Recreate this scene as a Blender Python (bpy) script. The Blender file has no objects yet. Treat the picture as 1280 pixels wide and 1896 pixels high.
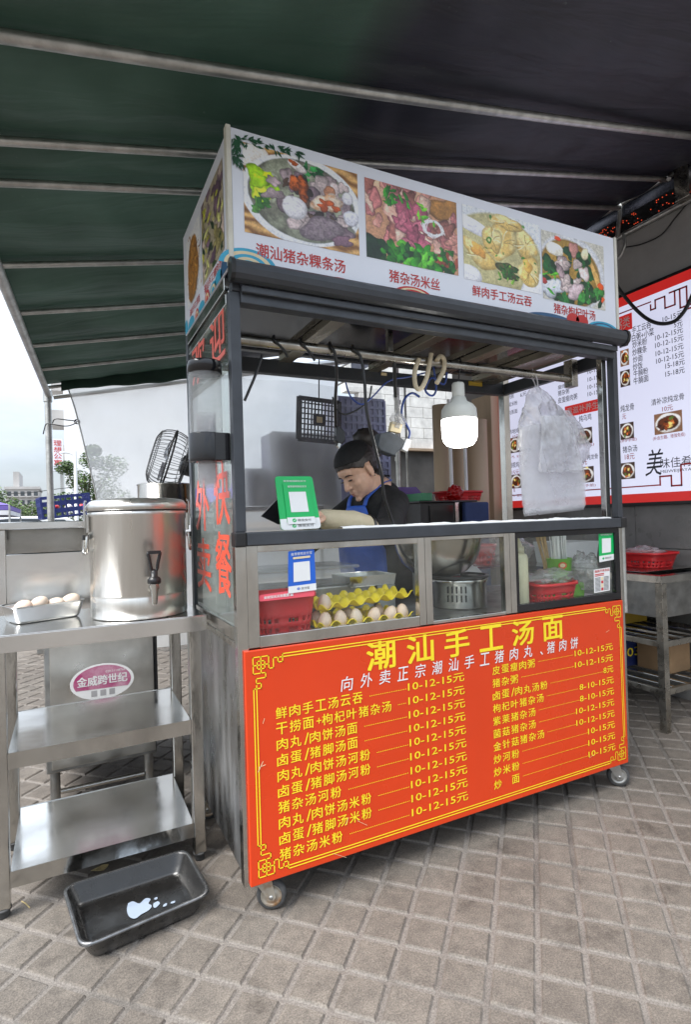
import bpy, bmesh, math, random
import numpy as np
from mathutils import Vector, Matrix, noise as mnoise

rnd = random.Random(7)
rng = np.random.default_rng(5)
scene = bpy.context.scene
COL = scene.collection
R = math.radians

# ------------------------------------------------------------------ camera
CAM = Vector((-0.434, -1.5477, 1.1211))
YAW, PITCH, ROLL, FPX = 0.4638, 0.0117, -0.0299, 1033.65
_f = Vector((math.sin(YAW) * math.cos(PITCH), math.cos(YAW) * math.cos(PITCH), math.sin(PITCH)))
_r = Vector((math.cos(YAW), -math.sin(YAW), 0))
_u = _r.cross(_f)
CR = _r * math.cos(ROLL) + _u * math.sin(ROLL)
CU = -_r * math.sin(ROLL) + _u * math.cos(ROLL)
CF = _f
cam_d = bpy.data.cameras.new('camera')
cam = bpy.data.objects.new('camera', cam_d)
COL.objects.link(cam)
cam.matrix_world = Matrix(((CR.x, CU.x, -CF.x, CAM.x), (CR.y, CU.y, -CF.y, CAM.y), (CR.z, CU.z, -CF.z, CAM.z), (0, 0, 0, 1)))
cam_d.sensor_fit = 'HORIZONTAL'
cam_d.sensor_width = 36
cam_d.lens = 36 * FPX / 1280
cam_d.clip_start = 0.05
cam_d.clip_end = 2000
scene.camera = cam


def P(px, py, ax, v):
    """the point of the plane ax = v that was measured at pixel (px, py) of the photograph"""
    d = CR * ((px - 640) / FPX) + CU * ((948 - py) / FPX) + CF
    i = 'xyz'.index(ax)
    return CAM + d * ((v - CAM[i]) / d[i])


# ------------------------------------------------------------------ light
scene.view_settings.view_transform = 'Standard'
scene.view_settings.look = 'None'
scene.view_settings.exposure = 1.98
scene.view_settings.gamma = 1.0
world = bpy.data.worlds.new('World')
scene.world = world
world.use_nodes = True
wt = world.node_tree
SUN_EL, SUN_AZ = R(52), R(-108)      # azimuth from +Y, clockwise (the sun stands to the left, a little behind the camera)
bgn = wt.nodes['Background']
sky = wt.nodes.new('ShaderNodeTexSky')
sky.sky_type = 'NISHITA'
sky.sun_disc = False
sky.sun_elevation = SUN_EL
sky.sun_rotation = SUN_AZ
sky.dust_density = 3.0
tc = wt.nodes.new('ShaderNodeTexCoord')
mp = wt.nodes.new('ShaderNodeMapping')
mp.inputs['Scale'].default_value = (1, 1, 2.6)
nz = wt.nodes.new('ShaderNodeTexNoise')
nz.inputs['Scale'].default_value = 2.3
nz.inputs['Detail'].default_value = 6
nz.inputs['Roughness'].default_value = 0.55
cr = wt.nodes.new('ShaderNodeValToRGB')
cr.color_ramp.elements[0].position = 0.33
cr.color_ramp.elements[1].position = 0.62
cr.color_ramp.elements[0].color = (0.40, 0.40, 0.40, 1)
mixw = wt.nodes.new('ShaderNodeMix')
mixw.data_type = 'RGBA'
mixw.inputs[7].default_value = (5.3, 5.8, 6.35, 1)
wt.links.new(tc.outputs['Generated'], mp.inputs['Vector'])
wt.links.new(mp.outputs['Vector'], nz.inputs['Vector'])
wt.links.new(nz.outputs['Fac'], cr.inputs['Fac'])
wt.links.new(cr.outputs['Color'], mixw.inputs[0])
wt.links.new(sky.outputs['Color'], mixw.inputs[6])
sepw = wt.nodes.new('ShaderNodeSeparateXYZ')
wt.links.new(tc.outputs['Generated'], sepw.inputs[0])
mrw = wt.nodes.new('ShaderNodeMapRange')
mrw.inputs['From Min'].default_value = 0.0
mrw.inputs['From Max'].default_value = 0.75
mrw.inputs['To Min'].default_value = 0.53
mrw.inputs['To Max'].default_value = 1.75
wt.links.new(sepw.outputs['Z'], mrw.inputs['Value'])
mulw = wt.nodes.new('ShaderNodeVectorMath')
mulw.operation = 'SCALE'
wt.links.new(mixw.outputs[2], mulw.inputs[0])
wt.links.new(mrw.outputs[0], mulw.inputs['Scale'])
wt.links.new(mulw.outputs[0], bgn.inputs['Color'])
bgn.inputs['Strength'].default_value = 0.065
sun_d = bpy.data.lights.new('sun', 'SUN')
sun_d.energy = 1.5
sun_d.angle = R(35)
sun_d.color = (1.0, 0.985, 0.965)
sun = bpy.data.objects.new('sun', sun_d)
COL.objects.link(sun)
sd = Vector((math.sin(SUN_AZ) * math.cos(SUN_EL), math.cos(SUN_AZ) * math.cos(SUN_EL), math.sin(SUN_EL)))
sun.rotation_euler = sd.to_track_quat('Z', 'Y').to_euler()
scene.cycles.max_bounces = 8
scene.cycles.transparent_max_bounces = 16
scene.cycles.use_denoising = True

# ------------------------------------------------------------------ materials
MATS = {}


def pbr(name, col, rough=0.5, metal=0.0, var=0.12, scale=8.0, rvar=0.1, bump=0.0, bscale=60.0, stretch=None,
        col2=None, cpos=(0.35, 0.7), spec=0.5, trans=0.0, emit=0.0, coat=0.0, alpha=1.0, sss=0.0, detail=5):
    if name in MATS:
        return MATS[name]
    m = bpy.data.materials.new(name)
    m.use_nodes = True
    t = m.node_tree
    b = t.nodes['Principled BSDF']
    L = t.links.new
    c = t.nodes.new('ShaderNodeTexCoord')
    mpn = t.nodes.new('ShaderNodeMapping')
    if stretch:
        mpn.inputs['Scale'].default_value = stretch
    L(c.outputs['Object'], mpn.inputs['Vector'])
    n = t.nodes.new('ShaderNodeTexNoise')
    n.inputs['Scale'].default_value = scale
    n.inputs['Detail'].default_value = detail
    n.inputs['Roughness'].default_value = 0.6
    L(mpn.outputs['Vector'], n.inputs['Vector'])
    ramp = t.nodes.new('ShaderNodeValToRGB')
    c2 = col2 if col2 else tuple(min(1, x * (1 + var)) for x in col)
    c1 = col if col2 else tuple(x * (1 - var) for x in col)
    ramp.color_ramp.elements[0].position, ramp.color_ramp.elements[1].position = cpos
    ramp.color_ramp.elements[0].color = (*c1, 1)
    ramp.color_ramp.elements[1].color = (*c2, 1)
    L(n.outputs['Fac'], ramp.inputs['Fac'])
    L(ramp.outputs['Color'], b.inputs['Base Color'])
    if rvar:
        mr = t.nodes.new('ShaderNodeMapRange')
        mr.inputs['From Min'].default_value = 0.3
        mr.inputs['From Max'].default_value = 0.7
        mr.inputs['To Min'].default_value = max(0.02, rough - rvar)
        mr.inputs['To Max'].default_value = min(1, rough + rvar)
        n2 = t.nodes.new('ShaderNodeTexNoise')
        n2.inputs['Scale'].default_value = scale * 2.7
        n2.inputs['Detail'].default_value = 4
        L(mpn.outputs['Vector'], n2.inputs['Vector'])
        L(n2.outputs['Fac'], mr.inputs['Value'])
        L(mr.outputs['Result'], b.inputs['Roughness'])
    else:
        b.inputs['Roughness'].default_value = rough
    b.inputs['Metallic'].default_value = metal
    b.inputs['Specular IOR Level'].default_value = spec
    b.inputs['Coat Weight'].default_value = coat
    b.inputs['Alpha'].default_value = alpha
    b.inputs['Transmission Weight'].default_value = trans
    if sss:
        b.inputs['Subsurface Weight'].default_value = sss
        b.inputs['Subsurface Radius'].default_value = (0.01, 0.004, 0.002)
        b.inputs['Subsurface Scale'].default_value = 0.5
    if emit:
        L(ramp.outputs['Color'], b.inputs['Emission Color'])
        b.inputs['Emission Strength'].default_value = emit
    if bump:
        n3 = t.nodes.new('ShaderNodeTexNoise')
        n3.inputs['Scale'].default_value = bscale
        n3.inputs['Detail'].default_value = 4
        L(mpn.outputs['Vector'], n3.inputs['Vector'])
        bp = t.nodes.new('ShaderNodeBump')
        bp.inputs['Strength'].default_value = 1.0
        bp.inputs['Distance'].default_value = bump
        L(n3.outputs['Fac'], bp.inputs['Height'])
        L(bp.outputs['Normal'], b.inputs['Normal'])
    MATS[name] = m
    return m


def clearmat(name, col=(1, 1, 1), refl_rough=0.05, body=0.06, bodycol=(0.8, 0.85, 0.85), bump=0.0, bscale=30, dirt=0.0, fres=1.0):
    """thin clear sheet: transparent + fresnel gloss + a little milky body"""
    if name in MATS:
        return MATS[name]
    m = bpy.data.materials.new(name)
    m.use_nodes = True
    t = m.node_tree
    t.nodes.clear()
    L = t.links.new
    out = t.nodes.new('ShaderNodeOutputMaterial')
    tr = t.nodes.new('ShaderNodeBsdfTransparent')
    tr.inputs[0].default_value = (*col, 1)
    gl = t.nodes.new('ShaderNodeBsdfGlossy')
    gl.inputs['Roughness'].default_value = refl_rough
    df = t.nodes.new('ShaderNodeBsdfDiffuse')
    df.inputs[0].default_value = (*bodycol, 1)
    tl = t.nodes.new('ShaderNodeBsdfTranslucent')
    tl.inputs[0].default_value = (*bodycol, 1)
    add = t.nodes.new('ShaderNodeMixShader')
    add.inputs[0].default_value = 0.5
    L(df.outputs[0], add.inputs[1])
    L(tl.outputs[0], add.inputs[2])
    m1 = t.nodes.new('ShaderNodeMixShader')
    co = t.nodes.new('ShaderNodeTexCoord')
    nn = t.nodes.new('ShaderNodeTexNoise')
    nn.inputs['Scale'].default_value = bscale * 0.25
    nn.inputs['Detail'].default_value = 6
    L(co.outputs['Object'], nn.inputs['Vector'])
    mr = t.nodes.new('ShaderNodeMapRange')
    mr.inputs['From Min'].default_value = 0.35
    mr.inputs['From Max'].default_value = 0.75
    mr.inputs['To Min'].default_value = body
    mr.inputs['To Max'].default_value = min(1, body + dirt)
    L(nn.outputs['Fac'], mr.inputs['Value'])
    L(mr.outputs['Result'], m1.inputs[0])
    L(tr.outputs[0], m1.inputs[1])
    L(add.outputs[0], m1.inputs[2])
    m2 = t.nodes.new('ShaderNodeMixShader')
    fr = t.nodes.new('ShaderNodeFresnel')
    geo = t.nodes.new('ShaderNodeNewGeometry')
    ior = t.nodes.new('ShaderNodeMapRange')       # the same reflectance on both faces of a thin sheet
    ior.inputs['To Min'].default_value = 1.45
    ior.inputs['To Max'].default_value = 1 / 1.45
    L(geo.outputs['Backfacing'], ior.inputs['Value'])
    L(ior.outputs['Result'], fr.inputs['IOR'])
    mu = t.nodes.new('ShaderNodeMath')
    mu.operation = 'MULTIPLY'
    mu.inputs[1].default_value = fres
    L(fr.outputs[0], mu.inputs[0])
    L(mu.outputs[0], m2.inputs[0])
    L(m1.outputs[0], m2.inputs[1])
    L(gl.outputs[0], m2.inputs[2])
    if bump:
        n3 = t.nodes.new('ShaderNodeTexNoise')
        n3.inputs['Scale'].default_value = bscale
        n3.inputs['Detail'].default_value = 3
        L(co.outputs['Object'], n3.inputs['Vector'])
        bp = t.nodes.new('ShaderNodeBump')
        bp.inputs['Distance'].default_value = bump
        L(n3.outputs['Fac'], bp.inputs['Height'])
        for s in (gl, df, tl):
            L(bp.outputs['Normal'], s.inputs['Normal'])
    L(m2.outputs[0], out.inputs[0])
    MATS[name] = m
    return m


def attrmat(name, rough=0.35, emit=0.0):
    """printed picture: colour from the mesh's own point colours"""
    if name in MATS:
        return MATS[name]
    m = bpy.data.materials.new(name)
    m.use_nodes = True
    t = m.node_tree
    b = t.nodes['Principled BSDF']
    a = t.nodes.new('ShaderNodeAttribute')
    a.attribute_name = 'print'
    b.inputs['Roughness'].default_value = rough
    t.links.new(a.outputs['Color'], b.inputs['Base Color'])
    if emit:
        t.links.new(a.outputs['Color'], b.inputs['Emission Color'])
        b.inputs['Emission Strength'].default_value = emit
    MATS[name] = m
    return m


def S(r, g, b):
    """sRGB 0-255 to linear"""
    return tuple(((c / 255) / 12.92 if c / 255 <= 0.04045 else ((c / 255 + 0.055) / 1.055) ** 2.4) for c in (r, g, b))


M_STEEL = pbr('brushed_steel', (0.54, 0.53, 0.50), 0.17, 1, 0.22, 6, 0.09, 0.0030, 9, stretch=(1, 1, 0.5))
M_STEELH = pbr('brushed_steel_sheet', (0.70, 0.695, 0.68), 0.18, 1, 0.12, 3, 0.07, 0.0022, 4, stretch=(0.6, 1, 1))
M_STEELD = pbr('dull_steel', (0.36, 0.36, 0.35), 0.42, 1, 0.3, 7, 0.12, 0.001, 20)
M_STEELG = pbr('grimy_steel', (0.42, 0.40, 0.36), 0.3, 1, 0.35, 9, 0.15, 0.001, 25)
M_GALV = pbr('galvanised_pipe', (0.48, 0.48, 0.46), 0.42, 0.85, 0.22, 14, 0.12, 0.0006, 60)
M_DARKAL = pbr('charcoal_aluminium', (0.042, 0.047, 0.056), 0.42, 0.1, 0.15, 12, 0.08)
M_BLACK = pbr('black_plastic', (0.012, 0.012, 0.013), 0.38, 0, 0.2, 12, 0.08)
M_BLACKG = pbr('black_gloss', (0.012, 0.012, 0.014), 0.12, 0, 0.2, 5, 0.05)
M_RUBBER = pbr('grey_rubber', (0.055, 0.055, 0.055), 0.75, 0, 0.3, 30, 0.1, 0.001, 90)
M_REDV = pbr('red_vinyl', (0.62, 0.047, 0.008), 0.30, 0, 0.05, 1.6, 0.08, 0.0030, 4.5, spec=0.45)
M_YEL = pbr('yellow_vinyl', (0.86, 0.66, 0.02), 0.45, 0, 0.05, 20, 0.05)
M_WHITEV = pbr('white_vinyl', (0.74, 0.765, 0.84), 0.38, 0, 0.03, 3, 0.06)
M_REDTXT = pbr('red_lettering', (0.52, 0.022, 0.02), 0.45, 0, 0.06, 20, 0.05)
M_REDGL = pbr('red_glass_lettering', (0.80, 0.10, 0.055), 0.4, 0, 0.08, 20, 0.05)
M_LIGHTBLUE = pbr('turquoise_print', (0.03, 0.36, 0.55), 0.4, 0, 0.08, 20, 0.05)
M_NAVYP = pbr('navy_print', (0.02, 0.09, 0.20), 0.4, 0, 0.08, 20, 0.05)
M_CREAMP = pbr('cream_print', (0.75, 0.62, 0.38), 0.4, 0, 0.08, 20, 0.05)
M_LEAFP = pbr('dark_green_print', (0.012, 0.075, 0.03), 0.4, 0, 0.3, 40, 0.05)
M_GLASS = clearmat('case_glass', (0.975, 0.99, 0.98), 0.02, 0.006, (0.7, 0.74, 0.72), dirt=0.035, bscale=30, fres=.6)
M_GLASS2 = clearmat('side_glass', (0.86, 0.90, 0.87), 0.03, 0.14, (0.45, 0.50, 0.47), dirt=0.10, bscale=14)
M_PLASTIC = clearmat('clear_plastic', (0.93, 0.93, 0.93), 0.12, 0.16, (0.8, 0.8, 0.8), bump=0.004, bscale=50, dirt=0.1)
M_FILM = clearmat('crumpled_film', (0.97, 0.97, 0.97), 0.14, 0.14, (0.85, 0.85, 0.85), bump=0.01, bscale=70, dirt=0.25, fres=2.0)
M_BAG = clearmat('white_bag_plastic', (0.95, 0.95, 0.97), 0.15, 0.27, (0.95, 0.95, 0.96), bump=0.012, bscale=34, dirt=0.3, fres=1.6)
M_REDPL = pbr('red_plastic', (0.55, 0.018, 0.022), 0.35, 0, 0.1, 10, 0.08)
M_GREEN = pbr('green_card', (0.0, 0.42, 0.10), 0.35, 0, 0.05, 10, 0.05)
M_GREENDK = pbr('deep_green_card', (0.0, 0.30, 0.14), 0.4, 0, 0.05, 10, 0.05)
M_WHITEC = pbr('white_card', (0.74, 0.75, 0.75), 0.4, 0, 0.04, 10, 0.05)
M_GREYTXT = pbr('grey_lettering', (0.16, 0.16, 0.16), 0.5, 0, 0.05, 10, 0.05)
M_BLUEC = pbr('blue_card', (0.015, 0.115, 0.55), 0.35, 0, 0.05, 10, 0.05)
M_PINKC = pbr('pink_card', (0.78, 0.10, 0.14), 0.4, 0, 0.05, 10, 0.05)

# ------------------------------------------------------------------ mesh builder


class MB:
    def __init__(s):
        s.v, s.f, s.mi, s.sm, s.mats = [], [], [], [], []

    def m(s, mat):
        if mat not in s.mats:
            s.mats.append(mat)
        return s.mats.index(mat)

    def add(s, vs, fs, mat, smooth=False):
        o = len(s.v)
        s.v += [tuple(v) for v in vs]
        k = s.m(mat)
        for f in fs:
            s.f.append(tuple(i + o for i in f))
            s.mi.append(k)
            s.sm.append(smooth)
        return s

    def box(s, a, b, mat, M=None):
        x0, x1 = sorted((a[0], b[0])); y0, y1 = sorted((a[1], b[1])); z0, z1 = sorted((a[2], b[2]))
        v = [Vector(p) for p in ((x0, y0, z0), (x1, y0, z0), (x1, y1, z0), (x0, y1, z0), (x0, y0, z1), (x1, y0, z1), (x1, y1, z1), (x0, y1, z1))]
        if M is not None:
            v = [M @ p for p in v]
        return s.add(v, [(0, 3, 2, 1), (4, 5, 6, 7), (0, 1, 5, 4), (1, 2, 6, 5), (2, 3, 7, 6), (3, 0, 4, 7)], mat)

    def bar(s, a, b, w, h, mat, up=(0, 0, 1)):
        a, b = Vector(a), Vector(b)
        d = (b - a).normalized()
        u = Vector(up)
        sd_ = d.cross(u).normalized()
        u = sd_.cross(d)
        v = []
        for p in (a, b):
            for i, j in ((-1, -1), (1, -1), (1, 1), (-1, 1)):
                v.append(p + sd_ * (i * w / 2) + u * (j * h / 2))
        return s.add(v, [(3, 2, 1, 0), (4, 5, 6, 7), (0, 1, 5, 4), (1, 2, 6, 5), (2, 3, 7, 6), (3, 0, 4, 7)], mat)

    def tube(s, pts, r, mat, seg=8, cap=True):
        pts = [Vector(p) for p in pts]
        n = len(pts)
        rs = r if isinstance(r, (list, tuple)) else [r] * n
        vs, fs = [], []
        ref = Vector((0.13, 0.27, 0.95)).normalized()
        t0 = (pts[1] - pts[0]).normalized()
        if abs(t0.dot(ref)) > 0.95:
            ref = Vector((0.95, 0.2, 0.1)).normalized()
        side = t0.cross(ref).normalized()
        for i, p in enumerate(pts):
            t = (pts[min(i + 1, n - 1)] - pts[max(i - 1, 0)])
            t = t.normalized() if t.length > 1e-9 else t0
            side = (side - t * side.dot(t))
            side = side.normalized() if side.length > 1e-6 else t.orthogonal().normalized()
            up = t.cross(side)
            for k in range(seg):
                a = 2 * math.pi * k / seg
                vs.append(p + (side * math.cos(a) + up * math.sin(a)) * rs[i])
        for i in range(n - 1):
            for k in range(seg):
                k2 = (k + 1) % seg
                fs.append((i * seg + k, i * seg + k2, (i + 1) * seg + k2, (i + 1) * seg + k))
        s.add(vs, fs, mat, True)
        if cap:
            s.add(vs[:seg], [tuple(range(seg - 1, -1, -1))], mat)
            s.add(vs[-seg:], [tuple(range(seg))], mat)
        return s

    def lathe(s, prof, c, mat, seg=32, M=None, smooth=True, sx=1.0, sy=1.0):
        vs, fs = [], []
        c = Vector(c)
        for r, z in prof:
            for k in range(seg):
                a = 2 * math.pi * k / seg
                p = Vector((r * math.cos(a) * sx, r * math.sin(a) * sy, z))
                vs.append(c + ((M @ p) if M is not None else p))
        n = len(prof)
        for i in range(n - 1):
            for k in range(seg):
                k2 = (k + 1) % seg
                fs.append((i * seg + k, i * seg + k2, (i + 1) * seg + k2, (i + 1) * seg + k))
        return s.add(vs, fs, mat, smooth)

    def ell(s, c, rad, mat, seg=16, rings=10, M=None):
        pr = []
        vs, fs = [], []
        c = Vector(c)
        for i in range(rings + 1):
            ph = math.pi * i / rings
            for k in range(seg):
                a = 2 * math.pi * k / seg
                p = Vector((rad[0] * math.sin(ph) * math.cos(a), rad[1] * math.sin(ph) * math.sin(a), -rad[2] * math.cos(ph)))
                vs.append(c + ((M @ p) if M is not None else p))
        for i in range(rings):
            for k in range(seg):
                k2 = (k + 1) % seg
                fs.append((i * seg + k, i * seg + k2, (i + 1) * seg + k2, (i + 1) * seg + k))
        return s.add(vs, fs, mat, True)

    def poly(s, pts, mat):
        return s.add(pts, [tuple(range(len(pts)))], mat)

    def slab(s, pts, n, th, mat):
        """closed prism on a planar outline"""
        n = Vector(n).normalized() * th
        a = [Vector(p) for p in pts]
        b = [p + n for p in a]
        k = len(a)
        fs = [tuple(range(k)), tuple(range(2 * k - 1, k - 1, -1))]
        fs += [(i, i + k, (i + 1) % k + k, (i + 1) % k) for i in range(k)]
        return s.add(a + b, fs, mat)

    def build(s, name, parent=None, bevel=0.0, solid=0.0, sub=0, sharp=35, weld=False):
        me = bpy.data.meshes.new(name)
        me.from_pydata(s.v, [], s.f)
        for m_ in s.mats:
            me.materials.append(m_)
        me.polygons.foreach_set('material_index', s.mi)
        me.polygons.foreach_set('use_smooth', s.sm)
        me.update()
        if weld:
            bm = bmesh.new(); bm.from_mesh(me)
            bmesh.ops.remove_doubles(bm, verts=bm.verts, dist=1e-5)
            bmesh.ops.recalc_face_normals(bm, faces=bm.faces)
            bm.to_mesh(me); bm.free()
        o = bpy.data.objects.new(name, me)
        COL.objects.link(o)
        if parent is not None:
            o.parent = parent
            L = Vector(parent.get('_w', (0, 0, 0)))
            o.location = -L
            if parent.type == 'MESH':
                o.location = (0, 0, 0)
        if solid:
            md = o.modifiers.new('solid', 'SOLIDIFY'); md.thickness = solid; md.offset = 0
        if bevel:
            md = o.modifiers.new('bevel', 'BEVEL'); md.width = bevel; md.segments = 2; md.limit_method = 'ANGLE'
            md.harden_normals = False
        if sub:
            md = o.modifiers.new('sub', 'SUBSURF'); md.levels = sub; md.render_levels = sub
        return o


def thing(name, label, cat, loc=(0, 0, 0), group=None):
    o = bpy.data.objects.new(name, None)
    o.empty_display_size = 0.1
    COL.objects.link(o)
    o.location = Vector(loc)
    o['_w'] = tuple(loc)
    o['label'] = label
    o['category'] = cat
    if group:
        o['group'] = group
    return o


def tag(o, label, cat, group=None):
    o['label'] = label
    o['category'] = cat
    if group:
        o['group'] = group
    return o


def struct(o):
    o['kind'] = 'structure'
    return o


def dup(root, off, label, group=None):
    r = root.copy(); COL.objects.link(r)
    r.location = Vector(root.location) + Vector(off)
    r['label'] = label
    if group:
        r['group'] = group
    for ch in list(root.children):
        c = ch.copy(); COL.objects.link(c); c.parent = r
        for g in ch.children:
            d = g.copy(); COL.objects.link(d); d.parent = c
    return r


def smooth_path(pts, n=8):
    pts = [Vector(p) for p in pts]
    out = []
    for i in range(len(pts) - 1):
        p0 = pts[max(i - 1, 0)]; p1 = pts[i]; p2 = pts[i + 1]; p3 = pts[min(i + 2, len(pts) - 1)]
        for k in range(n):
            t = k / n
            out.append(0.5 * ((2 * p1) + (p2 - p0) * t + (2 * p0 - 5 * p1 + 4 * p2 - p3) * t * t + (3 * p1 - p0 - 3 * p2 + p3) * t ** 3))
    out.append(pts[-1])
    return out


# ---- lettering: glyph outlines turned into faces, mapped on a surface by fn(u, v)
_tc = {}


def glyphs(text, offset=0.0, res=2, shear=0.0):
    key = (text, offset, res, shear)
    if key in _tc:
        return _tc[key]
    c = bpy.data.curves.new('lettering_curve', 'FONT')
    c.body = text
    c.size = 1
    c.offset = offset
    c.resolution_u = res
    c.shear = shear
    o = bpy.data.objects.new('lettering_curve', c)
    COL.objects.link(o)
    dg = bpy.context.evaluated_depsgraph_get()
    me = bpy.data.meshes.new_from_object(o.evaluated_get(dg))
    v = np.array([tuple(q.co)[:2] for q in me.vertices])
    f = [tuple(p.vertices) for p in me.polygons]
    bpy.data.objects.remove(o); bpy.data.curves.remove(c); bpy.data.meshes.remove(me)
    _tc[key] = (v, f)
    return v, f


def put_text(mb, text, fn, u0, u1, v0, v1, mat, offset=0.0, spread=False, shear=0.0, res=2, rotate=0):
    """fit the string into the box u0..u1, v0..v1; with spread each character is set on its own pitch"""
    if spread:
        n = len(text)
        pitch = (u1 - u0) / n
        w = spread * pitch
        for i, ch in enumerate(text):
            if ch == ' ':
                continue
            a = u0 + pitch * (i + 0.5) - w / 2
            put_text(mb, ch, fn, a, a + w, v0, v1, mat, offset, False, shear, res)
        return
    v, f = glyphs(text, 0.0, res, shear)
    if len(v) == 0:
        return
    x0, x1 = v[:, 0].min(), v[:, 0].max()
    y0, y1 = v[:, 1].min(), v[:, 1].max()
    if len(text) == 1 and (x1 - x0) < 0.35 * (y1 - y0) or (y1 - y0) < 0.4:
        # thin or flat glyphs keep their own proportion
        sc = (v1 - v0) / 0.92
        if (y1 - y0) < 0.4:
            cx, cy = (u0 + u1) / 2, (v0 + v1) / 2
            if text in '、':
                cy = v0 + 0.15 * (v1 - v0)
        else:
            cx, cy = (u0 + u1) / 2, (v0 + v1) / 2
        pu = cx + (v[:, 0] - (x0 + x1) / 2) * sc
        pv = cy + (v[:, 1] - (y0 + y1) / 2) * sc
    else:
        pu = u0 + (v[:, 0] - x0) / (x1 - x0) * (u1 - u0)
        pv = v0 + (v[:, 1] - y0) / (y1 - y0) * (v1 - v0)
    wb = offset * (v1 - v0) * 0.8
    shifts = [(0, 0)] if wb < 1e-6 else [(-wb, -wb * .6), (wb, -wb * .6), (-wb, wb * .6), (wb, wb * .6), (0, 0)]
    p0, pu_, pv_ = Vector(fn(u0, v0)), Vector(fn(u0 + 1e-3, v0)), Vector(fn(u0, v0 + 1e-3))
    nn = (pu_ - p0).cross(pv_ - p0)
    nn = nn.normalized() if nn.length > 0 else Vector((0, -1, 0))
    for q, (du_, dv_) in enumerate(shifts):
        mb.add([Vector(fn(a + du_, b + dv_)) + nn * (.00006 * q) for a, b in zip(pu, pv)], f, mat)


def line2d(mb, pts, w, fn, mat):
    for (x0, y0), (x1, y1) in zip(pts[:-1], pts[1:]):
        d = math.hypot(x1 - x0, y1 - y0)
        if d < 1e-9:
            continue
        ux, uy = (x1 - x0) / d * w / 2, (y1 - y0) / d * w / 2
        q = [(x0 - ux + uy, y0 - uy - ux), (x1 + ux + uy, y1 + uy - ux), (x1 + ux - uy, y1 + uy + ux), (x0 - ux - uy, y0 - uy + ux)]
        mb.add([fn(*p) for p in q], [(0, 1, 2, 3)], mat)


def rect2d(mb, u0, u1, v0, v1, fn, mat):
    mb.add([fn(u0, v0), fn(u1, v0), fn(u1, v1), fn(u0, v1)], [(0, 1, 2, 3)], mat)


def disc2d(mb, cu, cv, ru, rv, fn, mat, a0=0, a1=360, n=28, inner=0.0):
    pts = []
    for i in range(n + 1):
        a = R(a0 + (a1 - a0) * i / n)
        pts.append((math.cos(a), math.sin(a)))
    if inner:
        vs = [fn(cu + ru * c, cv + rv * s_) for c, s_ in pts] + [fn(cu + ru * inner * c, cv + rv * inner * s_) for c, s_ in pts]
        k = len(pts)
        mb.add(vs, [(i, i + 1, i + 1 + k, i + k) for i in range(k - 1)], mat)
    else:
        if a1 - a0 >= 360:
            pts = pts[:-1]
        mb.add([fn(cu + ru * c, cv + rv * s_) for c, s_ in pts], [tuple(range(len(pts)))], mat)


def quadmap(p00, p10, p11, p01, lift=0.0):
    p00, p10, p11, p01 = map(Vector, (p00, p10, p11, p01))
    n = (p10 - p00).cross(p01 - p00).normalized()

    def fn(u, v, k=0.0):
        return (p00 * (1 - u) + p10 * u) * (1 - v) + (p01 * (1 - u) + p11 * u) * v + n * (lift + k)
    fn.n = n
    return fn


def lifted(fn, k):
    return lambda u, v: fn(u, v, k)


def rounded(u0, u1, v0, v1, ru, rv, n=5):
    out = []
    for cu, cv, a in ((u1 - ru, v0 + rv, -90), (u1 - ru, v1 - rv, 0), (u0 + ru, v1 - rv, 90), (u0 + ru, v0 + rv, 180)):
        for i in range(n + 1):
            t = R(a + 90 * i / n)
            out.append((cu + ru * math.cos(t), cv + rv * math.sin(t)))
    return out


def roundpath(corners, r, n=4):
    """closed rounded polygon from 2D corners"""
    out = []
    k = len(corners)
    for i in range(k):
        p = Vector(corners[i]); a = Vector(corners[i - 1]); b = Vector(corners[(i + 1) % k])
        d1 = (a - p).normalized(); d2 = (b - p).normalized()
        s_, e = p + d1 * r, p + d2 * r
        for j in range(n + 1):
            t = j / n
            out.append(s_ * (1 - t) ** 2 + p * 2 * t * (1 - t) + e * t * t)
    return out

# ================================================================== SETTING
W, D = 1.60, 0.65                      # the cart
WALLX = 2.8


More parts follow.
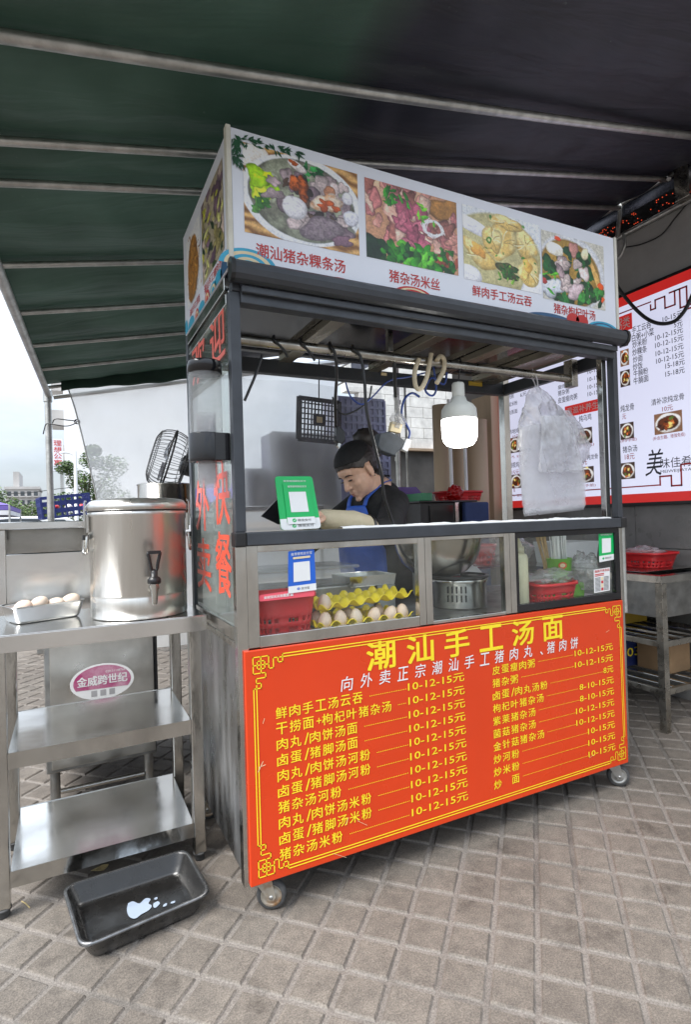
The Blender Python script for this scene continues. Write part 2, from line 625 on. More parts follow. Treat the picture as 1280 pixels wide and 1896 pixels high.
def ground():
    du, dv, pu, pv = 0.1175, 0.1136, 0.1518, 0.7669

    def coords(d, p, lo, hi):
        k0, k1 = math.floor((lo - p) / d), math.ceil((hi - p) / d)
        cs, lev, cell = [], [], []
        for k in range(k0, k1 + 1):
            c = p + k * d
            for o, l in ((-0.0112, 1), (-0.0055, 0), (0.0055, 0), (0.0112, 1)):
                cs.append(c + o); lev.append(l); cell.append(k - 1 if o < 0 else k)
        far = [4, 14, 60, 300, 900]
        cs = [cs[0] - q for q in reversed(far)] + cs + [cs[-1] + q for q in far]
        lev = [1] * 5 + lev + [1] * 5
        cell = [-999] * 5 + cell + [999] * 5
        return cs, lev, cell
    us, ul, uc = coords(du, pu, -2.2, 4.6)
    vs_, vl, vc = coords(dv, pv, -3.4, 3.4)
    nu, nv = len(us), len(vs_)
    jit = {}
    verts = []
    for i in range(nu):
        for j in range(nv):
            u, v = us[i], vs_[j]
            x, y = (u + v) / 2 ** .5, (u - v) / 2 ** .5
            if ul[i] and vl[j]:
                key = (uc[i], vc[j])
                if abs(uc[i]) < 900 and abs(vc[j]) < 900:
                    if key not in jit:
                        jit[key] = (rnd.gauss(0, .0006), rnd.gauss(0, .010), rnd.gauss(0, .010))
                    a, b, c = jit[key]
                    z = a + b * (u - pu - (uc[i] + .5) * du) + c * (v - pv - (vc[j] + .5) * dv)
                    # slightly crooked edges
                    x += mnoise.noise((x * 9, y * 9, 0)) * .0022
                    y += mnoise.noise((x * 9, y * 9, 5)) * .0022
                else:
                    z = 0
            else:
                z = -0.0055 + mnoise.noise((x * 22, y * 22, 3)) * .0016
                x += mnoise.noise((x * 9, y * 9, 0)) * .0022
                y += mnoise.noise((x * 9, y * 9, 5)) * .0022
            verts.append((x, y, z))
    faces = [(i * nv + j, i * nv + j + 1, (i + 1) * nv + j + 1, (i + 1) * nv + j) for i in range(nu - 1) for j in range(nv - 1)]
    faces = [tuple(reversed(f)) for f in faces]
    me = bpy.data.meshes.new('ground')
    me.from_pydata(verts, [], faces)
    m = bpy.data.materials.new('concrete_pavers')
    m.use_nodes = True
    t = m.node_tree
    b = t.nodes['Principled BSDF']
    L = t.links.new
    c = t.nodes.new('ShaderNodeTexCoord')

    def noise(s, d=5, r=.6):
        n = t.nodes.new('ShaderNodeTexNoise')
        n.inputs['Scale'].default_value = s; n.inputs['Detail'].default_value = d; n.inputs['Roughness'].default_value = r
        L(c.outputs['Object'], n.inputs['Vector'])
        return n

    def ramp(n, c0, c1, p0=.3, p1=.7):
        r = t.nodes.new('ShaderNodeValToRGB')
        r.color_ramp.elements[0].position = p0; r.color_ramp.elements[1].position = p1
        r.color_ramp.elements[0].color = (*c0, 1); r.color_ramp.elements[1].color = (*c1, 1)
        L(n, r.inputs[0])
        return r.outputs[0]

    def mix(f, a, b_, mode='MIX'):
        x = t.nodes.new('ShaderNodeMix'); x.data_type = 'RGBA'; x.blend_type = mode
        if isinstance(f, float):
            x.inputs[0].default_value = f
        else:
            L(f, x.inputs[0])
        L(a, x.inputs[6]); L(b_, x.inputs[7])
        return x.outputs[2]
    big = ramp(noise(1.3, 4).outputs['Fac'], (.110, .094, .081), (.180, .162, .142))
    grit = ramp(noise(230, 3, .7).outputs['Fac'], (.66, .65, .64), (1.2, 1.19, 1.17), .36, .64)
    mid = ramp(noise(26, 5, .65).outputs['Fac'], (.74, .74, .74), (1.16, 1.15, 1.13))
    col = mix(1.0, mix(1.0, big, mid, 'MULTIPLY'), grit, 'MULTIPLY')
    # joints: pale sand with dirty stretches
    sep = t.nodes.new('ShaderNodeSeparateXYZ')
    L(c.outputs['Object'], sep.inputs[0])
    mr = t.nodes.new('ShaderNodeMapRange')
    mr.inputs['From Min'].default_value = -0.0015; mr.inputs['From Max'].default_value = -0.0045
    L(sep.outputs['Z'], mr.inputs['Value'])
    joint = mix(1.0, ramp(noise(2.2, 5).outputs['Fac'], (.060, .054, .048), (.185, .168, .152), .30, .52), grit, 'MULTIPLY')
    col = mix(mr.outputs[0], col, joint)
    # dark spots and stains
    vor = t.nodes.new('ShaderNodeTexNoise')
    vor.inputs['Scale'].default_value = 5.5; vor.inputs['Detail'].default_value = 7; vor.inputs['Roughness'].default_value = .7
    L(c.outputs['Object'], vor.inputs['Vector'])
    col = mix(1.0, col, ramp(vor.outputs['Fac'], (.42, .41, .40), (1, 1, 1), .28, .44), 'MULTIPLY')
    L(col, b.inputs['Base Color'])
    b.inputs['Roughness'].default_value = .78
    b.inputs['Specular IOR Level'].default_value = .35
    bp = t.nodes.new('ShaderNodeBump')
    bp.inputs['Distance'].default_value = .0016
    L(noise(150, 5, .7).outputs['Fac'], bp.inputs['Height'])
    L(bp.outputs['Normal'], b.inputs['Normal'])
    me.materials.append(m)
    o = bpy.data.objects.new('ground', me)
    COL.objects.link(o)
    struct(o)


ground()

# ---- the shop wall on the right
M_WALL = pbr('grey_render', (0.33, 0.318, 0.308), 0.8, 0, .12, 3, .1, .001, 60)
M_WTILE = pbr('grey_wall_tile', (0.19, 0.186, 0.18), 0.35, 0, .25, 4, .12)
wall = thing('shop_wall', 'grey rendered shop wall with tiled dado carrying the long lit menu board', 'wall', (WALLX, 2, 0))
mb = MB(); mb.box((WALLX, -1.6, 1.17), (WALLX + .25, 2.62, 3.9), M_WALL); mb.build('upper_wall', wall)
mb = MB()
for j in range(-4, 6):
    for k, (z0, z1) in enumerate(((0, .29), (.292, .585), (.587, .88), (.882, 1.168))):
        mb.box((WALLX - .006, j * .4 + .0015, z0 + .0015), (WALLX + .2, j * .4 + .3985, z1), M_WTILE)
mb.build('tiled_dado', wall, bevel=.0015)
M_BRICKW = pbr('pale_block_wall', (0.62, 0.61, 0.58), 0.8, 0, .2, 6, .1, .002, 40)
bw = thing('rear_wall', 'pale block wall with a painted dark opening below behind the brown rolls', 'wall', (2.4, 5.2, 0))
mb = MB()
for r_ in range(9):
    for q in range(8):
        x0 = 3.2 + q * .42 - (r_ % 2) * .2
        mb.box((x0 + .004, 5.2, 2.10 + r_ * .15 + .004), (x0 + .416, 5.35, 2.25 + r_ * .15), M_BRICKW)
mb.build('block_face', bw, bevel=.002)
M_DARKW = pbr('dark_recess', (.06, .055, .05), .8, 0, .3, 4, .1)  # shade of the opening under the plank, put into a solid box's colour
mb = MB(); mb.box((3.0, 5.22, 0), (6.6, 5.4, 2.06), M_DARKW); mb.build('opening_shade', bw)
M_PLANK = pbr('weathered_plank', (.34, .25, .17), .8, 0, .3, 6, .1, stretch=(.3, 1, 3))
mb = MB(); mb.box((3.0, 5.12, 2.062), (6.6, 5.3, 2.097), M_PLANK); mb.build('plank', bw)

# ================================================================== CANOPY
ZE, SL = 2.27, 0.234


def zroof(x):
    return ZE + (x + .62) * SL


def xe(y):
    return -.70 + .05 * (y - .6)


can = thing('market_canopy', 'green and black tarpaulin canopy on a steel pipe frame above the food cart', 'canopy', (-.55, 3.67, 0))


def tarpmat():
    m = bpy.data.materials.new('tarpaulin')
    m.use_nodes = True
    t = m.node_tree
    L = t.links.new
    b = t.nodes['Principled BSDF']
    out = t.nodes['Material Output']
    c = t.nodes.new('ShaderNodeTexCoord')
    n = t.nodes.new('ShaderNodeTexNoise'); n.inputs['Scale'].default_value = 2.2; n.inputs['Detail'].default_value = 6
    L(c.outputs['Object'], n.inputs['Vector'])
    n2 = t.nodes.new('ShaderNodeTexNoise'); n2.inputs['Scale'].default_value = 45; n2.inputs['Detail'].default_value = 4
    L(c.outputs['Object'], n2.inputs['Vector'])
    r = t.nodes.new('ShaderNodeValToRGB')
    r.color_ramp.elements[0].position = .3; r.color_ramp.elements[1].position = .72
    r.color_ramp.elements[0].color = (.051, .090, .070, 1); r.color_ramp.elements[1].color = (.098, .152, .126, 1)
    L(n.outputs['Fac'], r.inputs[0])
    # colour turns to dark navy towards the wall side, with an uneven edge
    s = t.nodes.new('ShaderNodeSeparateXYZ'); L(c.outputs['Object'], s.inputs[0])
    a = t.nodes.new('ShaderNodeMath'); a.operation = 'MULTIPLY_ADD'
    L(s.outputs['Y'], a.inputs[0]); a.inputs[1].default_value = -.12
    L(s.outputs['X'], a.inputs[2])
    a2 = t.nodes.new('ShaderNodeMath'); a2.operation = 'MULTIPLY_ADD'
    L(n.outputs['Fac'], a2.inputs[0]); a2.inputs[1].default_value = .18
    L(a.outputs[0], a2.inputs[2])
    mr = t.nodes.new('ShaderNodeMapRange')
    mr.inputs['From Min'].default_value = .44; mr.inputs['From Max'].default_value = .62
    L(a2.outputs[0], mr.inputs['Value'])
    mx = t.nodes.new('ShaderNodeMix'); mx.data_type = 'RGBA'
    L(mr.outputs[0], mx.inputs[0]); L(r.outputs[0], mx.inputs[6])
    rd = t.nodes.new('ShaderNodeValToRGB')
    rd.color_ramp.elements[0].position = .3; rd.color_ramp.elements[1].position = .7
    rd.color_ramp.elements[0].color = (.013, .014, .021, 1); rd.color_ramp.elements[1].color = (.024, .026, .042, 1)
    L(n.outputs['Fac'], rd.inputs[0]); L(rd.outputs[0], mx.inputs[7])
    # pale scuffs
    r3 = t.nodes.new('ShaderNodeValToRGB')
    r3.color_ramp.elements[0].position = .70; r3.color_ramp.elements[1].position = .80
    r3.color_ramp.elements[0].color = (0, 0, 0, 1); r3.color_ramp.elements[1].color = (.35, .35, .35, 1)
    L(n2.outputs['Fac'], r3.inputs[0])
    m2 = t.nodes.new('ShaderNodeMix'); m2.data_type = 'RGBA'
    L(r3.outputs[0], m2.inputs[0]); L(mx.outputs[2], m2.inputs[6]); m2.inputs[7].default_value = (.2, .24, .21, 1)
    L(m2.outputs[2], b.inputs['Base Color'])
    b.inputs['Roughness'].default_value = .5
    b.inputs['Specular IOR Level'].default_value = .45
    bp = t.nodes.new('ShaderNodeBump'); bp.inputs['Distance'].default_value = .03
    mpw = t.nodes.new('ShaderNodeMapping'); mpw.inputs['Rotation'].default_value = (0, 0, R(38)); mpw.inputs['Scale'].default_value = (.35, 2.4, 1)
    L(c.outputs['Object'], mpw.inputs['Vector'])
    n4 = t.nodes.new('ShaderNodeTexNoise'); n4.inputs['Scale'].default_value = 2.6; n4.inputs['Detail'].default_value = 4; n4.inputs['Distortion'].default_value = .6
    L(mpw.outputs['Vector'], n4.inputs['Vector'])
    L(n4.outputs['Fac'], bp.inputs['Height']); L(bp.outputs['Normal'], b.inputs['Normal'])
    tl = t.nodes.new('ShaderNodeBsdfTranslucent')
    L(m2.outputs[2], tl.inputs[0])
    ms = t.nodes.new('ShaderNodeMixShader')
    inv = t.nodes.new('ShaderNodeMapRange')
    inv.inputs['To Min'].default_value = .45; inv.inputs['To Max'].default_value = .03
    L(mr.outputs[0], inv.inputs['Value'])
    L(inv.outputs[0], ms.inputs[0])
    L(b.outputs[0], ms.inputs[1]); L(tl.outputs[0], ms.inputs[2])
    L(ms.outputs[0], out.inputs[0])
    return m


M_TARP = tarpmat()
bars = [(-.62, -.50), (-.07, .11), (.335, .475), (.555, .80), (1.2, 1.42), (1.8, 2.02), (2.4, 2.62), (3.0, 3.22), (3.6, 3.82)]


def bar_y(k, x):
    a, b = bars[k]
    x0 = xe(a)
    return a + (b - a) * (x - x0) / (WALLX - x0)


for k, (a, b) in enumerate(bars):
    mb = MB()
    n = 14
    x0 = xe(a)
    x1 = WALLX - .06
    pts = []
    for i in range(n + 1):
        x = x0 + (x1 - x0) * i / n
        bow = -.012 * math.sin(math.pi * i / n) * (1.6 if k == 1 else .6)
        if k == 1 and i < 3:
            bow -= .0   # straight end
        pts.append((x, bar_y(k, x), zroof(x) - .022 + bow))
    mb.tube(pts, 0.0165 if k == 1 else .0140, M_GALV, 10)
    mb.build('roof_bar', can)
# fabric over the bars
NX, NS = 90, 14
ymid = []
rows = [(-1.5, 0.0)]
verts = []
for k in range(len(bars) - 1):
    for s_ in range(NS):
        rows.append((k + s_ / NS, s_ / NS))
rows.append((len(bars) - 1.0001, 0))
rows = rows[1:]
vs = []
for kk, fr in rows:
    k = min(int(kk), len(bars) - 2)
    t_ = kk - k
    for i in range(NX + 1):
        x0 = xe(bars[k][0] * (1 - t_) + bars[k + 1][0] * t_) - .02
        x = x0 + (WALLX - .05 - x0) * i / NX
        y = bar_y(k, x) * (1 - t_) + bar_y(k + 1, x) * t_
        gap = abs(bars[k + 1][0] - bars[k][0])
        sag = .045 * min(1, gap / .6) * math.sin(math.pi * t_) ** 1.3
        w = mnoise.noise((x * 2.3, y * 2.3, 1.7)) * .014 + mnoise.noise((x * 7, y * 3, 4.7)) * .005
        # diagonal tension folds
        w += .004 * math.sin((x * 5 - y * 3) * 4 + mnoise.noise((x * 2, y * 2, 9)) * 4) * math.sin(math.pi * t_)
        z = zroof(x) + .004 + (w - sag) * math.sin(math.pi * t_) ** .6 - (0 if t_ else 0)
        vs.append((x, y, z))
mb = MB()
nr = len(rows)
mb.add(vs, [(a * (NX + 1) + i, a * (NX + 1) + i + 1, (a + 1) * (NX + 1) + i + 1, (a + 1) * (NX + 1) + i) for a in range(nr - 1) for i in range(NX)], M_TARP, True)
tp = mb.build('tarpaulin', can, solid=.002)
# eave pipe, post, wall rails, valances
mb = MB(); mb.tube([(xe(y), y, ZE - .055 + .0) for y in (-.66, 0, 1.2, 2.4, 3.75)], .024, M_GALV, 10); mb.build('eave_pipe', can)
pbx = P(88, 722, 'y', 3.67)
mb = MB(); mb.tube([(pbx.x, 3.67, ZE - .02), (P(95, 955, 'y', 3.67).x, 3.67, 0)], .026, M_GALV, 14)
mb.tube([(pbx.x, 3.67, ZE - .02), (pbx.x, 3.67, ZE - .11)], .034, M_GALV, 14)
mb.build('post', can)
mb = MB()
mb.tube([(WALLX - .03, -1.5, 3.07), (WALLX - .03, 5, 3.07)], .015, M_GALV, 8)
mb.tube([(WALLX - .03, -1.5, 2.868), (WALLX - .03, 5, 2.868)], .017, M_GALV, 8)
mb.build('wall_rail', can)
for y in (.80, 1.9):
    mb = MB(); mb.tube([(WALLX - .03, y, 3.08), (WALLX - .05, y + .02, 2.86)], .014, M_GALV, 8); mb.build('rail_strut', can)
mb = MB(); mb.tube([(WALLX - .03, .46, 3.09), (WALLX - .12, .43, 3.0)], .012, M_GALV, 8); mb.build('rail_strut', can)
mb = MB(); mb.box((WALLX - .10, .33, 2.86), (WALLX - .02, .415, 3.16), M_STEELG); mb.build('wall_bracket', can, bevel=.003)
mb = MB()
g = []
for i in range(61):
    y = -1.4 + i * .1
    for j in range(5):
        z = 3.09 - .23 * j / 4
        g.append((WALLX - .012 + .006 * math.sin(y * 9 + j) - .004, y, z))
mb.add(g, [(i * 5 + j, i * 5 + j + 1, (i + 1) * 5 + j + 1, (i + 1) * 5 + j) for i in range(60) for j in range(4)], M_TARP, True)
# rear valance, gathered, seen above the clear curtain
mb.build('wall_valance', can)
mb = MB()
g = []
n = 70
for i in range(n + 1):
    t_ = i / n
    x = xe(3.6) + .1 + t_ * 3.0
    for j in range(7):
        q = j / 6
        y = 3.50 + t_ * .2 + .02 * math.sin(x * 23) * q - .06 * q
        z = zroof(x) - .0 - q * ((.120 + .02 * math.sin(x * 4)) * (1 - .75 * min(1, max(0, (x - .66) / .3))))
        g.append((x, y, z))
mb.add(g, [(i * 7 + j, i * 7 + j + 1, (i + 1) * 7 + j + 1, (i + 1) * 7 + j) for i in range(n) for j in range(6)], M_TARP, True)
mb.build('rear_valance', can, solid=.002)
# the cord of the valance hem and the loose rope tails
M_ROPE = pbr('pale_rope', (.5, .47, .38), .8, 0, .2, 60, .05)
mb = MB()
mb.tube(smooth_path([P(128, 684, 'y', 3.48), P(200, 672, 'y', 3.47), P(268, 666, 'y', 3.46), P(345, 657, 'y', 3.46)], 6), .006, M_ROPE, 6)
mb.build('hem_cord', can)

# clear plastic curtain behind the cart
M_CURT = None


def curtain():
    m = bpy.data.materials.new('milky_plastic_sheet')
    m.use_nodes = True
    t = m.node_tree
    t.nodes.clear()
    L = t.links.new
    out = t.nodes.new('ShaderNodeOutputMaterial')
    c = t.nodes.new('ShaderNodeTexCoord')
    n = t.nodes.new('ShaderNodeTexNoise'); n.inputs['Scale'].default_value = 1.6; n.inputs['Detail'].default_value = 5
    L(c.outputs['Object'], n.inputs['Vector'])
    r = t.nodes.new('ShaderNodeValToRGB')
    r.color_ramp.elements[0].position = .3; r.color_ramp.elements[1].position = .72
    r.color_ramp.elements[0].color = (.92, .93, .94, 1); r.color_ramp.elements[1].color = (.95, .93, .88, 1)
    L(n.outputs['Fac'], r.inputs[0])
    tl = t.nodes.new('ShaderNodeBsdfTranslucent'); df = t.nodes.new('ShaderNodeBsdfDiffuse')
    L(r.outputs[0], tl.inputs[0]); L(r.outputs[0], df.inputs[0])
    m1 = t.nodes.new('ShaderNodeMixShader'); m1.inputs[0].default_value = .35
    L(tl.outputs[0], m1.inputs[1]); L(df.outputs[0], m1.inputs[2])
    tr = t.nodes.new('ShaderNodeBsdfTransparent')
    m2 = t.nodes.new('ShaderNodeMixShader')
    mr = t.nodes.new('ShaderNodeMapRange')
    mr.inputs['To Min'].default_value = .70; mr.inputs['To Max'].default_value = .46
    L(n.outputs['Fac'], mr.inputs['Value'])
    L(mr.outputs[0], m2.inputs[0])
    L(tr.outputs[0], m2.inputs[1]); L(m1.outputs[0], m2.inputs[2])
    gl = t.nodes.new('ShaderNodeBsdfGlossy'); gl.inputs['Roughness'].default_value = .2
    m3 = t.nodes.new('ShaderNodeMixShader'); m3.inputs[0].default_value = .06
    L(m2.outputs[0], m3.inputs[1]); L(gl.outputs[0], m3.inputs[2])
    L(m3.outputs[0], out.inputs[0])
    ct = thing('plastic_curtain', 'milky clear plastic sheet hung from the rear pipe behind the cart', 'curtain', (0.4, 3.6, 0))
    mb = MB()
    L_edge = [(118, 700), (135, 745), (150, 800), (163, 855), (175, 905), (184, 960), (190, 1010)]
    ez = [P(a, b, 'y', 3.6) for a, b in L_edge]
    nz_, nx = 30, 60
    g = []
    for j in range(nz_ + 1):
        z = 2.24 - j / nz_ * 2.2
        # left edge follows the pulled hem
        xl = ez[-1].x
        for a, b in zip(ez[:-1], ez[1:]):
            if b.z <= z <= a.z:
                xl = a.x + (b.x - a.x) * (a.z - z) / (a.z - b.z)
        if z > ez[0].z:
            xl = ez[0].x
        for i in range(nx + 1):
            x = xl + (2.10 - xl) * i / nx
            y = 3.6 + .018 * math.sin(x * 11 + z * 1.5) + .014 * mnoise.noise((x * 3, z * 2, 0))
            zz = z + (x + .5) * .2 * (1 - j / nz_)
            g.append((x, y, zz))
    mb.add(g, [(j * (nx + 1) + i, j * (nx + 1) + i + 1, (j + 1) * (nx + 1) + i + 1, (j + 1) * (nx + 1) + i) for j in range(nz_) for i in range(nx)], m, True)
    mb.build('sheet', ct)
    mb = MB(); mb.tube(smooth_path([e + Vector((0, -.01, 0)) for e in ez], 5), .006, M_GALV, 6); mb.build('hem', ct)
    mb = MB(); mb.tube([P(99, 736, 'y', 3.64), P(342, 707, 'y', 3.64), P(342, 707, 'y', 3.64) + (P(342, 707, 'y', 3.64) - P(99, 736, 'y', 3.64)) * 1.6], .018, M_GALV, 8); mb.build('rear_pipe', ct)
    # a clear crumpled sheet in front of the crates
    g = []
    n1_, n2_ = 60, 50
    for j in range(n2_ + 1):
        for i in range(n1_ + 1):
            x = .55 + 1.75 * i / n1_
            z = 2.35 - 1.75 * j / n2_
            g.append((x, 3.08 + .035 * math.sin(x * 9 + z * 2) + .035 * mnoise.noise((x * 2.5, z * 2, 4)) + .012 * mnoise.noise((x * 9, z * 7, 4)), z))
    mb = MB(); mb.add(g, [(j * (n1_ + 1) + i, j * (n1_ + 1) + i + 1, (j + 1) * (n1_ + 1) + i + 1, (j + 1) * (n1_ + 1) + i) for j in range(n2_) for i in range(n1_)],
                      clearmat('hazy_clear_sheet', (.95, .95, .95), .25, .02, (.78, .79, .84), bump=.01, bscale=12, dirt=.16, fres=1.0), True)
    mb.build('clear_sheet', ct)
    # tie between hem and post
    tie = MB()
    a = P(143, 781, 'y', 3.6)
    tie.tube(smooth_path([P(97, 784, 'y', 3.64), P(103, 776, 'y', 3.62), P(125, 778, 'y', 3.6), a, P(125, 789, 'y', 3.6), P(98, 786, 'y', 3.6), P(86, 785, 'y', 3.62), P(82, 795, 'y', 3.62), P(80, 804, 'y', 3.62)], 5), .0045, M_BLACK, 6)
    tie.tube([a + Vector((.02 * math.cos(q), 0, .018 * math.sin(q))) for q in [i * math.pi / 6 for i in range(13)]], .005, M_BLACK, 6)
    tie.build('tie_cord', ct)


curtain()

# ================================================================== FAR BACKGROUND (left)
M_ASPH = pbr('asphalt', (.05, .05, .052), .85, 0, .25, 6, .05, .002, 80)
mb = MB(); mb.box((-60, 9, -.05), (60, 24, .006), M_ASPH); struct(mb.build('road'))
M_TOWER = pbr('white_tower_render', (.78, .79, .80), .7, 0, .06, .2, .05)
M_TOWER2 = pbr('pale_concrete', (.42, .41, .40), .8, 0, .12, .3, .05)
M_WIN = pbr('dark_window', (.06, .07, .08), .15, 0, .3, .5, .05)


def building(name, label, y, px0, px1, ztop, depth, mat, rows_, cols_, wz0, group=None, tower=None):
    x0, x1 = P(px0, 900, 'y', y).x, P(px1, 900, 'y', y).x
    t = thing(name, label, 'building', ((x0 + x1) / 2, y, 0))
    mb = MB(); mb.box((x0, y, 0), (x1, y + depth, ztop), mat)
    mb.box((x0 - .2, y - .2, ztop), (x1 + .2, y + depth + .2, ztop + .5), mat)
    mb.build('wall', t)
    if tower:
        mb = MB(); mb.box((x0 + (x1 - x0) * tower[0], y + 1, ztop + .5), (x0 + (x1 - x0) * tower[1], y + depth - 1, ztop + tower[2]), mat); mb.build('roof_tower', t)
    for i in range(rows_):
        for j in range(cols_):
            a = x0 + (x1 - x0) * (j + .2) / cols_; b = x0 + (x1 - x0) * (j + .8) / cols_
            z = wz0 + (ztop - wz0) * (i + .25) / rows_
            h = (ztop - wz0) / rows_ * .5
            mb = MB()
            mb.box((a, y - .06, z), (b, y + .02, z + h), M_WIN)
            mb.box((a - .1, y - .5, z - .25), (b + .1, y - .003, z - .05), mat)
            mb.build('window', t)
    return t, x0, x1


tw, tx0, tx1 = building('tower_block', 'tall white tower block rising behind the plastic curtain', 62, 121, 420, 62, 16, M_TOWER, 0, 0, 6)
for i in range(14):
    mb = MB()
    mb.box((tx0 - 1.1, 63, 8 + i * 3.6), (tx0 - .004, 66, 9.6 + i * 3.6), M_TOWER2)
    mb.build('side_balcony', tw)
building('apartment_block', 'distant grey apartment block above the trees', 120, 10, 72, P(40, 897 + 9, 'y', 120).z, 12, M_TOWER2, 3, 5, 3.5, tower=(.22, .4, 3.4))
# vertical sign of the tower
sgn = thing('tower_sign', 'tall white vertical sign with red characters beside the white tower', 'sign', P(107, 870, 'y', 60))
a, b = P(98, 872, 'y', 60), P(116, 813, 'y', 60)
mb = MB(); mb.box((a.x, 60, a.z), (b.x, 60.5, b.z), M_WHITEV); mb.build('board', sgn)
mb = MB()
fn = lambda u, v: Vector((a.x + (b.x - a.x) * u, 59.97, a.z + (b.z - a.z) * v))
for i, ch in enumerate('理想公寓'):
    put_text(mb, ch, fn, .12, .88, .78 - i * .2, .95 - i * .2, M_REDTXT, .02)
rect2d(mb, .1, .9, .05, .1, fn, M_GREYTXT)
mb.build('lettering', sgn)
mb = MB(); mb.box((b.x - .3, 60.5, -0), (b.x, 60.8, b.z), M_GALV); mb.build('sign_post', sgn)

M_LEAF = [pbr('leaf_mid', (.07, .13, .035), .55, 0, .4, 2, .05), pbr('leaf_light', (.15, .22, .065), .55, 0, .3, 2, .05), pbr('leaf_deep', (.035, .075, .025), .6, 0, .3, 2, .05)]
M_BARK = pbr('bark', (.12, .09, .065), .9, 0, .3, 6, .05, .01, 20)


def tree(label, base, blobs, n, size, seed, trunk_r=.15, group='trees beyond the road'):
    r = random.Random(seed)
    base = Vector(base)
    t = thing('street_tree', label, 'tree', base, group)
    mb = MB()
    top = max(c[2] for c, _ in blobs)
    mb.tube([base, base + Vector((.1, 0, top * .35)), base + Vector((0, 0, top * .75))], [trunk_r, trunk_r * .8, trunk_r * .35], M_BARK, 7)
    for c, rad in blobs:
        mb.tube([base + Vector((.05, 0, top * .35)), base + Vector(c)], [trunk_r * .5, trunk_r * .12], M_BARK, 5)
    mb.build('trunk', t)
    mb = MB()
    for c, rad in blobs:
        for i in range(n):
            d = Vector((r.gauss(0, 1), r.gauss(0, 1), r.gauss(0, 1))).normalized() * (r.random() ** .45)
            p = base + Vector(c) + Vector((d.x * rad, d.y * rad, d.z * rad * .75))
            q = Matrix.Rotation(r.random() * 6.28, 3, 'Z') @ Matrix.Rotation(r.gauss(0, .8), 3, 'X')
            s_ = size * (.6 + r.random() * .8)
            v = [p + q @ Vector(w) * s_ for w in ((-.5, 0, 0), (0, -.28, .05), (.5, 0, 0), (0, .28, .05))]
            mb.add(v, [(0, 1, 2, 3)], M_LEAF[min(2, int(abs(r.gauss(0, .9)) + .25))])
    mb.build('crown', t)
    return t


gx = lambda px, y: P(px, 960, 'y', y).x
zz = lambda px, py, y: P(px, py, 'y', y).z
tb = P(150, 960, 'y', 32)
tree('loose green tree in front of the white tower beside the lamp', (gx(158, 32), 32, 0),
     [((-.9, 0, 4.3), .55), ((-.2, 0, 3.6), .8), ((.4, 0, 4.7), .7), ((.9, 0, 3.3), 1.0), ((.1, 0, 2.6), .9), ((1.4, 0, 4.4), .9), ((-1.0, .3, 2.5), .7), ((.5, .2, 5.3), .45), ((1.6, 0, 2.4), 1.1)], 800, .14, 3)
tree('low bright bushy tree left of the steel post', (gx(62, 40), 40, 0), [((-.8, 0, 2.0), 1.0), ((.3, 0, 2.2), .95), ((1.2, 0, 1.7), .9), ((-1.6, 0, 2.3), .8)], 900, .15, 5)
tree('dark green tree at the left picture edge', (gx(2, 42), 42, 0), [((-.6, 0, 3.4), 1.0), ((.4, 0, 2.5), 1.1), ((.9, 0, 1.7), .8)], 900, .16, 6)
tree('small bush between steel post and white tower', (gx(112, 36), 36, 0), [((-.3, 0, 2.0), .7), ((.5, 0, 2.4), .7), ((.9, 0, 1.6), .7)], 800, .13, 8)

# street lamp
sl = thing('street_lamp', 'white street lamp with one curved arm before the tree', 'street lamp', (gx(142, 30), 30, 0))
lx = gx(142, 30)
mb = MB(); mb.tube([(lx, 30, 0), (lx, 30, zz(142, 836, 30))], [.11, .07], M_TOWER, 10); mb.build('pole', sl)
zt_ = zz(142, 850, 30)
mb = MB(); mb.tube(smooth_path([(lx, 30, zt_), (lx - .12, 30, zt_ + .25), (lx - .5, 30, zz(124, 838, 30)), (gx(122, 30), 30, zz(122, 838, 30))], 5), .04, M_TOWER, 7); mb.build('arm', sl)
mb = MB(); mb.ell((gx(121, 30), 30, zz(121, 838, 30)), (.22, .09, .05), M_TOWER, 10, 6); mb.build('lamp_head', sl)

# purple market tent and parked cars
pt = thing('market_tent', 'purple pop-up tent roof at the left picture edge', 'tent', (gx(-20, 13), 13, 0))
M_PUR = pbr('purple_cloth', (.13, .09, .33), .7, 0, .1, 3, .05)
M_WHCL = pbr('white_cloth', (.6, .6, .62), .7, 0, .1, 3, .05)
x1 = gx(29, 13); ze = zz(29, 939, 13); ztp = zz(0, 924, 13) + .35
xc = x1 - 1.5
mb = MB()
cs = [(xc - 1.5, 11.5), (xc + 1.5, 11.5), (xc + 1.5, 14.5), (xc - 1.5, 14.5)]
for i in range(4):
    p, q = cs[i], cs[(i + 1) % 4]
    mb.add([(p[0], p[1], ze), (q[0], q[1], ze), (xc, 13, ztp)], [(0, 1, 2)], M_PUR)
mb.build('roof', pt)
mb = MB()
for i in range(4):
    p, q = cs[i], cs[(i + 1) % 4]
    mb.add([(p[0], p[1], ze - .012), (q[0], q[1], ze - .012), (q[0], q[1], ze - .10), (p[0], p[1], ze - .10)], [(0, 1, 2, 3)], M_PUR)
    mb.add([(p[0], p[1], ze - .11), (q[0], q[1], ze - .11), (q[0], q[1], ze - .2), (p[0], p[1], ze - .2)], [(0, 1, 2, 3)], M_WHCL)
mb.build('valance', pt)
for p in cs:
    mb = MB(); mb.tube([(p[0], p[1], 0), (p[0], p[1], ze)], .02, M_GALV, 6); mb.build('leg', pt)

M_CARW = pbr('white_car_paint', (.7, .71, .72), .2, 0, .03, 2, .03, coat=.5)


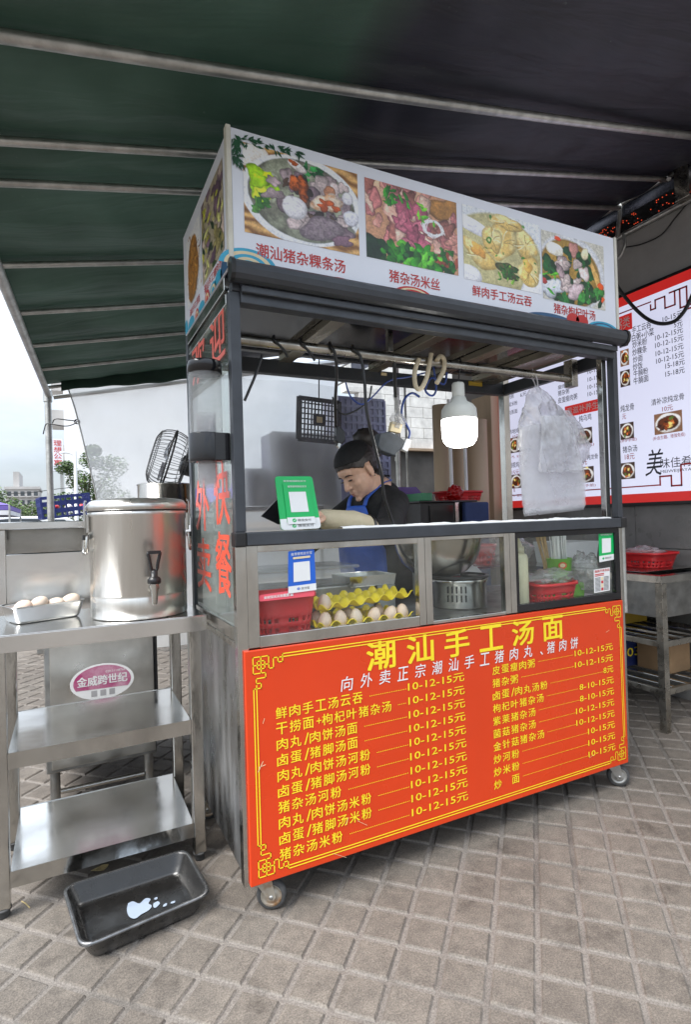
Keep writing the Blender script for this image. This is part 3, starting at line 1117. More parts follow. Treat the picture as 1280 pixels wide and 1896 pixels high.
def car(label, x, y, ln=4.3):
    t = thing('parked_car', label, 'car', (x, y, 0), 'cars parked along the road')
    prof = [(-.5, .35), (-.5, .8), (-.46, .88), (-.22, .96), (-.1, 1.38), (.02, 1.46), (.22, 1.44), (.36, 1.1), (.48, .98), (.5, .8), (.5, .35)]
    mb = MB()
    a = [(x + p * ln, y - .85, z) for p, z in prof]; b = [(x + p * ln, y + .85, z) for p, z in prof]
    k = len(prof)
    mb.add(a + b, [tuple(range(k)), tuple(range(2 * k - 1, k - 1, -1))] + [(i, i + k, (i + 1) % k + k, (i + 1) % k) for i in range(k)], M_CARW)
    mb.build('body', t, bevel=.05, weld=True)
    mb = MB()
    for sy in (-.856, .856):
        mb.add([(x + p * ln, y + sy, z) for p, z in ((-.17, .98), (-.085, 1.34), (.05, 1.39), (.2, 1.37), (.31, 1.06))], [(0, 1, 2, 3, 4)], M_WIN)
    mb.build('window', t)
    for sx in (-.31, .31):
        for sy in (-.8, .8):
            mb = MB()
            Mx = Matrix.Rotation(R(90), 3, 'X')
            mb.lathe([(0, -.1), (.2, -.1), (.32, -.08), (.33, 0), (.32, .08), (.2, .1), (0, .1)], (x + sx * ln, y + sy, .33), M_RUBBER, 18, Mx)
            mb.build('wheel', t)


car('white car behind the steel counter, the further left of two', gx(8, 17), 17)
car('white car behind the steel counter, the one nearer the post', gx(66, 20), 20)
wr = MB(); wr.tube([(gx(-60, 34), 34, zz(-60, 919, 34)), (gx(60, 34), 34, zz(60, 912, 34)), (gx(110, 34), 34, zz(110, 905, 34)), (gx(200, 34), 34, zz(200, 896, 34))], .02, M_BLACK, 5)
tag(wr.build('overhead_wire'), 'thin black overhead wire across the sky at left', 'wire')

# blue crates stacked behind the post
M_BLUEPL = pbr('navy_crate_plastic', (.022, .035, .16), .4, 0, .15, 6, .08)


def crate(label, c, w, d, h, rot, mat, hollow=(4, 3), group=None):
    """open crate with slotted sides, built of rails and ribs"""
    t = thing('plastic_crate', label, 'crate', c, group)
    Mx = Matrix.Translation(Vector(c)) @ Matrix.Rotation(rot[2], 4, 'Z') @ Matrix.Rotation(rot[1], 4, 'Y') @ Matrix.Rotation(rot[0], 4, 'X')
    M4 = Mx
    mb = MB()
    th = .012
    for s_ in (-1, 1):
        nx_, nz2 = hollow
        for k in range(nz2 + 1):
            z = h * k / nz2
            hh = .018
            mb.box((-w / 2, s_ * d / 2 - th / 2, max(0, z - hh)), (w / 2, s_ * d / 2 + th / 2, min(h, z + hh)), mat, M4)
            mb.box((s_ * w / 2 - th / 2, -d / 2 + th, max(0, z - hh)), (s_ * w / 2 + th / 2, d / 2 - th, min(h, z + hh)), mat, M4)
        for k in range(nx_ + 1):
            x = -w / 2 + w * k / nx_
            mb.box((x - .008, s_ * d / 2 - th * .8, .004), (x + .008, s_ * d / 2 + th * .8, h - .004), mat, M4)
            y = -d / 2 + d * k / nx_
            mb.box((s_ * w / 2 - th * .8, y - .008, .004), (s_ * w / 2 + th * .8, y + .008, h - .004), mat, M4)
    mb.build('side_walls', t)
    mb = MB(); mb.box((-w / 2, -d / 2, -.004), (w / 2, d / 2, .006), mat, M4); mb.build('base_panel', t)
    return t


cb = P(121, 957, 'y', 4.3)
crate('dark blue slotted crate tilted on its stack behind the steel post', (cb.x, 4.3, cb.z), .40, .3, .20, (0, R(-6), R(8)), M_BLUEPL, (4, 3))
for i in range(5):
    crate('dark blue crate in the hidden stack under the tilted one', (cb.x, 4.3, .0 + i * .235), .44, .32, .225, (0, 0, R(5)), M_BLUEPL, (4, 3), 'blue crates stacked behind the post') if i > 3 else None
if True:
    st = MB(); st.box((cb.x - .25, 4.12, 0), (cb.x + .25, 4.5, .935), M_STEELD)
    tag(st.build('steel_stand', bevel=.004), 'plain steel stand carrying the blue crates behind the post', 'stand')
mb = MB()
for i in range(3):
    mb.ell((cb.x - .08 + i * .11, 4.3, cb.z + .09), (.035, .06, .03), (M_REDPL, M_WHITEC)[i % 2], 10, 6)
tag(mb.build('fruit_packets'), 'red and white packets lying inside the tilted blue crate', 'packets')

# ================================================================== FOOD CART
cart = thing('food_cart', 'steel and glass street food cart with photo fascia and orange red menu panel', 'food cart', (W / 2, D / 2, 0))


def cbox(name, a, b, mat, bevel=.0015, parent=None):
    mb = MB(); mb.box(a, b, mat)
    return mb.build(name, parent or cart, bevel=bevel)


# posts
cbox('corner_post', (-.008, -.004, 1.092), (.022, .028, 1.775), M_DARKAL)
cbox('corner_post', (1.588, -.004, 1.092), (1.614, .028, 1.775), M_DARKAL)
cbox('corner_post', (-.006, .612, .10), (.026, .65, 1.84), M_DARKAL)
cbox('corner_post', (1.562, .612, .10), (1.600, .65, 1.84), M_STEEL)
cbox('inner_post', (-.002, .030, .79), (.026, .058, 1.79), M_STEEL)
cbox('inner_post', (1.560, .030, 1.092), (1.586, .056, 1.79), M_STEEL)
cbox('lower_post', (-.012, -.004, .10), (.020, .028, 1.05), M_STEEL)
cbox('lower_post', (1.588, -.004, .10), (1.606, .028, 1.05), M_STEEL)
tb_ = MB(); tb_.tube([(1.622, .01, .70), (1.622, .01, 1.05)], .012, M_GALV, 10); tb_.build('side_tube', cart)
# counter rail with corner joints, glass shelf, plastic edging
cbox('counter_rail', (.020, -.014, 1.052), (1.590, .030, 1.090), M_DARKAL, .003)
cbox('counter_rail', (1.590, .032, 1.052), (1.612, .61, 1.088), M_DARKAL, .003)
for x in (-.014, 1.5905):
    cbox('corner_joint', (x, -.016, 1.050), (x + .033, .0315, 1.092), M_BLACK, .004)
mb = MB(); mb.box((.03, .031, 1.078), (1.58, .20, 1.084), M_GLASS); mb.build('shelf_glass', cart)
mb = MB()
n = 90
vs = []
for i in range(n + 1):
    x = .33 + 1.22 * i / n
    hgt = .004 + .006 * abs(mnoise.noise((x * 9, 0, 2))) + .003 * abs(mnoise.noise((x * 40, 0, 3)))
    vs += [(x, .0, 1.0905), (x, .004, 1.0905 + hgt), (x, .03, 1.0905 + hgt * 1.2), (x, .06, 1.0905)]
mb.add(vs, [(i * 4 + j, (i + 1) * 4 + j, (i + 1) * 4 + j + 1, i * 4 + j + 1) for i in range(n) for j in range(3)], M_WHITEC, True)
mb.build('plastic_edging', cart)
# glass case frames
for x0, x1 in ((.0205, .054), (.603, .6295), (.6305, .657), (.974, 1.000), (1.001, 1.028)):
    cbox('case_upright', (x0, -.002, .76), (x1, .024, 1.0515), M_STEEL)
cbox('case_sill', (.054, -.001, .758), (.603, .022, .792), M_STEEL)
cbox('case_sill', (.657, -.001, .758), (.974, .022, .770), M_STEEL)
cbox('case_lintel', (.054, -.001, 1.032), (.603, .022, 1.0515), M_STEEL)
cbox('case_lintel', (.657, -.001, 1.038), (.974, .022, 1.0515), M_STEEL)
for a_, b_ in (((1.0285, -.003, .760), (1.5875, .02, .787)), ((1.0285, -.003, 1.030), (1.5875, .02, 1.0515)), ((1.562, -.003, .787), (1.5875, .02, 1.030)), ((1.0285, -.003, .787), (1.040, .02, 1.030))):
    cbox('window_frame', a_, b_, M_BLACKG)
for a_, b_, z0, z1 in ((.054, .603, .792, 1.032), (.657, .974, .770, 1.038), (1.040, 1.562, .787, 1.030)):
    mb = MB(); mb.box((a_, .008, z0), (b_, .011, z1), M_GLASS); mb.build('glass_pane', cart)
# right side glass and left side glass
mb = MB(); mb.box((1.596, .06, .80), (1.599, .61, 1.05), M_GLASS); mb.build('side_pane', cart)
mb = MB(); mb.box((.001, .060, .815), (.005, .608, 1.760), M_GLASS2)
sg = mb.build('side_pane', cart)
mb = MB()
fnL = lambda u, v: Vector((-.0015, u, v))


def side_ch(ch, y0, y1, z0, z1):
    put_text(mb, ch, lambda u, v: Vector((-.0015, -u, v)), -y0, -y1, z0, z1, M_REDGL, .022)


for ch, z0, z1 in (('迎', 1.62, 1.80), ('快', 1.115, 1.305), ('餐', .895, 1.090)):
    side_ch(ch, .27, .085, z0, min(z1, 1.775))
for ch, z0, z1 in (('欢', 1.62, 1.775), ('外', 1.095, 1.275), ('卖', .885, 1.065)):
    side_ch(ch, .56, .35, z0, z1)
mb.build('lettering', sg)
for a_, b_ in (((-.003, .059, .772), (.012, .611, .814)), ((-.003, .059, 1.7605), (.012, .611, 1.79)), ((-.007, .059, 1.80), (.014, .611, 1.838))):
    cbox('side_channel', a_, b_, M_STEEL)
cbox('side_channel', (-.005, .030, .752), (.012, .611, .7715), M_STEELG)
# lower body
M_SIDE = pbr('scuffed_steel_panel', (.40, .40, .40), .33, 1, .35, 5, .14, .0015, 12, stretch=(1, 1, .3))
cbox('side_panel', (.000, .030, .105), (.006, .611, .751), M_SIDE)
cbox('side_panel', (1.594, .030, .105), (1.600, .611, .751), M_SIDE)
cbox('floor_panel', (.008, .010, .105), (1.592, .645, .118), M_STEELD)
cbox('rear_panel', (.028, .640, .12), (1.560, .646, .745), M_STEELD)
cbox('counter_deck', (.008, .026, .750), (1.592, .648, .764), M_STEELD)
# the printed menu panel on the front
mb = MB(); mb.box((.003, -.017, .103), (1.577, -.0045, .757), M_REDV)
menu = mb.build('menu_panel', cart, bevel=.002)
fm = lambda u, v: Vector((u, -.0185, v))
mb = MB()
put_text(mb, '潮汕手工汤面', fm, .367, 1.257, .646, .733, M_YEL, .030, spread=.68)
mb.build('title_lettering', menu)
mb = MB()
put_text(mb, '向外卖正宗潮汕手工猪肉丸、', fm, .285, 1.155, .598, .641, M_WHITEC, .006, spread=.63, shear=.12)
put_text(mb, '猪肉饼', fm, 1.140, 1.322, .598, .641, M_WHITEC, .006, spread=.66, shear=.12)
mb.build('subtitle_lettering', menu)
LEFT = ['鲜肉手工汤云吞', '干捞面+枸杞叶猪杂汤', '肉丸/肉饼汤面', '卤蛋/猪脚汤面', '肉丸/肉饼汤河粉', '卤蛋/猪脚汤河粉', '猪杂汤河粉', '肉丸/肉饼汤米粉', '卤蛋/猪脚汤米粉', '猪杂汤米粉']
RIGHT = [('皮蛋瘦肉粥', '10-12-15元'), ('猪杂粥', '10-12-15元'), ('卤蛋/肉丸汤粉', '8元'), ('枸杞叶猪杂汤', '8-10-15元'), ('紫莱猪杂汤', '8-10-15元'), ('菌菇猪杂汤', '10-12-15元'), ('金针菇猪杂汤', '10-12-15元'), ('炒河粉', '10-15元'), ('炒米粉', '10-15元'), ('炒  面', '10-15元')]
mbN, mbP, mbD = MB(), MB(), MB()


def name_row(s, u0, z, pitch, hgt):
    u = u0
    i = 0
    for ch in s:
        if ch in '/+':
            put_text(mbN, ch, fm, u + .002, u + pitch * .42, z + (.0 if ch == '/' else .008), z + hgt * (1 if ch == '/' else .75), M_YEL, .012)
            u += pitch * .48
        elif ch == ' ':
            u += pitch * .5
        else:
            put_text(mbN, ch, fm, u, u + pitch * .82, z, z + hgt, M_YEL, .016)
            u += pitch
    return u


for i, s in enumerate(LEFT):
    z = .5535 - i * .0446
    ue = name_row(s, .089, z, .0412, .033)
    put_text(mbP, '10-12-15元', fm, .537, .763, z + .006, z + .034, M_YEL, .014)
    u = ue + .018
    while u < .528:
        rect2d(mbD, u, u + .0032, z + .014, z + .0165, fm, M_YEL); u += .0066
for i, (s, p) in enumerate(RIGHT):
    z = .5585 - i * .0440
    ue = name_row(s, .887 - i * .001, z, .0412, .030)
    w = {10: .214, 9: .192, 7: .152, 8: .152, 2: .057}.get(len(p), .2)
    w = .214 if p.startswith('10-12') else .192 if p.startswith('8-10') else .152 if p.startswith('10-15') else .057
    put_text(mbP, p, fm, 1.506 - w - i * .0006, 1.506 - i * .0006, z + .008, z + .034, M_YEL, .014)
    u = ue + .01
    while u < 1.498 - w:
        rect2d(mbD, u, u + .0032, z + .016, z + .0182, fm, M_YEL); u += .0066
mbN.build('dish_lettering', menu)
mbP.build('price_lettering', menu)
mbD.build('dotted_leaders', menu)
mb = MB()
u0, u1, v0, v1 = .026, 1.560, .124, .738
for ins in (0, .0085):
    a_, b_, c_, d_ = u0 + ins, u1 - ins, v0 + ins, v1 - ins
    g = .088 - ins * 2
    for seg in (((a_ + g, c_), (b_ - g, c_)), ((a_ + g, d_), (b_ - g, d_)), ((a_, c_ + g), (a_, d_ - g)), ((b_, c_ + g), (b_, d_ - g))):
        line2d(mb, seg, .0032, fm, M_YEL)
fret = [[(0, .088), (.022, .088), (.022, .074), (.008, .074), (.008, .060), (.036, .060), (.036, .046), (0, .046), (0, .0), (.046, 0), (.046, .036), (.060, .036), (.060, .008), (.074, .008), (.074, .022), (.088, .022), (.088, 0)],
        [(.0085, .088 - .017), (.0085, .088 - .017)],
        [(.012, .012), (.034, .012), (.034, .034), (.012, .034), (.012, .012)], [(.0, .023), (.023, .023), (.023, 0)], [(.023, .046), (.023, .023), (.046, .023)]]
for sx, sy, cx, cy in ((1, 1, u0, v0), (-1, 1, u1, v0), (1, -1, u0, v1), (-1, -1, u1, v1)):
    for pl in fret:
        line2d(mb, [(cx + sx * x, cy + sy * y) for x, y in pl], .0030, fm, M_YEL)
mb.build('fret_border', menu)
# wear on the panel
mb = MB()
for (u, v, l, a_, w) in ((.032, .418, .03, 60, .0018), (.034, .43, .02, 10, .0016), (.255, .126, .05, -30, .0008), (.34, .200, .04, -35, .0009), (1.47, .64, .02, 20, .0012), (.9, .30, .02, 80, .0007), (1.35, .17, .03, 15, .0008), (.05, .55, .014, 70, .0014), (.30, .20, .02, 60, .0012)):
    line2d(mb, [(u, v), (u + l * math.cos(R(a_)), v + l * math.sin(R(a_)))], w, lambda p, q: Vector((p, -.0192, q)), M_CREAMP)
mb.build('scratch_marks', menu)

# casters
M_RUST = pbr('rusty_zinc', (.45, .42, .36), .5, .7, .1, 16, .15, .001, 60, col2=(.30, .17, .08), cpos=(.45, .62))


def caster(x, y, ang, mat, hub):
    r, w = .043, .026
    t = MB()
    Rz = Matrix.Rotation(ang, 3, 'Z')
    Mx = Rz @ Matrix.Rotation(R(90), 3, 'X')
    c = Vector((x, y, r)) + Rz @ Vector((.028, 0, 0))
    fk = MB()
    top = Vector((x, y, .097))
    for s_ in (-1, 1):
        o = Rz @ Vector((0, s_ * (w / 2 + .004), 0))
        n = (Rz @ Vector((0, 1, 0)))
        a = [top + o + Rz @ Vector((-.024, 0, 0)), top + o + Rz @ Vector((.030, 0, 0)), c + o + Rz @ Vector((.013, 0, 0)), c + o + Rz @ Vector((.006, 0, -.012)), c + o + Rz @ Vector((-.008, 0, -.011)), c + o + Rz @ Vector((-.013, 0, 0))]
        fk.slab(a, n * s_, .003, mat)
    Mb = Matrix.Translation(top) @ Rz.to_4x4()
    fk.box((-.026, -w / 2 - .007, -.002), (.032, w / 2 + .007, .003), mat, Mb)
    fk.lathe([(0, .003), (.02, .003), (.02, .010), (0, .010)], top, mat, 16)
    fo = fk.build('caster', cart)
    fo['label'] = 'swivel caster'
    ty = MB()
    ty.lathe([(.030, -w / 2), (.038, -w / 2), (.0425, -w / 2 + .005), (r, 0), (.0425, w / 2 - .005), (.038, w / 2), (.030, w / 2)], c, M_RUBBER, 30, Mx)
    to = ty.build('tyre', fo)
    rm = MB()
    rm.lathe([(0, -w / 2 - .002), (.012, -w / 2 - .003), (.014, -w / 2 + .003), (.027, -w / 2 + .004), (.0305, -w / 2 - .001), (.0305, w / 2 + .001), (.027, w / 2 - .004), (.014, w / 2 - .003), (.012, w / 2 + .003), (0, w / 2 + .002)], c, hub, 24, Mx)
    rm.lathe([(0, -w / 2 - .010), (.006, -w / 2 - .010), (.006, w / 2 + .010), (0, w / 2 + .010)], c, M_GALV, 6, Mx)
    rm.build('rim', fo)


caster(.050, .035, R(-25), M_RUST, M_RUST)
caster(1.535, .035, R(-35), M_GALV, M_GALV)
caster(.05, .60, R(160), M_RUST, M_RUST)
caster(1.535, .60, R(200), M_GALV, M_GALV)

# sign box, awning housing, ceiling
ZB, ZT = 1.846, 2.236
M_SIGNW = M_WHITEV
M_TRIMW = pbr('aged_white_trim', (.62, .60, .52), .5, 0, .1, 14, .05)
mb = MB()
mb.box((.004, -.018, ZB), (1.596, -.012, ZT), M_SIGNW)
mb.box((-.006, .004, ZB), (.000, .646, ZT - .01), M_SIGNW)
mb.box((1.600, .004, ZB), (1.606, .646, ZT - .01), M_SIGNW)
mb.box((.006, .648, ZB), (1.594, .654, ZT), M_SIGNW)
mb.box((.006, -.010, ZT - .012), (1.594, .646, ZT - .006), M_SIGNW)
sign = mb.build('sign_box', cart, bevel=.001)
for x in (-.011, 1.597):
    mb = MB(); mb.box((x, -.022, ZB), (x + .014, .003, ZT + .004), M_TRIMW); mb.build('corner_trim', sign, bevel=.002)
fs = lambda u, v: Vector((u, -.0195, v))
for cap, c0, c1, c2, c3 in (('潮汕猪杂粿条汤', .069, .355, 1.879, 1.919), ('猪杂汤米丝', .514, .713, 1.880, 1.920), ('鲜肉手工汤云吞', .853, 1.131, 1.886, 1.924), ('猪杂枸杞叶汤', 1.245, 1.472, 1.880, 1.918)):
    mb = MB(); put_text(mb, cap, fs, c0, c1, c2, c3, M_REDTXT, .012); mb.build('dish_lettering', sign)
# cloud and wave prints along the lower edge
mb = MB()


def arch(cu, ru, rv, cols, z0=ZB + .001, fn=fs, lift=0.0003, dirn=(0, -1, 0)):
    for i, c in enumerate(cols):
        k = 1 - i * .17
        dv = Vector(dirn) * (lift * i)
        disc2d(mb, cu, z0, ru * k, rv * k, lambda a, b, dv=dv: fn(a, b) + dv, c, 0, 180, 26)


arch(.045, .085, .050, (M_LIGHTBLUE, M_CREAMP, M_LIGHTBLUE, M_CREAMP, M_LIGHTBLUE))
arch(.335, .055, .016, (M_REDTXT, M_CREAMP))
arch(.605, .075, .030, (M_REDTXT, M_CREAMP, M_REDTXT))
arch(1.225, .130, .028, (M_NAVYP, M_NAVYP))
for q in (1.345, 1.395):
    disc2d(mb, q, ZB + .022, .034, .024, lambda a, b: fs(a, b) + Vector((0, -.0004, 0)), M_REDTXT, 0, 360, 24)
rect2d(mb, 1.315, 1.425, ZB + .001, ZB + .018, lambda a, b: fs(a, b) + Vector((0, -.0005, 0)), M_REDTXT)
arch(1.515, .090, .034, (M_LIGHTBLUE, M_NAVYP, M_LIGHTBLUE, M_LIGHTBLUE))
mb.build('cloud_print', sign)
# bamboo leaves in the left upper corner
mb = MB()
r_ = random.Random(3)
for i in range(95):
    if i < 45:
        cu, cv = .012 + r_.random() * .22, 2.222 - abs(r_.gauss(0, .008)) - .0
        cv -= .02 * (1 - (cu / .24)) * r_.random()
        a_ = R(-20 + r_.gauss(0, 35))
    else:
        cu, cv = .010 + abs(r_.gauss(0, .012)), 2.215 - r_.random() * .085
        a_ = R(-75 + r_.gauss(0, 35))
    l, w = .014 + r_.random() * .014, .0025 + r_.random() * .002
    d = (math.cos(a_), math.sin(a_))
    q = [(cu, cv), (cu + d[0] * l * .4 - d[1] * w, cv + d[1] * l * .4 + d[0] * w), (cu + d[0] * l, cv + d[1] * l), (cu + d[0] * l * .4 + d[1] * w, cv + d[1] * l * .4 - d[0] * w)]
    q = [(max(.005, min(1.59, a)), min(2.232, b)) for a, b in q]
    k = .00002 * i
    mb.add([fs(*p) - Vector((0, .0004 + k, 0)) for p in q], [(0, 1, 2, 3)], M_LEAFP)
mb.build('leaf_print', sign)

# ---- printed dish pictures: a small numpy painter, one point colour per grid vertex


class Paint:
    def __init__(s, w, h, col, seed=1):
        s.w, s.h = w, h
        s.rg = np.random.default_rng(seed)
        s.y, s.x = np.mgrid[0:h, 0:w].astype(float)
        s.x = s.x / (w - 1); s.y = 1 - s.y / (h - 1)
        s.a = np.ones((h, w, 3)) * np.array(S(*col))
        s.asp = w / h

    def vn(s, sc, oct_=3):
        out = np.zeros((s.h, s.w)); amp = 1; tot = 0
        for o in range(oct_):
            n = max(2, int(sc * 2 ** o)); g = s.rg.random((n + 2, int(n * s.asp) + 3))
            fx = s.x * (g.shape[1] - 2); fy = s.y * n
            ix = fx.astype(int); iy = fy.astype(int); tx = fx - ix; ty = fy - iy
            tx = tx * tx * (3 - 2 * tx); ty = ty * ty * (3 - 2 * ty)
            ix = np.clip(ix, 0, g.shape[1] - 2); iy = np.clip(iy, 0, n)
            out += amp * ((g[iy, ix] * (1 - tx) + g[iy, ix + 1] * tx) * (1 - ty) + (g[iy + 1, ix] * (1 - tx) + g[iy + 1, ix + 1] * tx) * ty)
            tot += amp; amp *= .55
        return out / tot

    def blob(s, cx, cy, rx, ry, col, ang=0, rough=.2, var=.35, edge=.68, shade=.45, sc=9, soft=.06, col2=None):
        a = R(ang)
        dx = (s.x - cx) * s.asp; dy = s.y - cy
        u = (dx * math.cos(a) + dy * math.sin(a)) / (rx * s.asp); v = (-dx * math.sin(a) + dy * math.cos(a)) / ry
        rr = np.sqrt(u * u + v * v)
        th = np.arctan2(v, u)
        pert = 1.0
        for k in range(2, 7):
            pert = pert + rough / k * np.sin(k * th + s.rg.random() * 6.28) * s.rg.random() * 1.6
        d = rr / pert
        m = np.clip((1 - d) / soft, 0, 1)[..., None]
        n = s.vn(sc, 3)
        c = np.array(S(*col))[None, None]
        if col2 is not None:
            q = np.clip((n - .42) / .16, 0, 1)[..., None]
            c = c * (1 - q) + np.array(S(*col2))[None, None] * q
        f = (1 + (n - .5) * 2 * var) * (1 + shade * (v * .6 - u * .35)) * (1 - edge * np.clip((d - .72) / .28, 0, 1))
        s.a = s.a * (1 - m) + np.clip(c * f[..., None], 0, 1) * m
        return s

    def strand(s, pts, wd, col):
        pts = [Vector((p[0], p[1], 0)) for p in pts]
        pts = smooth_path(pts, 6)
        dmin = np.full((s.h, s.w), 9.0)
        for p, q in zip(pts[:-1], pts[1:]):
            ex, ey = (q.x - p.x) * s.asp, q.y - p.y
            L2 = ex * ex + ey * ey + 1e-9
            t = np.clip(((s.x - p.x) * s.asp * ex + (s.y - p.y) * ey) / L2, 0, 1)
            dmin = np.minimum(dmin, np.hypot((s.x - p.x) * s.asp - t * ex, s.y - p.y - t * ey))
        m = np.clip((wd - dmin) / (wd * .5), 0, 1)[..., None]
        s.a = s.a * (1 - m) + np.array(S(*col)) * (1 - .5 * np.clip(dmin / wd, 0, 1)[..., None]) * m
        return s

    def grain(s, k=.12, sc=40):
        s.a = np.clip(s.a * (1 + (s.vn(sc, 2) - .5) * 2 * k)[..., None], 0, 1)
        return s

    def mesh(s, name, fn, mat, parent, clip=None):
        """fn(u, v) on 0..1"""
        vs = [fn(j / (s.w - 1), 1 - i / (s.h - 1)) for i in range(s.h) for j in range(s.w)]
        fs_ = []
        for i in range(s.h - 1):
            for j in range(s.w - 1):
                if clip and not clip((j + .5) / (s.w - 1), 1 - (i + .5) / (s.h - 1)):
                    continue
                fs_.append((i * s.w + j, (i + 1) * s.w + j, (i + 1) * s.w + j + 1, i * s.w + j + 1))
        me = bpy.data.meshes.new(name)
        me.from_pydata([tuple(v) for v in vs], [], fs_)
        at = me.color_attributes.new('print', 'FLOAT_COLOR', 'POINT')
        c = np.ones((s.h * s.w, 4), dtype=np.float32)
        q = s.a.reshape(-1, 3)
        g = q.mean(axis=1, keepdims=True)
        q = np.clip(g + (q - g) * 1.05, 0, 1)
        q = np.clip(q * (1 + .55 * (s.vn(70, 3) - .5) + .45 * (s.vn(26, 2) - .5)).reshape(-1, 1), 0, 1)
        c[:, :3] = np.clip(1.5 * q ** 1.12, 0, .86)
        at.data.foreach_set('color', c.ravel())
        me.materials.append(mat)
        o = bpy.data.objects.new(name, me)
        COL.objects.link(o)
        if parent is not None:
            o.parent = parent
            if parent.type != 'MESH':
                o.location = -Vector(parent.get('_w', (0, 0, 0)))
        return o


def leafy(p, n, x0, x1, y0, y1, cols, r0=.03, r1=.07, seed=0, elong=2.2):
    r = random.Random(seed)
    for i in range(n):
        c = cols[r.randrange(len(cols))]
        rr = r0 + (r1 - r0) * r.random()
        p.blob(x0 + (x1 - x0) * r.random(), y0 + (y1 - y0) * r.random(), rr, rr / elong * p.asp, c, r.random() * 180, .35, .5, .5, .4, 14)


def meats(p, n, x0, x1, y0, y1, cols, r0=.05, r1=.1, seed=0, rough=.45):
    r = random.Random(seed)
    for i in range(n):
        c = cols[r.randrange(len(cols))]
        rr = r0 + (r1 - r0) * r.random()
        p.blob(x0 + (x1 - x0) * r.random(), y0 + (y1 - y0) * r.random(), rr, rr * (.5 + .5 * r.random()) * p.asp, c, r.random() * 180, rough, .35, .7, .4, 16,
               col2=tuple(min(255, int(k * .78)) for k in c) if r.random() < .6 else None)


def wood(p):
    n = p.vn(4, 2)
    st = .5 + .5 * np.sin((p.y * 46 + n * 7 + p.x * 6))
    a = np.array(S(196, 160, 108)); b = np.array(S(120, 84, 48))
    p.a = a * st[..., None] + b * (1 - st[..., None])


def dish_a():
    p = Paint(220, 156, (190, 150, 100), 11)
    wood(p)
    p.blob(.06, .88, .16, .12, (215, 210, 205), 20, .05, .05, .3, .1)
    p.blob(.5, .50, .53, .53, (228, 230, 236), 0, .02, .02, .25, .12, soft=.02)
    p.blob(.5, .50, .475, .475, (152, 156, 138), 0, .02, .18, .45, .1, 6, .03, col2=(112, 112, 100))
    p.blob(.60, .32, .30, .22, (120, 122, 112), 0, .2, .4, .3, .1, 12)
    leafy(p, 12, .05, .2, .45, .72, [(186, 214, 40), (150, 190, 40), (205, 226, 70)], .045, .085, 1, 1.3)
    leafy(p, 10, .06, .2, .28, .45, [(84, 130, 60), (60, 110, 50)], .03, .06, 2)
    leafy(p, 14, .5, .68, .72, .92, [(40, 110, 60), (62, 140, 76), (30, 84, 48)], .03, .06, 3)
    meats(p, 26, .2, .88, .22, .8, [(148, 132, 140), (170, 154, 158), (120, 104, 112), (186, 172, 172)], .05, .095, 4)
    meats(p, 12, .3, .8, .3, .75, [(70, 58, 54), (92, 72, 60)], .03, .06, 14)
    p.blob(.74, .66, .06, .10, (176, 128, 100), 40, .3, .4)
    p.blob(.47, .66, .075, .15, (122, 66, 34), 15, .5, .55, .5, .3, 18, col2=(170, 92, 46))
    p.blob(.45, .89, .09, .055, (214, 206, 204), -20, .1, .1)
    p.blob(.42, .92, .04, .03, (168, 88, 40), 0, .4, .4)
    p.blob(.71, .545, .13, .125, (206, 190, 176), 18, .25, .25, .4, .3, 14, col2=(186, 150, 120))
    p.blob(.69, .52, .07, .06, (176, 88, 44), 0, .6, .4)
    p.blob(.79, .50, .04, .04, (166, 82, 40), 0, .5, .4)
    p.blob(.42, .40, .108, .118 * p.asp * .85, (204, 202, 208), 0, .05, .10, .4, .3, 8)
    p.blob(.90, .66, .055, .055 * p.asp, (200, 198, 206), 0, .05, .10, .45, .3)
    p.blob(.93, .43, .075, .07 * p.asp, (198, 198, 208), 0, .05, .10, .45, .3)
    p.blob(.24, .50, .08, .07, (150, 136, 140), 20, .4, .35, .6)
    p.blob(.66, .22, .20, .15, (142, 130, 136), 12, .3, .45, .5, .25, 26, col2=(112, 100, 108))
    p.blob(.84, .13, .10, .07, (124, 98, 112), 10, .4, .4)
    return p.grain(.14, 60)


def dish_b():
    p = Paint(220, 156, (176, 136, 110), 21)
    p.blob(.3, .95, .45, .14, (196, 164, 140), 0, .3, .3, .3)
    p.blob(.9, .85, .2, .2, (150, 110, 60), 0, .3, .3)
    meats(p, 46, 0, 1, .3, .98, [(190, 140, 130), (206, 164, 150), (150, 100, 92), (178, 118, 118), (216, 184, 170)], .06, .12, 5)
    meats(p, 14, .35, .62, .25, .85, [(190, 116, 134), (164, 92, 112)], .07, .13, 6)
    for i in range(26):
        a = rnd.random() * 6.28
        p.strand([(.72 + .10 * math.cos(a + k * .9) + rnd.gauss(0, .012), .56 + .10 * math.sin(a + k * .9) + rnd.gauss(0, .014)) for k in range(4)], .008, (226, 226, 232))
    p.blob(.06, .12, .14, .2, (24, 48, 30), 0, .3, .5)
    leafy(p, 62, .14, 1.0, .0, .26, [(52, 130, 36), (36, 100, 30), (86, 160, 50), (20, 62, 24)], .04, .085, 7, 1.7)
    leafy(p, 12, .2, .45, .74, .95, [(60, 140, 46), (44, 110, 40)], .03, .06, 8)
    leafy(p, 8, .55, .75, .6, .85, [(120, 190, 60), (90, 160, 50)], .02, .05, 9, 3)
    meats(p, 7, .72, 1, .1, .4, [(140, 74, 56), (196, 160, 148)], .04, .07, 10)
    leafy(p, 12, .4, .95, .02, .3, [(100, 176, 62), (30, 90, 34)], .03, .06, 17, 1.6)
    return p.grain(.16, 60)


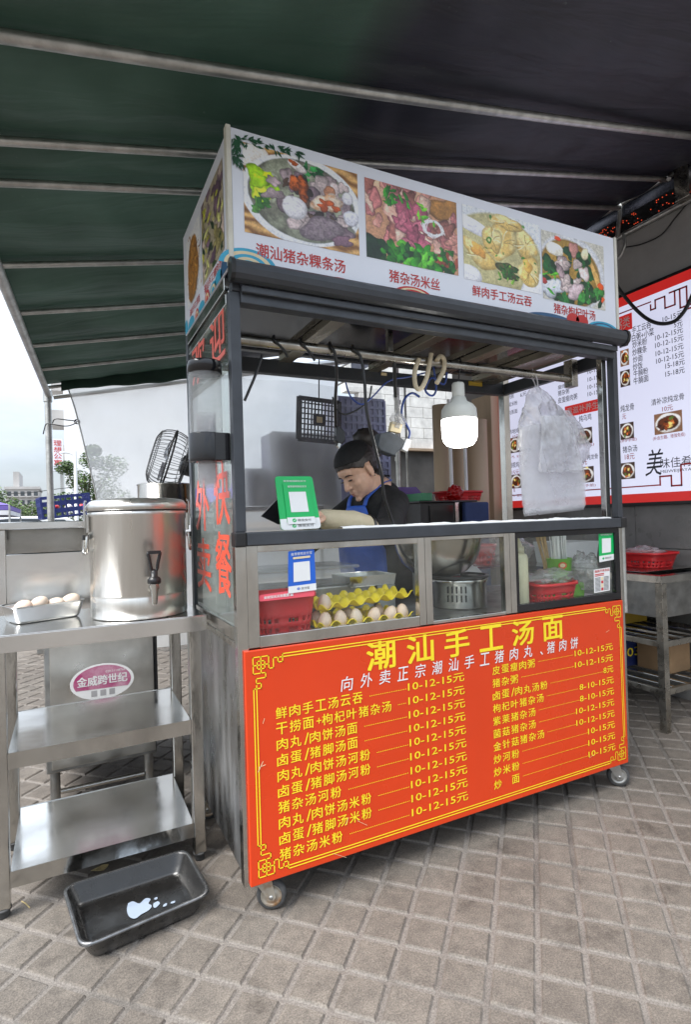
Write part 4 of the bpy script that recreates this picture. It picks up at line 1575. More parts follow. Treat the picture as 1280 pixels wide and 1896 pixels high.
def dish_c():
    p = Paint(200, 150, (196, 200, 206), 31)
    p.blob(.42, .44, .62, .56, (172, 166, 128), 0, .05, .15, .25, .1, 5)
    p.blob(.12, .74, .24, .10, (214, 214, 222), -14, .1, .05, .2)
    p.blob(.98, .06, .3, .22, (206, 206, 212), 20, .05, .05, .3)
    p.blob(.02, .05, .2, .16, (210, 210, 216), 0, .05, .05, .3)
    for (x, y, rx, ry, a) in ((.48, .62, .22, .26, 70), (.2, .36, .19, .17, -30), (.80, .66, .2, .16, -50), (.84, .28, .17, .2, 60), (.55, .9, .2, .11, 0), (.36, .62, .12, .2, 10)):
        p.blob(x, y, rx, ry, (210, 196, 146), a, .25, .22, .5, .35, 6, col2=(196, 170, 108))
        for k in range(7):
            t = rnd.random() * 6.28
            p.strand([(x + rx * .15 * math.cos(t), y + ry * .15 * math.sin(t)), (x + rx * .5 * math.cos(t + .3), y + ry * .5 * math.sin(t + .3)), (x + rx * .85 * math.cos(t + .2), y + ry * .85 * math.sin(t + .2))], .008, (232, 224, 186) if k % 2 else (160, 136, 82))
    p.blob(.18, .42, .10, .08, (206, 156, 84), -30, .3, .2, .3)
    p.blob(.82, .36, .06, .10, (206, 166, 92), 20, .3, .2, .3)
    p.blob(.55, .23, .15, .11, (76, 78, 44), 0, .4, .4)
    leafy(p, 34, .44, .68, .08, .32, [(48, 100, 36), (34, 78, 30), (110, 150, 60)], .018, .04, 4)
    leafy(p, 9, .1, .95, .3, .95, [(60, 120, 40), (90, 150, 60)], .015, .03, 5)
    p.blob(.32, .60, .035, .05, (70, 132, 40), 0, .1, .2); p.blob(.32, .60, .017, .025, (190, 190, 140), 0, .1, .2)
    return p.grain(.10, 50)


def dish_d():
    p = Paint(190, 146, (178, 176, 168), 41)
    p.blob(.46, .46, .56, .58, (206, 208, 214), 0, .02, .05, .3, .1)
    p.blob(.44, .45, .50, .52, (150, 122, 62), 0, .03, .25, .4, .2, 6)
    leafy(p, 58, .02, .8, .05, .8, [(26, 86, 42), (16, 58, 30), (46, 116, 56), (20, 70, 44)], .05, .10, 2, 1.6)
    p.blob(.2, .76, .14, .10, (226, 222, 210), -8, .1, .08, .4)
    p.blob(.5, .83, .09, .10, (176, 130, 124), 40, .4, .3)
    p.blob(.68, .80, .06, .10, (220, 208, 176), -30, .1, .1)
    p.blob(.86, .48, .045, .26, (196, 160, 100), 25, .15, .2)
    p.blob(.12, .18, .20, .14, (188, 192, 200), 0, .3, .3)
    meats(p, 12, .25, .72, .2, .62, [(186, 168, 170), (166, 146, 150), (206, 190, 188)], .06, .1, 3)
    leafy(p, 26, .45, .95, .02, .3, [(26, 96, 40), (60, 130, 60), (14, 56, 30)], .04, .09, 6, 1.8)
    leafy(p, 8, .0, .3, .1, .6, [(96, 170, 50), (60, 140, 40)], .02, .07, 7, 4)
    p.blob(.50, .20, .13, .12, (190, 172, 176), 20, .35, .3)
    p.blob(.93, .36, .05, .06, (222, 88, 28), 0, .2, .1); p.blob(.25, .93, .06, .03, (216, 80, 40), 0, .3, .2); p.blob(.96, .16, .03, .04, (216, 88, 40), 0, .3, .2)
    p.blob(.02, .26, .05, .05, (150, 60, 60), 0, .3, .3)
    return p.grain(.14, 55)


def dish_noodle():
    p = Paint(60, 90, (206, 208, 214), 51)
    p.blob(.45, .45, .5, .5, (222, 222, 226), 0, .02, .05, .3)
    p.blob(.45, .45, .42, .44, (150, 108, 56), 0, .1, .4, .4, .2, 20)
    for i in range(60):
        x, y = rnd.gauss(.45, .17), rnd.gauss(.45, .2); a = rnd.random() * 6.28
        p.strand([(x, y), (x + .12 * math.cos(a), y + .1 * math.sin(a)), (x + .2 * math.cos(a + .6), y + .16 * math.sin(a + .6))], .014, ((196, 146, 76), (168, 116, 56), (120, 78, 36))[i % 3])
    return p.grain(.15, 40)


def dish_greens():
    p = Paint(70, 90, (150, 140, 120), 61)
    meats(p, 40, 0, 1, .1, 1, [(120, 96, 112), (96, 74, 90), (176, 160, 150), (150, 140, 96)], .08, .16, 8)
    leafy(p, 30, 0, 1, .0, .9, [(170, 170, 60), (60, 80, 40), (36, 60, 36), (190, 190, 120)], .05, .12, 9, 2.4)
    return p.grain(.15, 40)


M_PRINT = attrmat('printed_picture', .36)
for pf, (a_, b_, c_, d_) in ((dish_a, (.037, .407, 1.944, 2.202)), (dish_b, (.433, .794, 1.946, 2.199)), (dish_c, (.819, 1.183, 1.941, 2.202)), (dish_d, (1.191, 1.533, 1.928, 2.189))):
    pf().mesh('dish_photo', lambda u, v, a_=a_, b_=b_, c_=c_, d_=d_: Vector((a_ + (b_ - a_) * u, -.0192, c_ + (d_ - c_) * v)), M_PRINT, sign)
# left side of the sign: two pictures, captions, clouds
XS = -.0072
fx = lambda u, v: Vector((XS, -u, v))        # u runs towards the front
dish_noodle().mesh('dish_photo', lambda u, v: Vector((XS, .585 - .24 * u, 1.925 + .25 * v)), M_PRINT, sign)
dish_greens().mesh('dish_photo', lambda u, v: Vector((XS, .325 - .285 * u, 1.915 + .265 * v)), M_PRINT, sign)
mb = MB()
put_text(mb, '潮汕手工汤面', fx, -.55, -.38, 1.885, 1.912, M_REDTXT, .012)
put_text(mb, '潮汕手工猪肉汤面', fx, -.31, -.05, 1.880, 1.908, M_REDTXT, .012)
mb.build('caption_lettering', sign)
mb = MB()
for yy, ru, rv, c in ((.02, .075, .055, (M_NAVYP, M_NAVYP)), (.12, .05, .035, (M_LIGHTBLUE,)), (.19, .045, .028, (M_LIGHTBLUE, M_CREAMP, M_LIGHTBLUE)), (.27, .035, .034, (M_REDTXT, M_CREAMP, M_REDTXT)), (.36, .05, .028, (M_LIGHTBLUE,)), (.43, .034, .028, (M_REDTXT, M_CREAMP, M_REDTXT)), (.53, .055, .034, (M_LIGHTBLUE,)), (.62, .03, .05, (M_LIGHTBLUE,))):
    for i, c_ in enumerate(c):
        k = 1 - .28 * i
        pts = [(yy + ru * k * math.cos(R(180 * q / 18)), ZB + .001 + rv * k * math.sin(R(180 * q / 18))) for q in range(19)]
        pts = [(min(.64, max(.006, a)), b) for a, b in pts]
        mb.add([Vector((XS - .0003 * (i + 1), a, b)) for a, b in pts], [tuple(range(19))], c_)
mb.build('cloud_print', sign)

# dark awning housing with end caps, beam below
mb = MB()
pr = [(-.020, 1.792), (-.020, 1.845), (-.030, 1.850), (-.048, 1.848), (-.060, 1.838), (-.064, 1.822), (-.060, 1.806), (-.050, 1.795), (-.036, 1.790)]
n = len(pr)
mb.add([(-.004, y, z) for y, z in pr] + [(1.604, y, z) for y, z in pr], [(i, (i + 1) % n, (i + 1) % n + n, i + n) for i in range(n)], M_DARKAL)
mb.build('awning_housing', cart, weld=True)
mb = MB()
for x0, x1 in ((-.016, -.0045), (1.6045, 1.618)):
    a_ = [(x0, y * 1.02 - .002, z + (.003 if z > 1.82 else -.003)) for y, z in pr]
    b_ = [(x1, y, z) for _, y, z in a_]
    mb.add(a_ + b_, [tuple(range(n - 1, -1, -1)), tuple(range(n, 2 * n))] + [(i, (i + 1) % n, (i + 1) % n + n, i + n) for i in range(n)], M_BLACK)
mb.build('end_cap', cart, weld=True)
cbox('front_beam', (.022, -.012, 1.742), (1.588, .028, 1.7885), M_DARKAL, .003)
cbox('front_beam', (-.002, -.010, 1.7755), (.0215, .028, 1.80), M_DARKAL, .002)
cbox('front_beam', (1.5885, -.010, 1.7755), (1.612, .028, 1.80), M_DARKAL, .002)
mb = MB(); mb.box((.022, -.028, 1.768), (1.588, -.0125, 1.7885), M_DARKAL); mb.build('awning_lip', cart, bevel=.003)
cbox('rear_beam', (.0265, .612, 1.722), (1.5615, .648, 1.780), M_DARKAL, .003)
cbox('right_beam', (1.566, .0565, 1.724), (1.598, .6115, 1.778), M_DARKAL, .003)
cbox('ceiling_panel', (.016, .030, 1.800), (1.560, .611, 1.806), M_BLACKG, 0)
M_WOODY = pbr('stained_steel_strip', (.42, .38, .30), .32, .9, .35, 9, .12, .001, 30, stretch=(1, .2, 1))
for x in (.36, .78, 1.10):
    cbox('ceiling_bar', (x, .031, 1.772), (x + .055, .611, 1.7985), M_WOODY)
cbox('ceiling_bar', (1.36, .031, 1.770), (1.50, .611, 1.7985), M_WOODY)
mb = MB(); mb.tube([(.0225, .15, 1.690), (1.535, .15, 1.690)], .017, M_STEELG, 12); mb.build('hanging_pipe', cart)
cbox('pipe_bracket', (1.50, .128, 1.655), (1.535, .172, 1.7695), M_STEELG)
cbox('pipe_bracket', (.60, .14, 1.708), (.62, .16, 1.799), M_STEELG)

# ---- payment stickers on the case glass


def sticker(name, label, quad, body, parent=cart):
    o = body(quadmap(*quad))
    ob = o.build(name, parent)
    ob['label'] = label
    return ob


Yg = .006
def q_at(px, y):
    return [P(a, b, 'y', y) for a, b in px]      # bl, br, tr, tl


def blue_sticker(fn):
    mb = MB()
    e = lifted(fn, .0004)
    mb.add([fn(*p, -.0008) for p in rounded(0, 1, 0, 1, .05, .03)], [tuple(range(24))], M_BLUEC)
    rect2d(mb, .0, 1, .0, .165, e, M_WHITEC)
    rect2d(mb, .19, .80, .255, .72, e, M_WHITEC)
    e2 = lifted(fn, .0009)
    put_text(mb, '推荐使用支付宝', e2, .10, .90, .885, .955, M_WHITEC, .01)
    mb.add([e2(*p) for p in rounded(.17, .83, .80, .85, .03, .02)], [tuple(range(24))], M_CREAMP)
    disc2d(mb, .36, .085, .055, .03, e2, M_BLUEC)
    put_text(mb, '支', lifted(fn, .0013), .325, .395, .065, .105, M_WHITEC, 0)
    put_text(mb, '支付宝', e2, .45, .75, .055, .115, M_GREYTXT, .01)
    return mb


sticker('payment_sticker', 'blue payment sticker with a white band', q_at([(534, 1099), (586, 1092), (582, 1016), (534, 1021)], Yg - .004), blue_sticker)


def pink_strip(fn):
    mb = MB()
    mb.add([fn(*p, -.0006) for p in rounded(0, 1, 0, 1, .03, .3)], [tuple(range(24))], M_PINKC)
    put_text(mb, '支付宝天天有优惠 赢', lifted(fn, .0004), .08, .60, .30, .72, M_WHITEC, .01)
    return mb


sticker('payment_sticker', 'pink strip under the blue payment sticker', q_at([(480, 1114), (583, 1103), (583, 1087), (480, 1102)], Yg - .002), pink_strip)


def green_sticker(fn):
    mb = MB()
    mb.add([fn(*p, -.0006) for p in rounded(0, 1, 0, 1, .05, .03)], [tuple(range(24))], M_GREEN)
    e = lifted(fn, .0003); e2 = lifted(fn, .0007)
    rect2d(mb, 0, 1, 0, .2, e, M_WHITEC)
    rect2d(mb, .2, .8, .28, .76, e, M_WHITEC)
    put_text(mb, '推荐使用微信支付', e2, .12, .88, .86, .91, M_WHITEC, .01)
    disc2d(mb, .28, .1, .07, .036, e2, M_GREEN)
    put_text(mb, '微信支付', e2, .40, .82, .07, .13, M_GREYTXT, .01)
    return mb


sticker('payment_sticker', 'small green payment sticker on the right hand pane', q_at([(1110, 1041), (1137, 1036), (1137, 983), (1109, 984)], Yg - .002), green_sticker)


def paper_card(fn):
    mb = MB()
    mb.add([fn(*p, -.0006) for p in ((0, 0), (1, 0), (1, 1), (0, 1))], [(0, 1, 2, 3)], M_WHITEC)
    e = lifted(fn, .0004)
    put_text(mb, '鑫旗开美食品', e, .05, .95, .86, .97, M_REDTXT, .012)
    for i in range(11):
        rect2d(mb, .06, .40, .06 + i * .055, .085 + i * .055, e, M_GREYTXT)
        rect2d(mb, .60, .92, .06 + i * .055, .085 + i * .055, e, M_GREYTXT)
    for i in range(4):
        rect2d(mb, .44, .57, .06 + i * .15, .18 + i * .15, e, (M_REDTXT, M_CREAMP)[i % 2])
    rect2d(mb, .06, .62, .76, .80, e, M_REDTXT); rect2d(mb, .06, .62, .70, .73, e, M_REDTXT)
    return mb


sticker('price_card', 'white paper price card', q_at([(1101, 1098), (1130, 1093), (1130, 1050), (1100, 1055)], Yg - .002), paper_card)

# ================================================================== ON AND IN THE CART
# green payment stand
pq = [Vector(v) for v in (P(521, 981, 'y', .035), P(595, 977, 'y', .035), P(578, 881, 'y', .06), P(509, 881, 'y', .06))]
dz = 1.0915 - min(pq[0].z, pq[1].z)
fnp = quadmap(*[v + Vector((0, 0, dz)) for v in pq])
ps = thing('payment_stand', 'green and white payment stand leaning on the counter rail', 'payment stand', (pq[0].x, .04, 1.09))
mb = MB(); mb.slab([fnp(*p) for p in rounded(0, 1, 0, 1, .08, .06)], fnp.n * -1, .004, M_GREEN)
mb.add([fnp(*p, .0008) for p in [(0.0, .205), (0, .06), (.015, .03), (.04, .012), (.08, 0), (.92, 0), (.96, .012), (.985, .03), (1, .06), (1, .205)]], [tuple(range(10))], M_WHITEC)
mb.build('front_board', ps)
mb = MB()
mb.slab([fnp(*p, .0012) for p in rounded(.17, .87, .13, .87, .02, .015)], fnp.n, .002, M_GREEN)
rect2d(mb, .17, .87, .10, .225, lifted(fnp, .0042), M_WHITEC)
rect2d(mb, .29, .74, .32, .70, lifted(fnp, .0042), M_WHITEC)
mb.build('inner_card', ps)
mb = MB()
e = lifted(fnp, .005)
put_text(mb, '推荐使用微信支付', lifted(fnp, .0012), .20, .80, .89, .925, M_WHITEC, .008)
put_text(mb, '推荐使用微信支付', e, .28, .78, .78, .82, M_WHITEC, .008)
put_text(mb, '微信支付', e, .42, .76, .145, .19, M_GREYTXT, .01)
put_text(mb, '微信支付', lifted(fnp, .0014), .42, .82, .045, .095, M_GREYTXT, .01)
for (cu, cv, k) in ((.34, .168, .005), (.33, .07, .0014)):
    disc2d(mb, cu, cv, .05, .034, lifted(fnp, k), M_GREEN)
    line2d(mb, [(cu - .022, cv), (cu - .006, cv - .012), (cu + .024, cv + .013)], .010, lifted(fnp, k + .0005), M_WHITEC)
mb.build('lettering', ps)
bk = [fnp(.3, .55, -.005), fnp(.7, .55, -.005), fnp(.7, .0, -.005) + Vector((0, .06, 0)), fnp(.3, 0, -.005) + Vector((0, .06, 0))]
mb = MB(); mb.slab(bk, fnp.n, .003, M_GREENDK); mb.build('back_strut', ps)
# dark tilted lid beside it
lq = [P(484, 963, 'y', .12), P(516, 978, 'y', .10), P(512, 926, 'y', .16)]
mb = MB()
lift = Vector((0, 0, .0))
mb.slab([lq[0] + Vector((0, 0, .012)), lq[1] + Vector((0, 0, .012)), lq[1] + Vector((.06, .02, .012)), lq[2] + Vector((.06, .03, .0)), lq[2]], (0, 1, 0), .008, M_BLACKG)
tag(mb.build('pan_lid'), 'dark shiny lid propped behind the green payment stand', 'lid')

# red colander in the left bay


def colander(name, label, c, rx, ry, h, mat, cat='basket', taper=.82, nholes=16):
    """tapered round cornered basket: rim, solid upper band and pierced lower wall"""
    t = thing(name, label, cat, c)
    c = Vector(c)
    mb = MB()
    seg = 48

    def ring(k, z):
        out = []
        for i in range(seg):
            a = 2 * math.pi * i / seg
            ca, sa = math.cos(a), math.sin(a)
            e_ = 2 / 4.0
            out.append(c + Vector((rx * k * math.copysign(abs(ca) ** e_, ca), ry * k * math.copysign(abs(sa) ** e_, sa), z)))
        return out
    levels = [(taper, 0), (taper + (1 - taper) * .12, h * .12), (taper + (1 - taper) * .25, h * .24), (taper + (1 - taper) * .37, h * .36), (taper + (1 - taper) * .5, h * .48), (taper + (1 - taper) * .62, h * .60), (1.0, h), (1.05, h + .002), (1.05, h - .010)]
    vs = []
    for k, z in levels:
        vs += ring(k, z)
    fs_ = []
    for i in range(len(levels) - 1):
        for k in range(seg):
            if i in (1, 3) and k % 2 == 0:
                continue
            k2 = (k + 1) % seg
            fs_.append((i * seg + k, i * seg + k2, (i + 1) * seg + k2, (i + 1) * seg + k))
    mb.add(vs, fs_, mat, True)
    mb.add(vs[:seg], [tuple(range(seg - 1, -1, -1))], mat)
    mb.build('basket_body', t, solid=.003)
    return t


DK = .764
colander('red_basket', 'red plastic colander in the left glass bay beside the egg trays', (.165, .135, DK + .002), .100, .085, .125, M_REDPL)
# egg trays and eggs
M_EGGTRAY = pbr('yellow_tray_plastic', (.80, .62, .02), .42, 0, .06, 10, .06, sss=0)
M_EGG = pbr('brown_egg', (.70, .53, .42), .45, 0, .12, 30, .06)
M_EGGW = pbr('pale_egg', (.62, .50, .40), .45, 0, .1, 30, .06)


def egg_tray(label, o, ux, uy, uz, nx, ny, pitch=.058):
    t = thing('egg_tray', label, 'egg tray', o)
    o = Vector(o); ux, uy, uz = Vector(ux).normalized(), Vector(uy).normalized(), Vector(uz).normalized()
    n = 10
    vs = []
    W_, H_ = nx * n, ny * n
    for j in range(H_ + 1):
        for i in range(W_ + 1):
            x, y = i / n, j / n
            a, b = math.cos(2 * math.pi * x), math.cos(2 * math.pi * y)
            h = .0140 * (a + b) * .5 + .0040 * max(0, a) * max(0, b) + .0030 * (a * b)
            h = min(.0165, max(h, -.0125))
            vs.append(o + ux * (x * pitch) + uy * (y * pitch) + uz * (h + .016))
    mb = MB()
    mb.add(vs, [(j * (W_ + 1) + i, j * (W_ + 1) + i + 1, (j + 1) * (W_ + 1) + i + 1, (j + 1) * (W_ + 1) + i) for j in range(H_) for i in range(W_)], M_EGGTRAY, True)
    mb.build('moulded_sheet', t, solid=.0022)
    return lambda i, j: o + ux * ((i + .5) * pitch) + uy * ((j + .5) * pitch) + uz * .004, uz


def egg(label, p, axis=(0, 0, 1), mat=None, s=1.0, group=None):
    q = Vector((0, 0, 1)).rotation_difference(Vector(axis).normalized()).to_matrix()
    pr = []
    for i in range(13):
        a = math.pi * i / 12
        z = -.028 * math.cos(a)
        r = .0215 * math.sin(a) * (1 - .12 * math.cos(a) * -1)
        pr.append((r * s, (z + .028) * s))
    mb = MB(); mb.lathe(pr, p, mat or M_EGG, 18, q)
    return tag(mb.build('egg'), label, 'egg', group)


slot, up = egg_tray('lower yellow egg tray, the one holding a row of eggs', (.258, .040, DK + .004), (1, 0, 0), (0, 1, 0), (0, 0, 1), 6, 4)
names = ['first', 'second', 'third', 'fourth', 'fifth', 'sixth']
for i in range(6):
    egg('egg in the front row of the lower yellow tray, %s from the red basket' % names[i], slot(i, 0) + Vector((0, 0, .001)), (rnd.gauss(0, .15), rnd.gauss(-.1, .1), 1), (M_EGG, M_EGGW)[i == 2], 1.0, 'eggs in the yellow trays')
for i in (0, 2, 4):
    egg('egg in the second row of the lower yellow tray, under the upper tray', slot(i, 1) + Vector((0, 0, .001)), (0, 0, 1), M_EGG, .92, 'eggs under the upper tray')
o2 = Vector((.272, .058, DK + .056))
slot2, up2 = egg_tray('upper yellow egg tray resting askew on the lower one, nearly empty', o2, (1, 0, .05), (-.04, 1, .03), (-.05, -.03, 1), 6, 3)
egg('single egg left in the corner of the upper yellow tray', slot2(0, 0), up2, M_EGG, 1.0, 'eggs in the yellow trays')

# clear tub with lid and steel pan behind the eggs
tub = thing('food_tub', 'clear plastic food tub behind the yellow egg trays', 'tub', (.33, .44, DK))
mb = MB(); mb.box((.16, .34, DK + .11), (.55, .56, DK + .17), M_PLASTIC); mb.build('tub_body', tub, bevel=.012)
mb = MB(); mb.box((.15, .33, DK + .1705), (.56, .57, DK + .182), M_PLASTIC); mb.build('lid', tub, bevel=.005)
mb = MB()
mb.box((.17, .33, DK + .002), (.62, .60, DK + .108), M_STEELD)
tag(mb.build('tub_stand', bevel=.006), 'dull steel block under the clear tub', 'stand')
pan = thing('steel_tray', 'shallow steel food pan with folded corners between tub and pot', 'pan', (.60, .34, DK))
mb = MB()
for x0, x1, z in ((.50, .70, DK + .10),):
    a = [(x0, .30), (x1, .30), (x1, .46), (x0, .46)]
    lo = [Vector((x * .94 + .036, y * .94 + .022, z)) for x, y in a]; hi = [Vector((x, y, z + .04)) for x, y in a]
    mb.add(lo + hi, [(0, 1, 2, 3)] + [(i, (i + 1) % 4, (i + 1) % 4 + 4, i + 4) for i in range(4)], M_STEEL)
mb.build('pan_body', pan, solid=.002, bevel=.004)
mb = MB(); mb.box((.622, .31, DK + .002), (.70, .45, DK + .098), M_STEELD); mb.build('foot', pan)

# big steel pot on the stove
M_POT = pbr('spun_steel_pot', (.40, .37, .33), .22, 1, .12, 4, .06)
cx, cy = .90, .30
stv = thing('portable_stove', 'round steel stove with slotted side under the big pot', 'stove', (.955, .27, DK))
sx, sy = .945, .23
M_WHST = pbr('grey_white_enamel', (.45, .45, .44), .35, .3, .06, 10, .08)
mb = MB(); mb.lathe([(0, DK + .001), (.105, DK + .001), (.108, DK + .006), (.108, DK + .095), (.112, DK + .10), (.112, DK + .112), (.100, DK + .114), (.0, DK + .114)], (sx, sy, 0), M_STEEL, 40); mb.build('drum', stv)
mb = MB()
for k in range(5):
    for rr in range(2):
        a = R(-150 + k * 9)
        z = DK + .03 + rr * .033
        p = Vector((sx + .1085 * math.cos(a), sy + .1085 * math.sin(a), z))
        d = Vector((-math.sin(a), math.cos(a), 0)); nrm = Vector((math.cos(a), math.sin(a), 0))
        mb.slab([p - d * .003, p + d * .003, p + d * .003 + Vector((0, 0, .024)), p - d * .003 + Vector((0, 0, .024))], nrm, .0012, M_BLACK)
mb.build('vent_slots', stv)
mb = MB()
for k in range(3):
    a = R(30 + 120 * k)
    mb.bar((sx + .03 * math.cos(a), sy + .03 * math.sin(a), DK + .120), (sx + .10 * math.cos(a), sy + .10 * math.sin(a), DK + .120), .008, .010, M_BLACK)
mb.lathe([(.104, DK + .1145), (.118, DK + .116), (.118, DK + .122), (.104, DK + .124)], (sx, sy, 0), M_BLACK, 36)
mb.build('burner_grate', stv)
pot = thing('cooking_pot', 'large round bellied steel pot on the portable stove', 'pot', (cx, cy, DK + .126))
pb_ = DK + .126
mb = MB(); mb.lathe([(0, pb_), (.09, pb_), (.115, pb_ + .012), (.145, pb_ + .045), (.166, pb_ + .09), (.176, pb_ + .135), (.178, pb_ + .155), (.186, pb_ + .157), (.187, pb_ + .161), (.174, pb_ + .160), (.170, pb_ + .13), (.14, pb_ + .05), (.09, pb_ + .008), (0, pb_ + .006)], (cx, cy, 0), M_POT, 48); mb.build('pot_body', pot)
mb = MB(); mb.lathe([(0, pb_ + .125), (.166, pb_ + .125)], (cx, cy, 0), pbr('cloudy_broth', (.32, .27, .18), .1, 0, .2, 8, .03), 40); mb.build('broth', pot)
tag(MB().lathe([(0, DK + .001), (.045, DK + .001), (.048, DK + .004), (.048, DK + .085), (.051, DK + .087), (.046, DK + .087), (.045, DK + .01), (0, DK + .008)], (1.14, .40, 0), M_STEEL, 28).build('small_pot'), 'small straight steel pot right of the stove', 'pot')
M_PINKB = clearmat('pink_bag_plastic', (.9, .35, .5), .25, .55, (.75, .10, .22), bump=.008, bscale=40, dirt=.2)


def bag_lump(name, label, c, rad, mat, cat, seed=0, amp=.22, solid=False, group=None):
    mb = MB()
    vs, fs_ = [], []
    ns, nr_ = 40, 26
    c = Vector(c)
    for i in range(nr_ + 1):
        ph = math.pi * i / nr_
        for k in range(ns):
            a = 2 * math.pi * k / ns
            d = Vector((math.sin(ph) * math.cos(a), math.sin(ph) * math.sin(a), -math.cos(ph)))
            f = 1 + amp * mnoise.noise(d * 2.2 + Vector((seed, 0, 0))) + amp * .55 * mnoise.noise(d * 6 + Vector((0, seed, 0))) + amp * .3 * abs(mnoise.noise(d * 14 + Vector((0, 0, seed))))
            z = d.z * rad[2] * f
            vs.append(c + Vector((d.x * rad[0] * f, d.y * rad[1] * f, max(z, -rad[2] * .9))))
    for i in range(nr_):
        for k in range(ns):
            k2 = (k + 1) % ns
            fs_.append((i * ns + k, i * ns + k2, (i + 1) * ns + k2, (i + 1) * ns + k))
    mb.add(vs, fs_, mat, True)
    return tag(mb.build(name), label, cat, group)


mb = MB(); mb.box((.97, .47, DK + .001), (1.24, .60, DK + .13), M_WHST)
tag(mb.build('white_box', bevel=.006), 'pale grey box behind the stove under the pink bag', 'box')
bag_lump('plastic_bag', 'pink red plastic bag heaped behind the big pot', (1.10, .535, DK + .215), (.13, .06, .09), M_PINKB, 'bag', 3)
mb = MB()
mb.box((1.03, .40, DK + .12), (1.20, .455, DK + .124), M_WHITEC, Matrix.Translation((1.12, .43, DK + .1)) @ Matrix.Rotation(R(35), 4, 'X') @ Matrix.Translation((-1.12, -.43, -DK - .1)))
tag(mb.build('paper_stack'), 'white paper sheets leaning behind the stove', 'paper')

# right bay: bottle, chopsticks, straws, cup, basket
M_OIL = pbr('cloudy_bottle', (.55, .52, .36), .35, 0, .08, 12, .06)
bt = thing('squeeze_bottle', 'tall cloudy squeeze bottle at the left end of the right bay', 'bottle', (1.10, .085, DK))
mb = MB(); mb.lathe([(0, DK + .001), (.033, DK + .001), (.036, DK + .006), (.036, DK + .185), (.033, DK + .197), (.022, DK + .205), (.0, DK + .205)], (1.122, .085, 0), M_OIL, 28); mb.build('bottle_body', bt)
mb = MB(); mb.lathe([(.0, DK + .2055), (.024, DK + .2055), (.024, DK + .228), (.018, DK + .230), (.006, DK + .262), (.003, DK + .264), (0, DK + .264)], (1.122, .085, 0), M_OIL, 20); mb.build('nozzle_cap', bt)
M_CUPG = pbr('green_paper_cup', (.18, .48, .05), .45, 0, .08, 10, .05)
cup = thing('paper_cup', 'bright green paper cup with red emblem holding straws', 'cup', (1.42, .16, DK + .06))
cz = DK + .062
mb = MB(); mb.lathe([(0, cz), (.042, cz), (.046, cz + .045), (.052, cz + .10), (.054, cz + .102), (.050, cz + .102), (.044, cz + .04), (.04, cz + .004), (0, cz + .004)], (1.42, .16, 0), M_CUPG, 30); mb.build('cup_body', cup)
mb = MB()
for k in range(1):
    a = R(-122)
    nrm = Vector((math.cos(a), math.sin(a), 0)); tg = Vector((-math.sin(a), math.cos(a), 0))
    c0 = Vector((1.42, .16, cz + .075)) + nrm * .0515
    disc2d(mb, 0, 0, .017, .014, lambda u, v: c0 + tg * u + Vector((0, 0, v)) + nrm * .0, pbr('orange_print', (.65, .09, .02), .4, 0, .05, 10, .05))
    disc2d(mb, 0, 0, .011, .008, lambda u, v: c0 + tg * u + Vector((0, 0, v)) + nrm * .0006, M_CREAMP)
mb.build('emblem', cup)
sb_ = MB(); sb_.box((1.34, .10, DK + .001), (1.50, .24, DK + .0615), M_CUPG)
tag(sb_.build('green_box', bevel=.008), 'green box under the paper cup in the right bay', 'box')
M_STRAW = pbr('white_straw', (.72, .74, .74), .35, 0, .05, 20, .05)
M_CHOP = pbr('bamboo', (.50, .35, .17), .6, 0, .2, 30, .05)
mb = MB()
r_ = random.Random(4)
for i in range(26):
    a, rr = r_.random() * 6.28, .030 * math.sqrt(r_.random())
    x, y = 1.432 + rr * math.cos(a), .165 + rr * math.sin(a)
    mb.tube([(x, y, cz + .006), (x - .012 + r_.gauss(0, .004), y + r_.gauss(0, .004), cz + .205 + r_.gauss(0, .004))], .003, M_STRAW, 7)
tag(mb.build('straw_bundle'), 'bundle of white drinking straws standing in the green cup', 'straws')
mb = MB()
for i in range(12):
    a, rr = r_.random() * 6.28, .016 * math.sqrt(r_.random())
    x, y = 1.385 + rr * math.cos(a), .20 + rr * math.sin(a)
    mb.tube([(x + .012, y, DK + .10), (x - .03 + r_.gauss(0, .006), y + r_.gauss(0, .005), DK + .268 + r_.gauss(0, .008))], .0028, M_CHOP, 6)
tag(mb.build('chopsticks'), 'bundle of bamboo chopsticks leaning left of the straws', 'chopsticks')
colander('red_basket', 'wide red plastic basket under clear film in the right bay', (1.30, .105, DK + .002), .105, .07, .075, M_REDPL)
bag_lump('film_bag', 'crumpled clear film over the wide red basket', (1.30, .105, DK + .098), (.11, .07, .030), M_FILM, 'film', 11, .35)
bag_lump('film_bag', 'crumpled clear bag behind the paper price card', (1.50, .10, DK + .10), (.055, .06, .075), M_FILM, 'film', 17, .4)
bag_lump('film_bag', 'bulky clear bag at the back of the right bay', (1.32, .42, DK + .19), (.17, .12, .075), M_FILM, 'film', 23, .3)
mb = MB(); mb.box((1.14, .44, DK + .001), (1.5, .60, DK + .11), M_PLASTIC); tag(mb.build('plastic_box', bevel=.01), 'low clear plastic box behind the wide red basket', 'box')
colander('red_basket', 'small red basket at the back of the right bay behind the bottle', (1.30, .52, DK + .115), .07, .05, .10, M_REDPL)

# ================================================================== HANGING THINGS
YB = .12


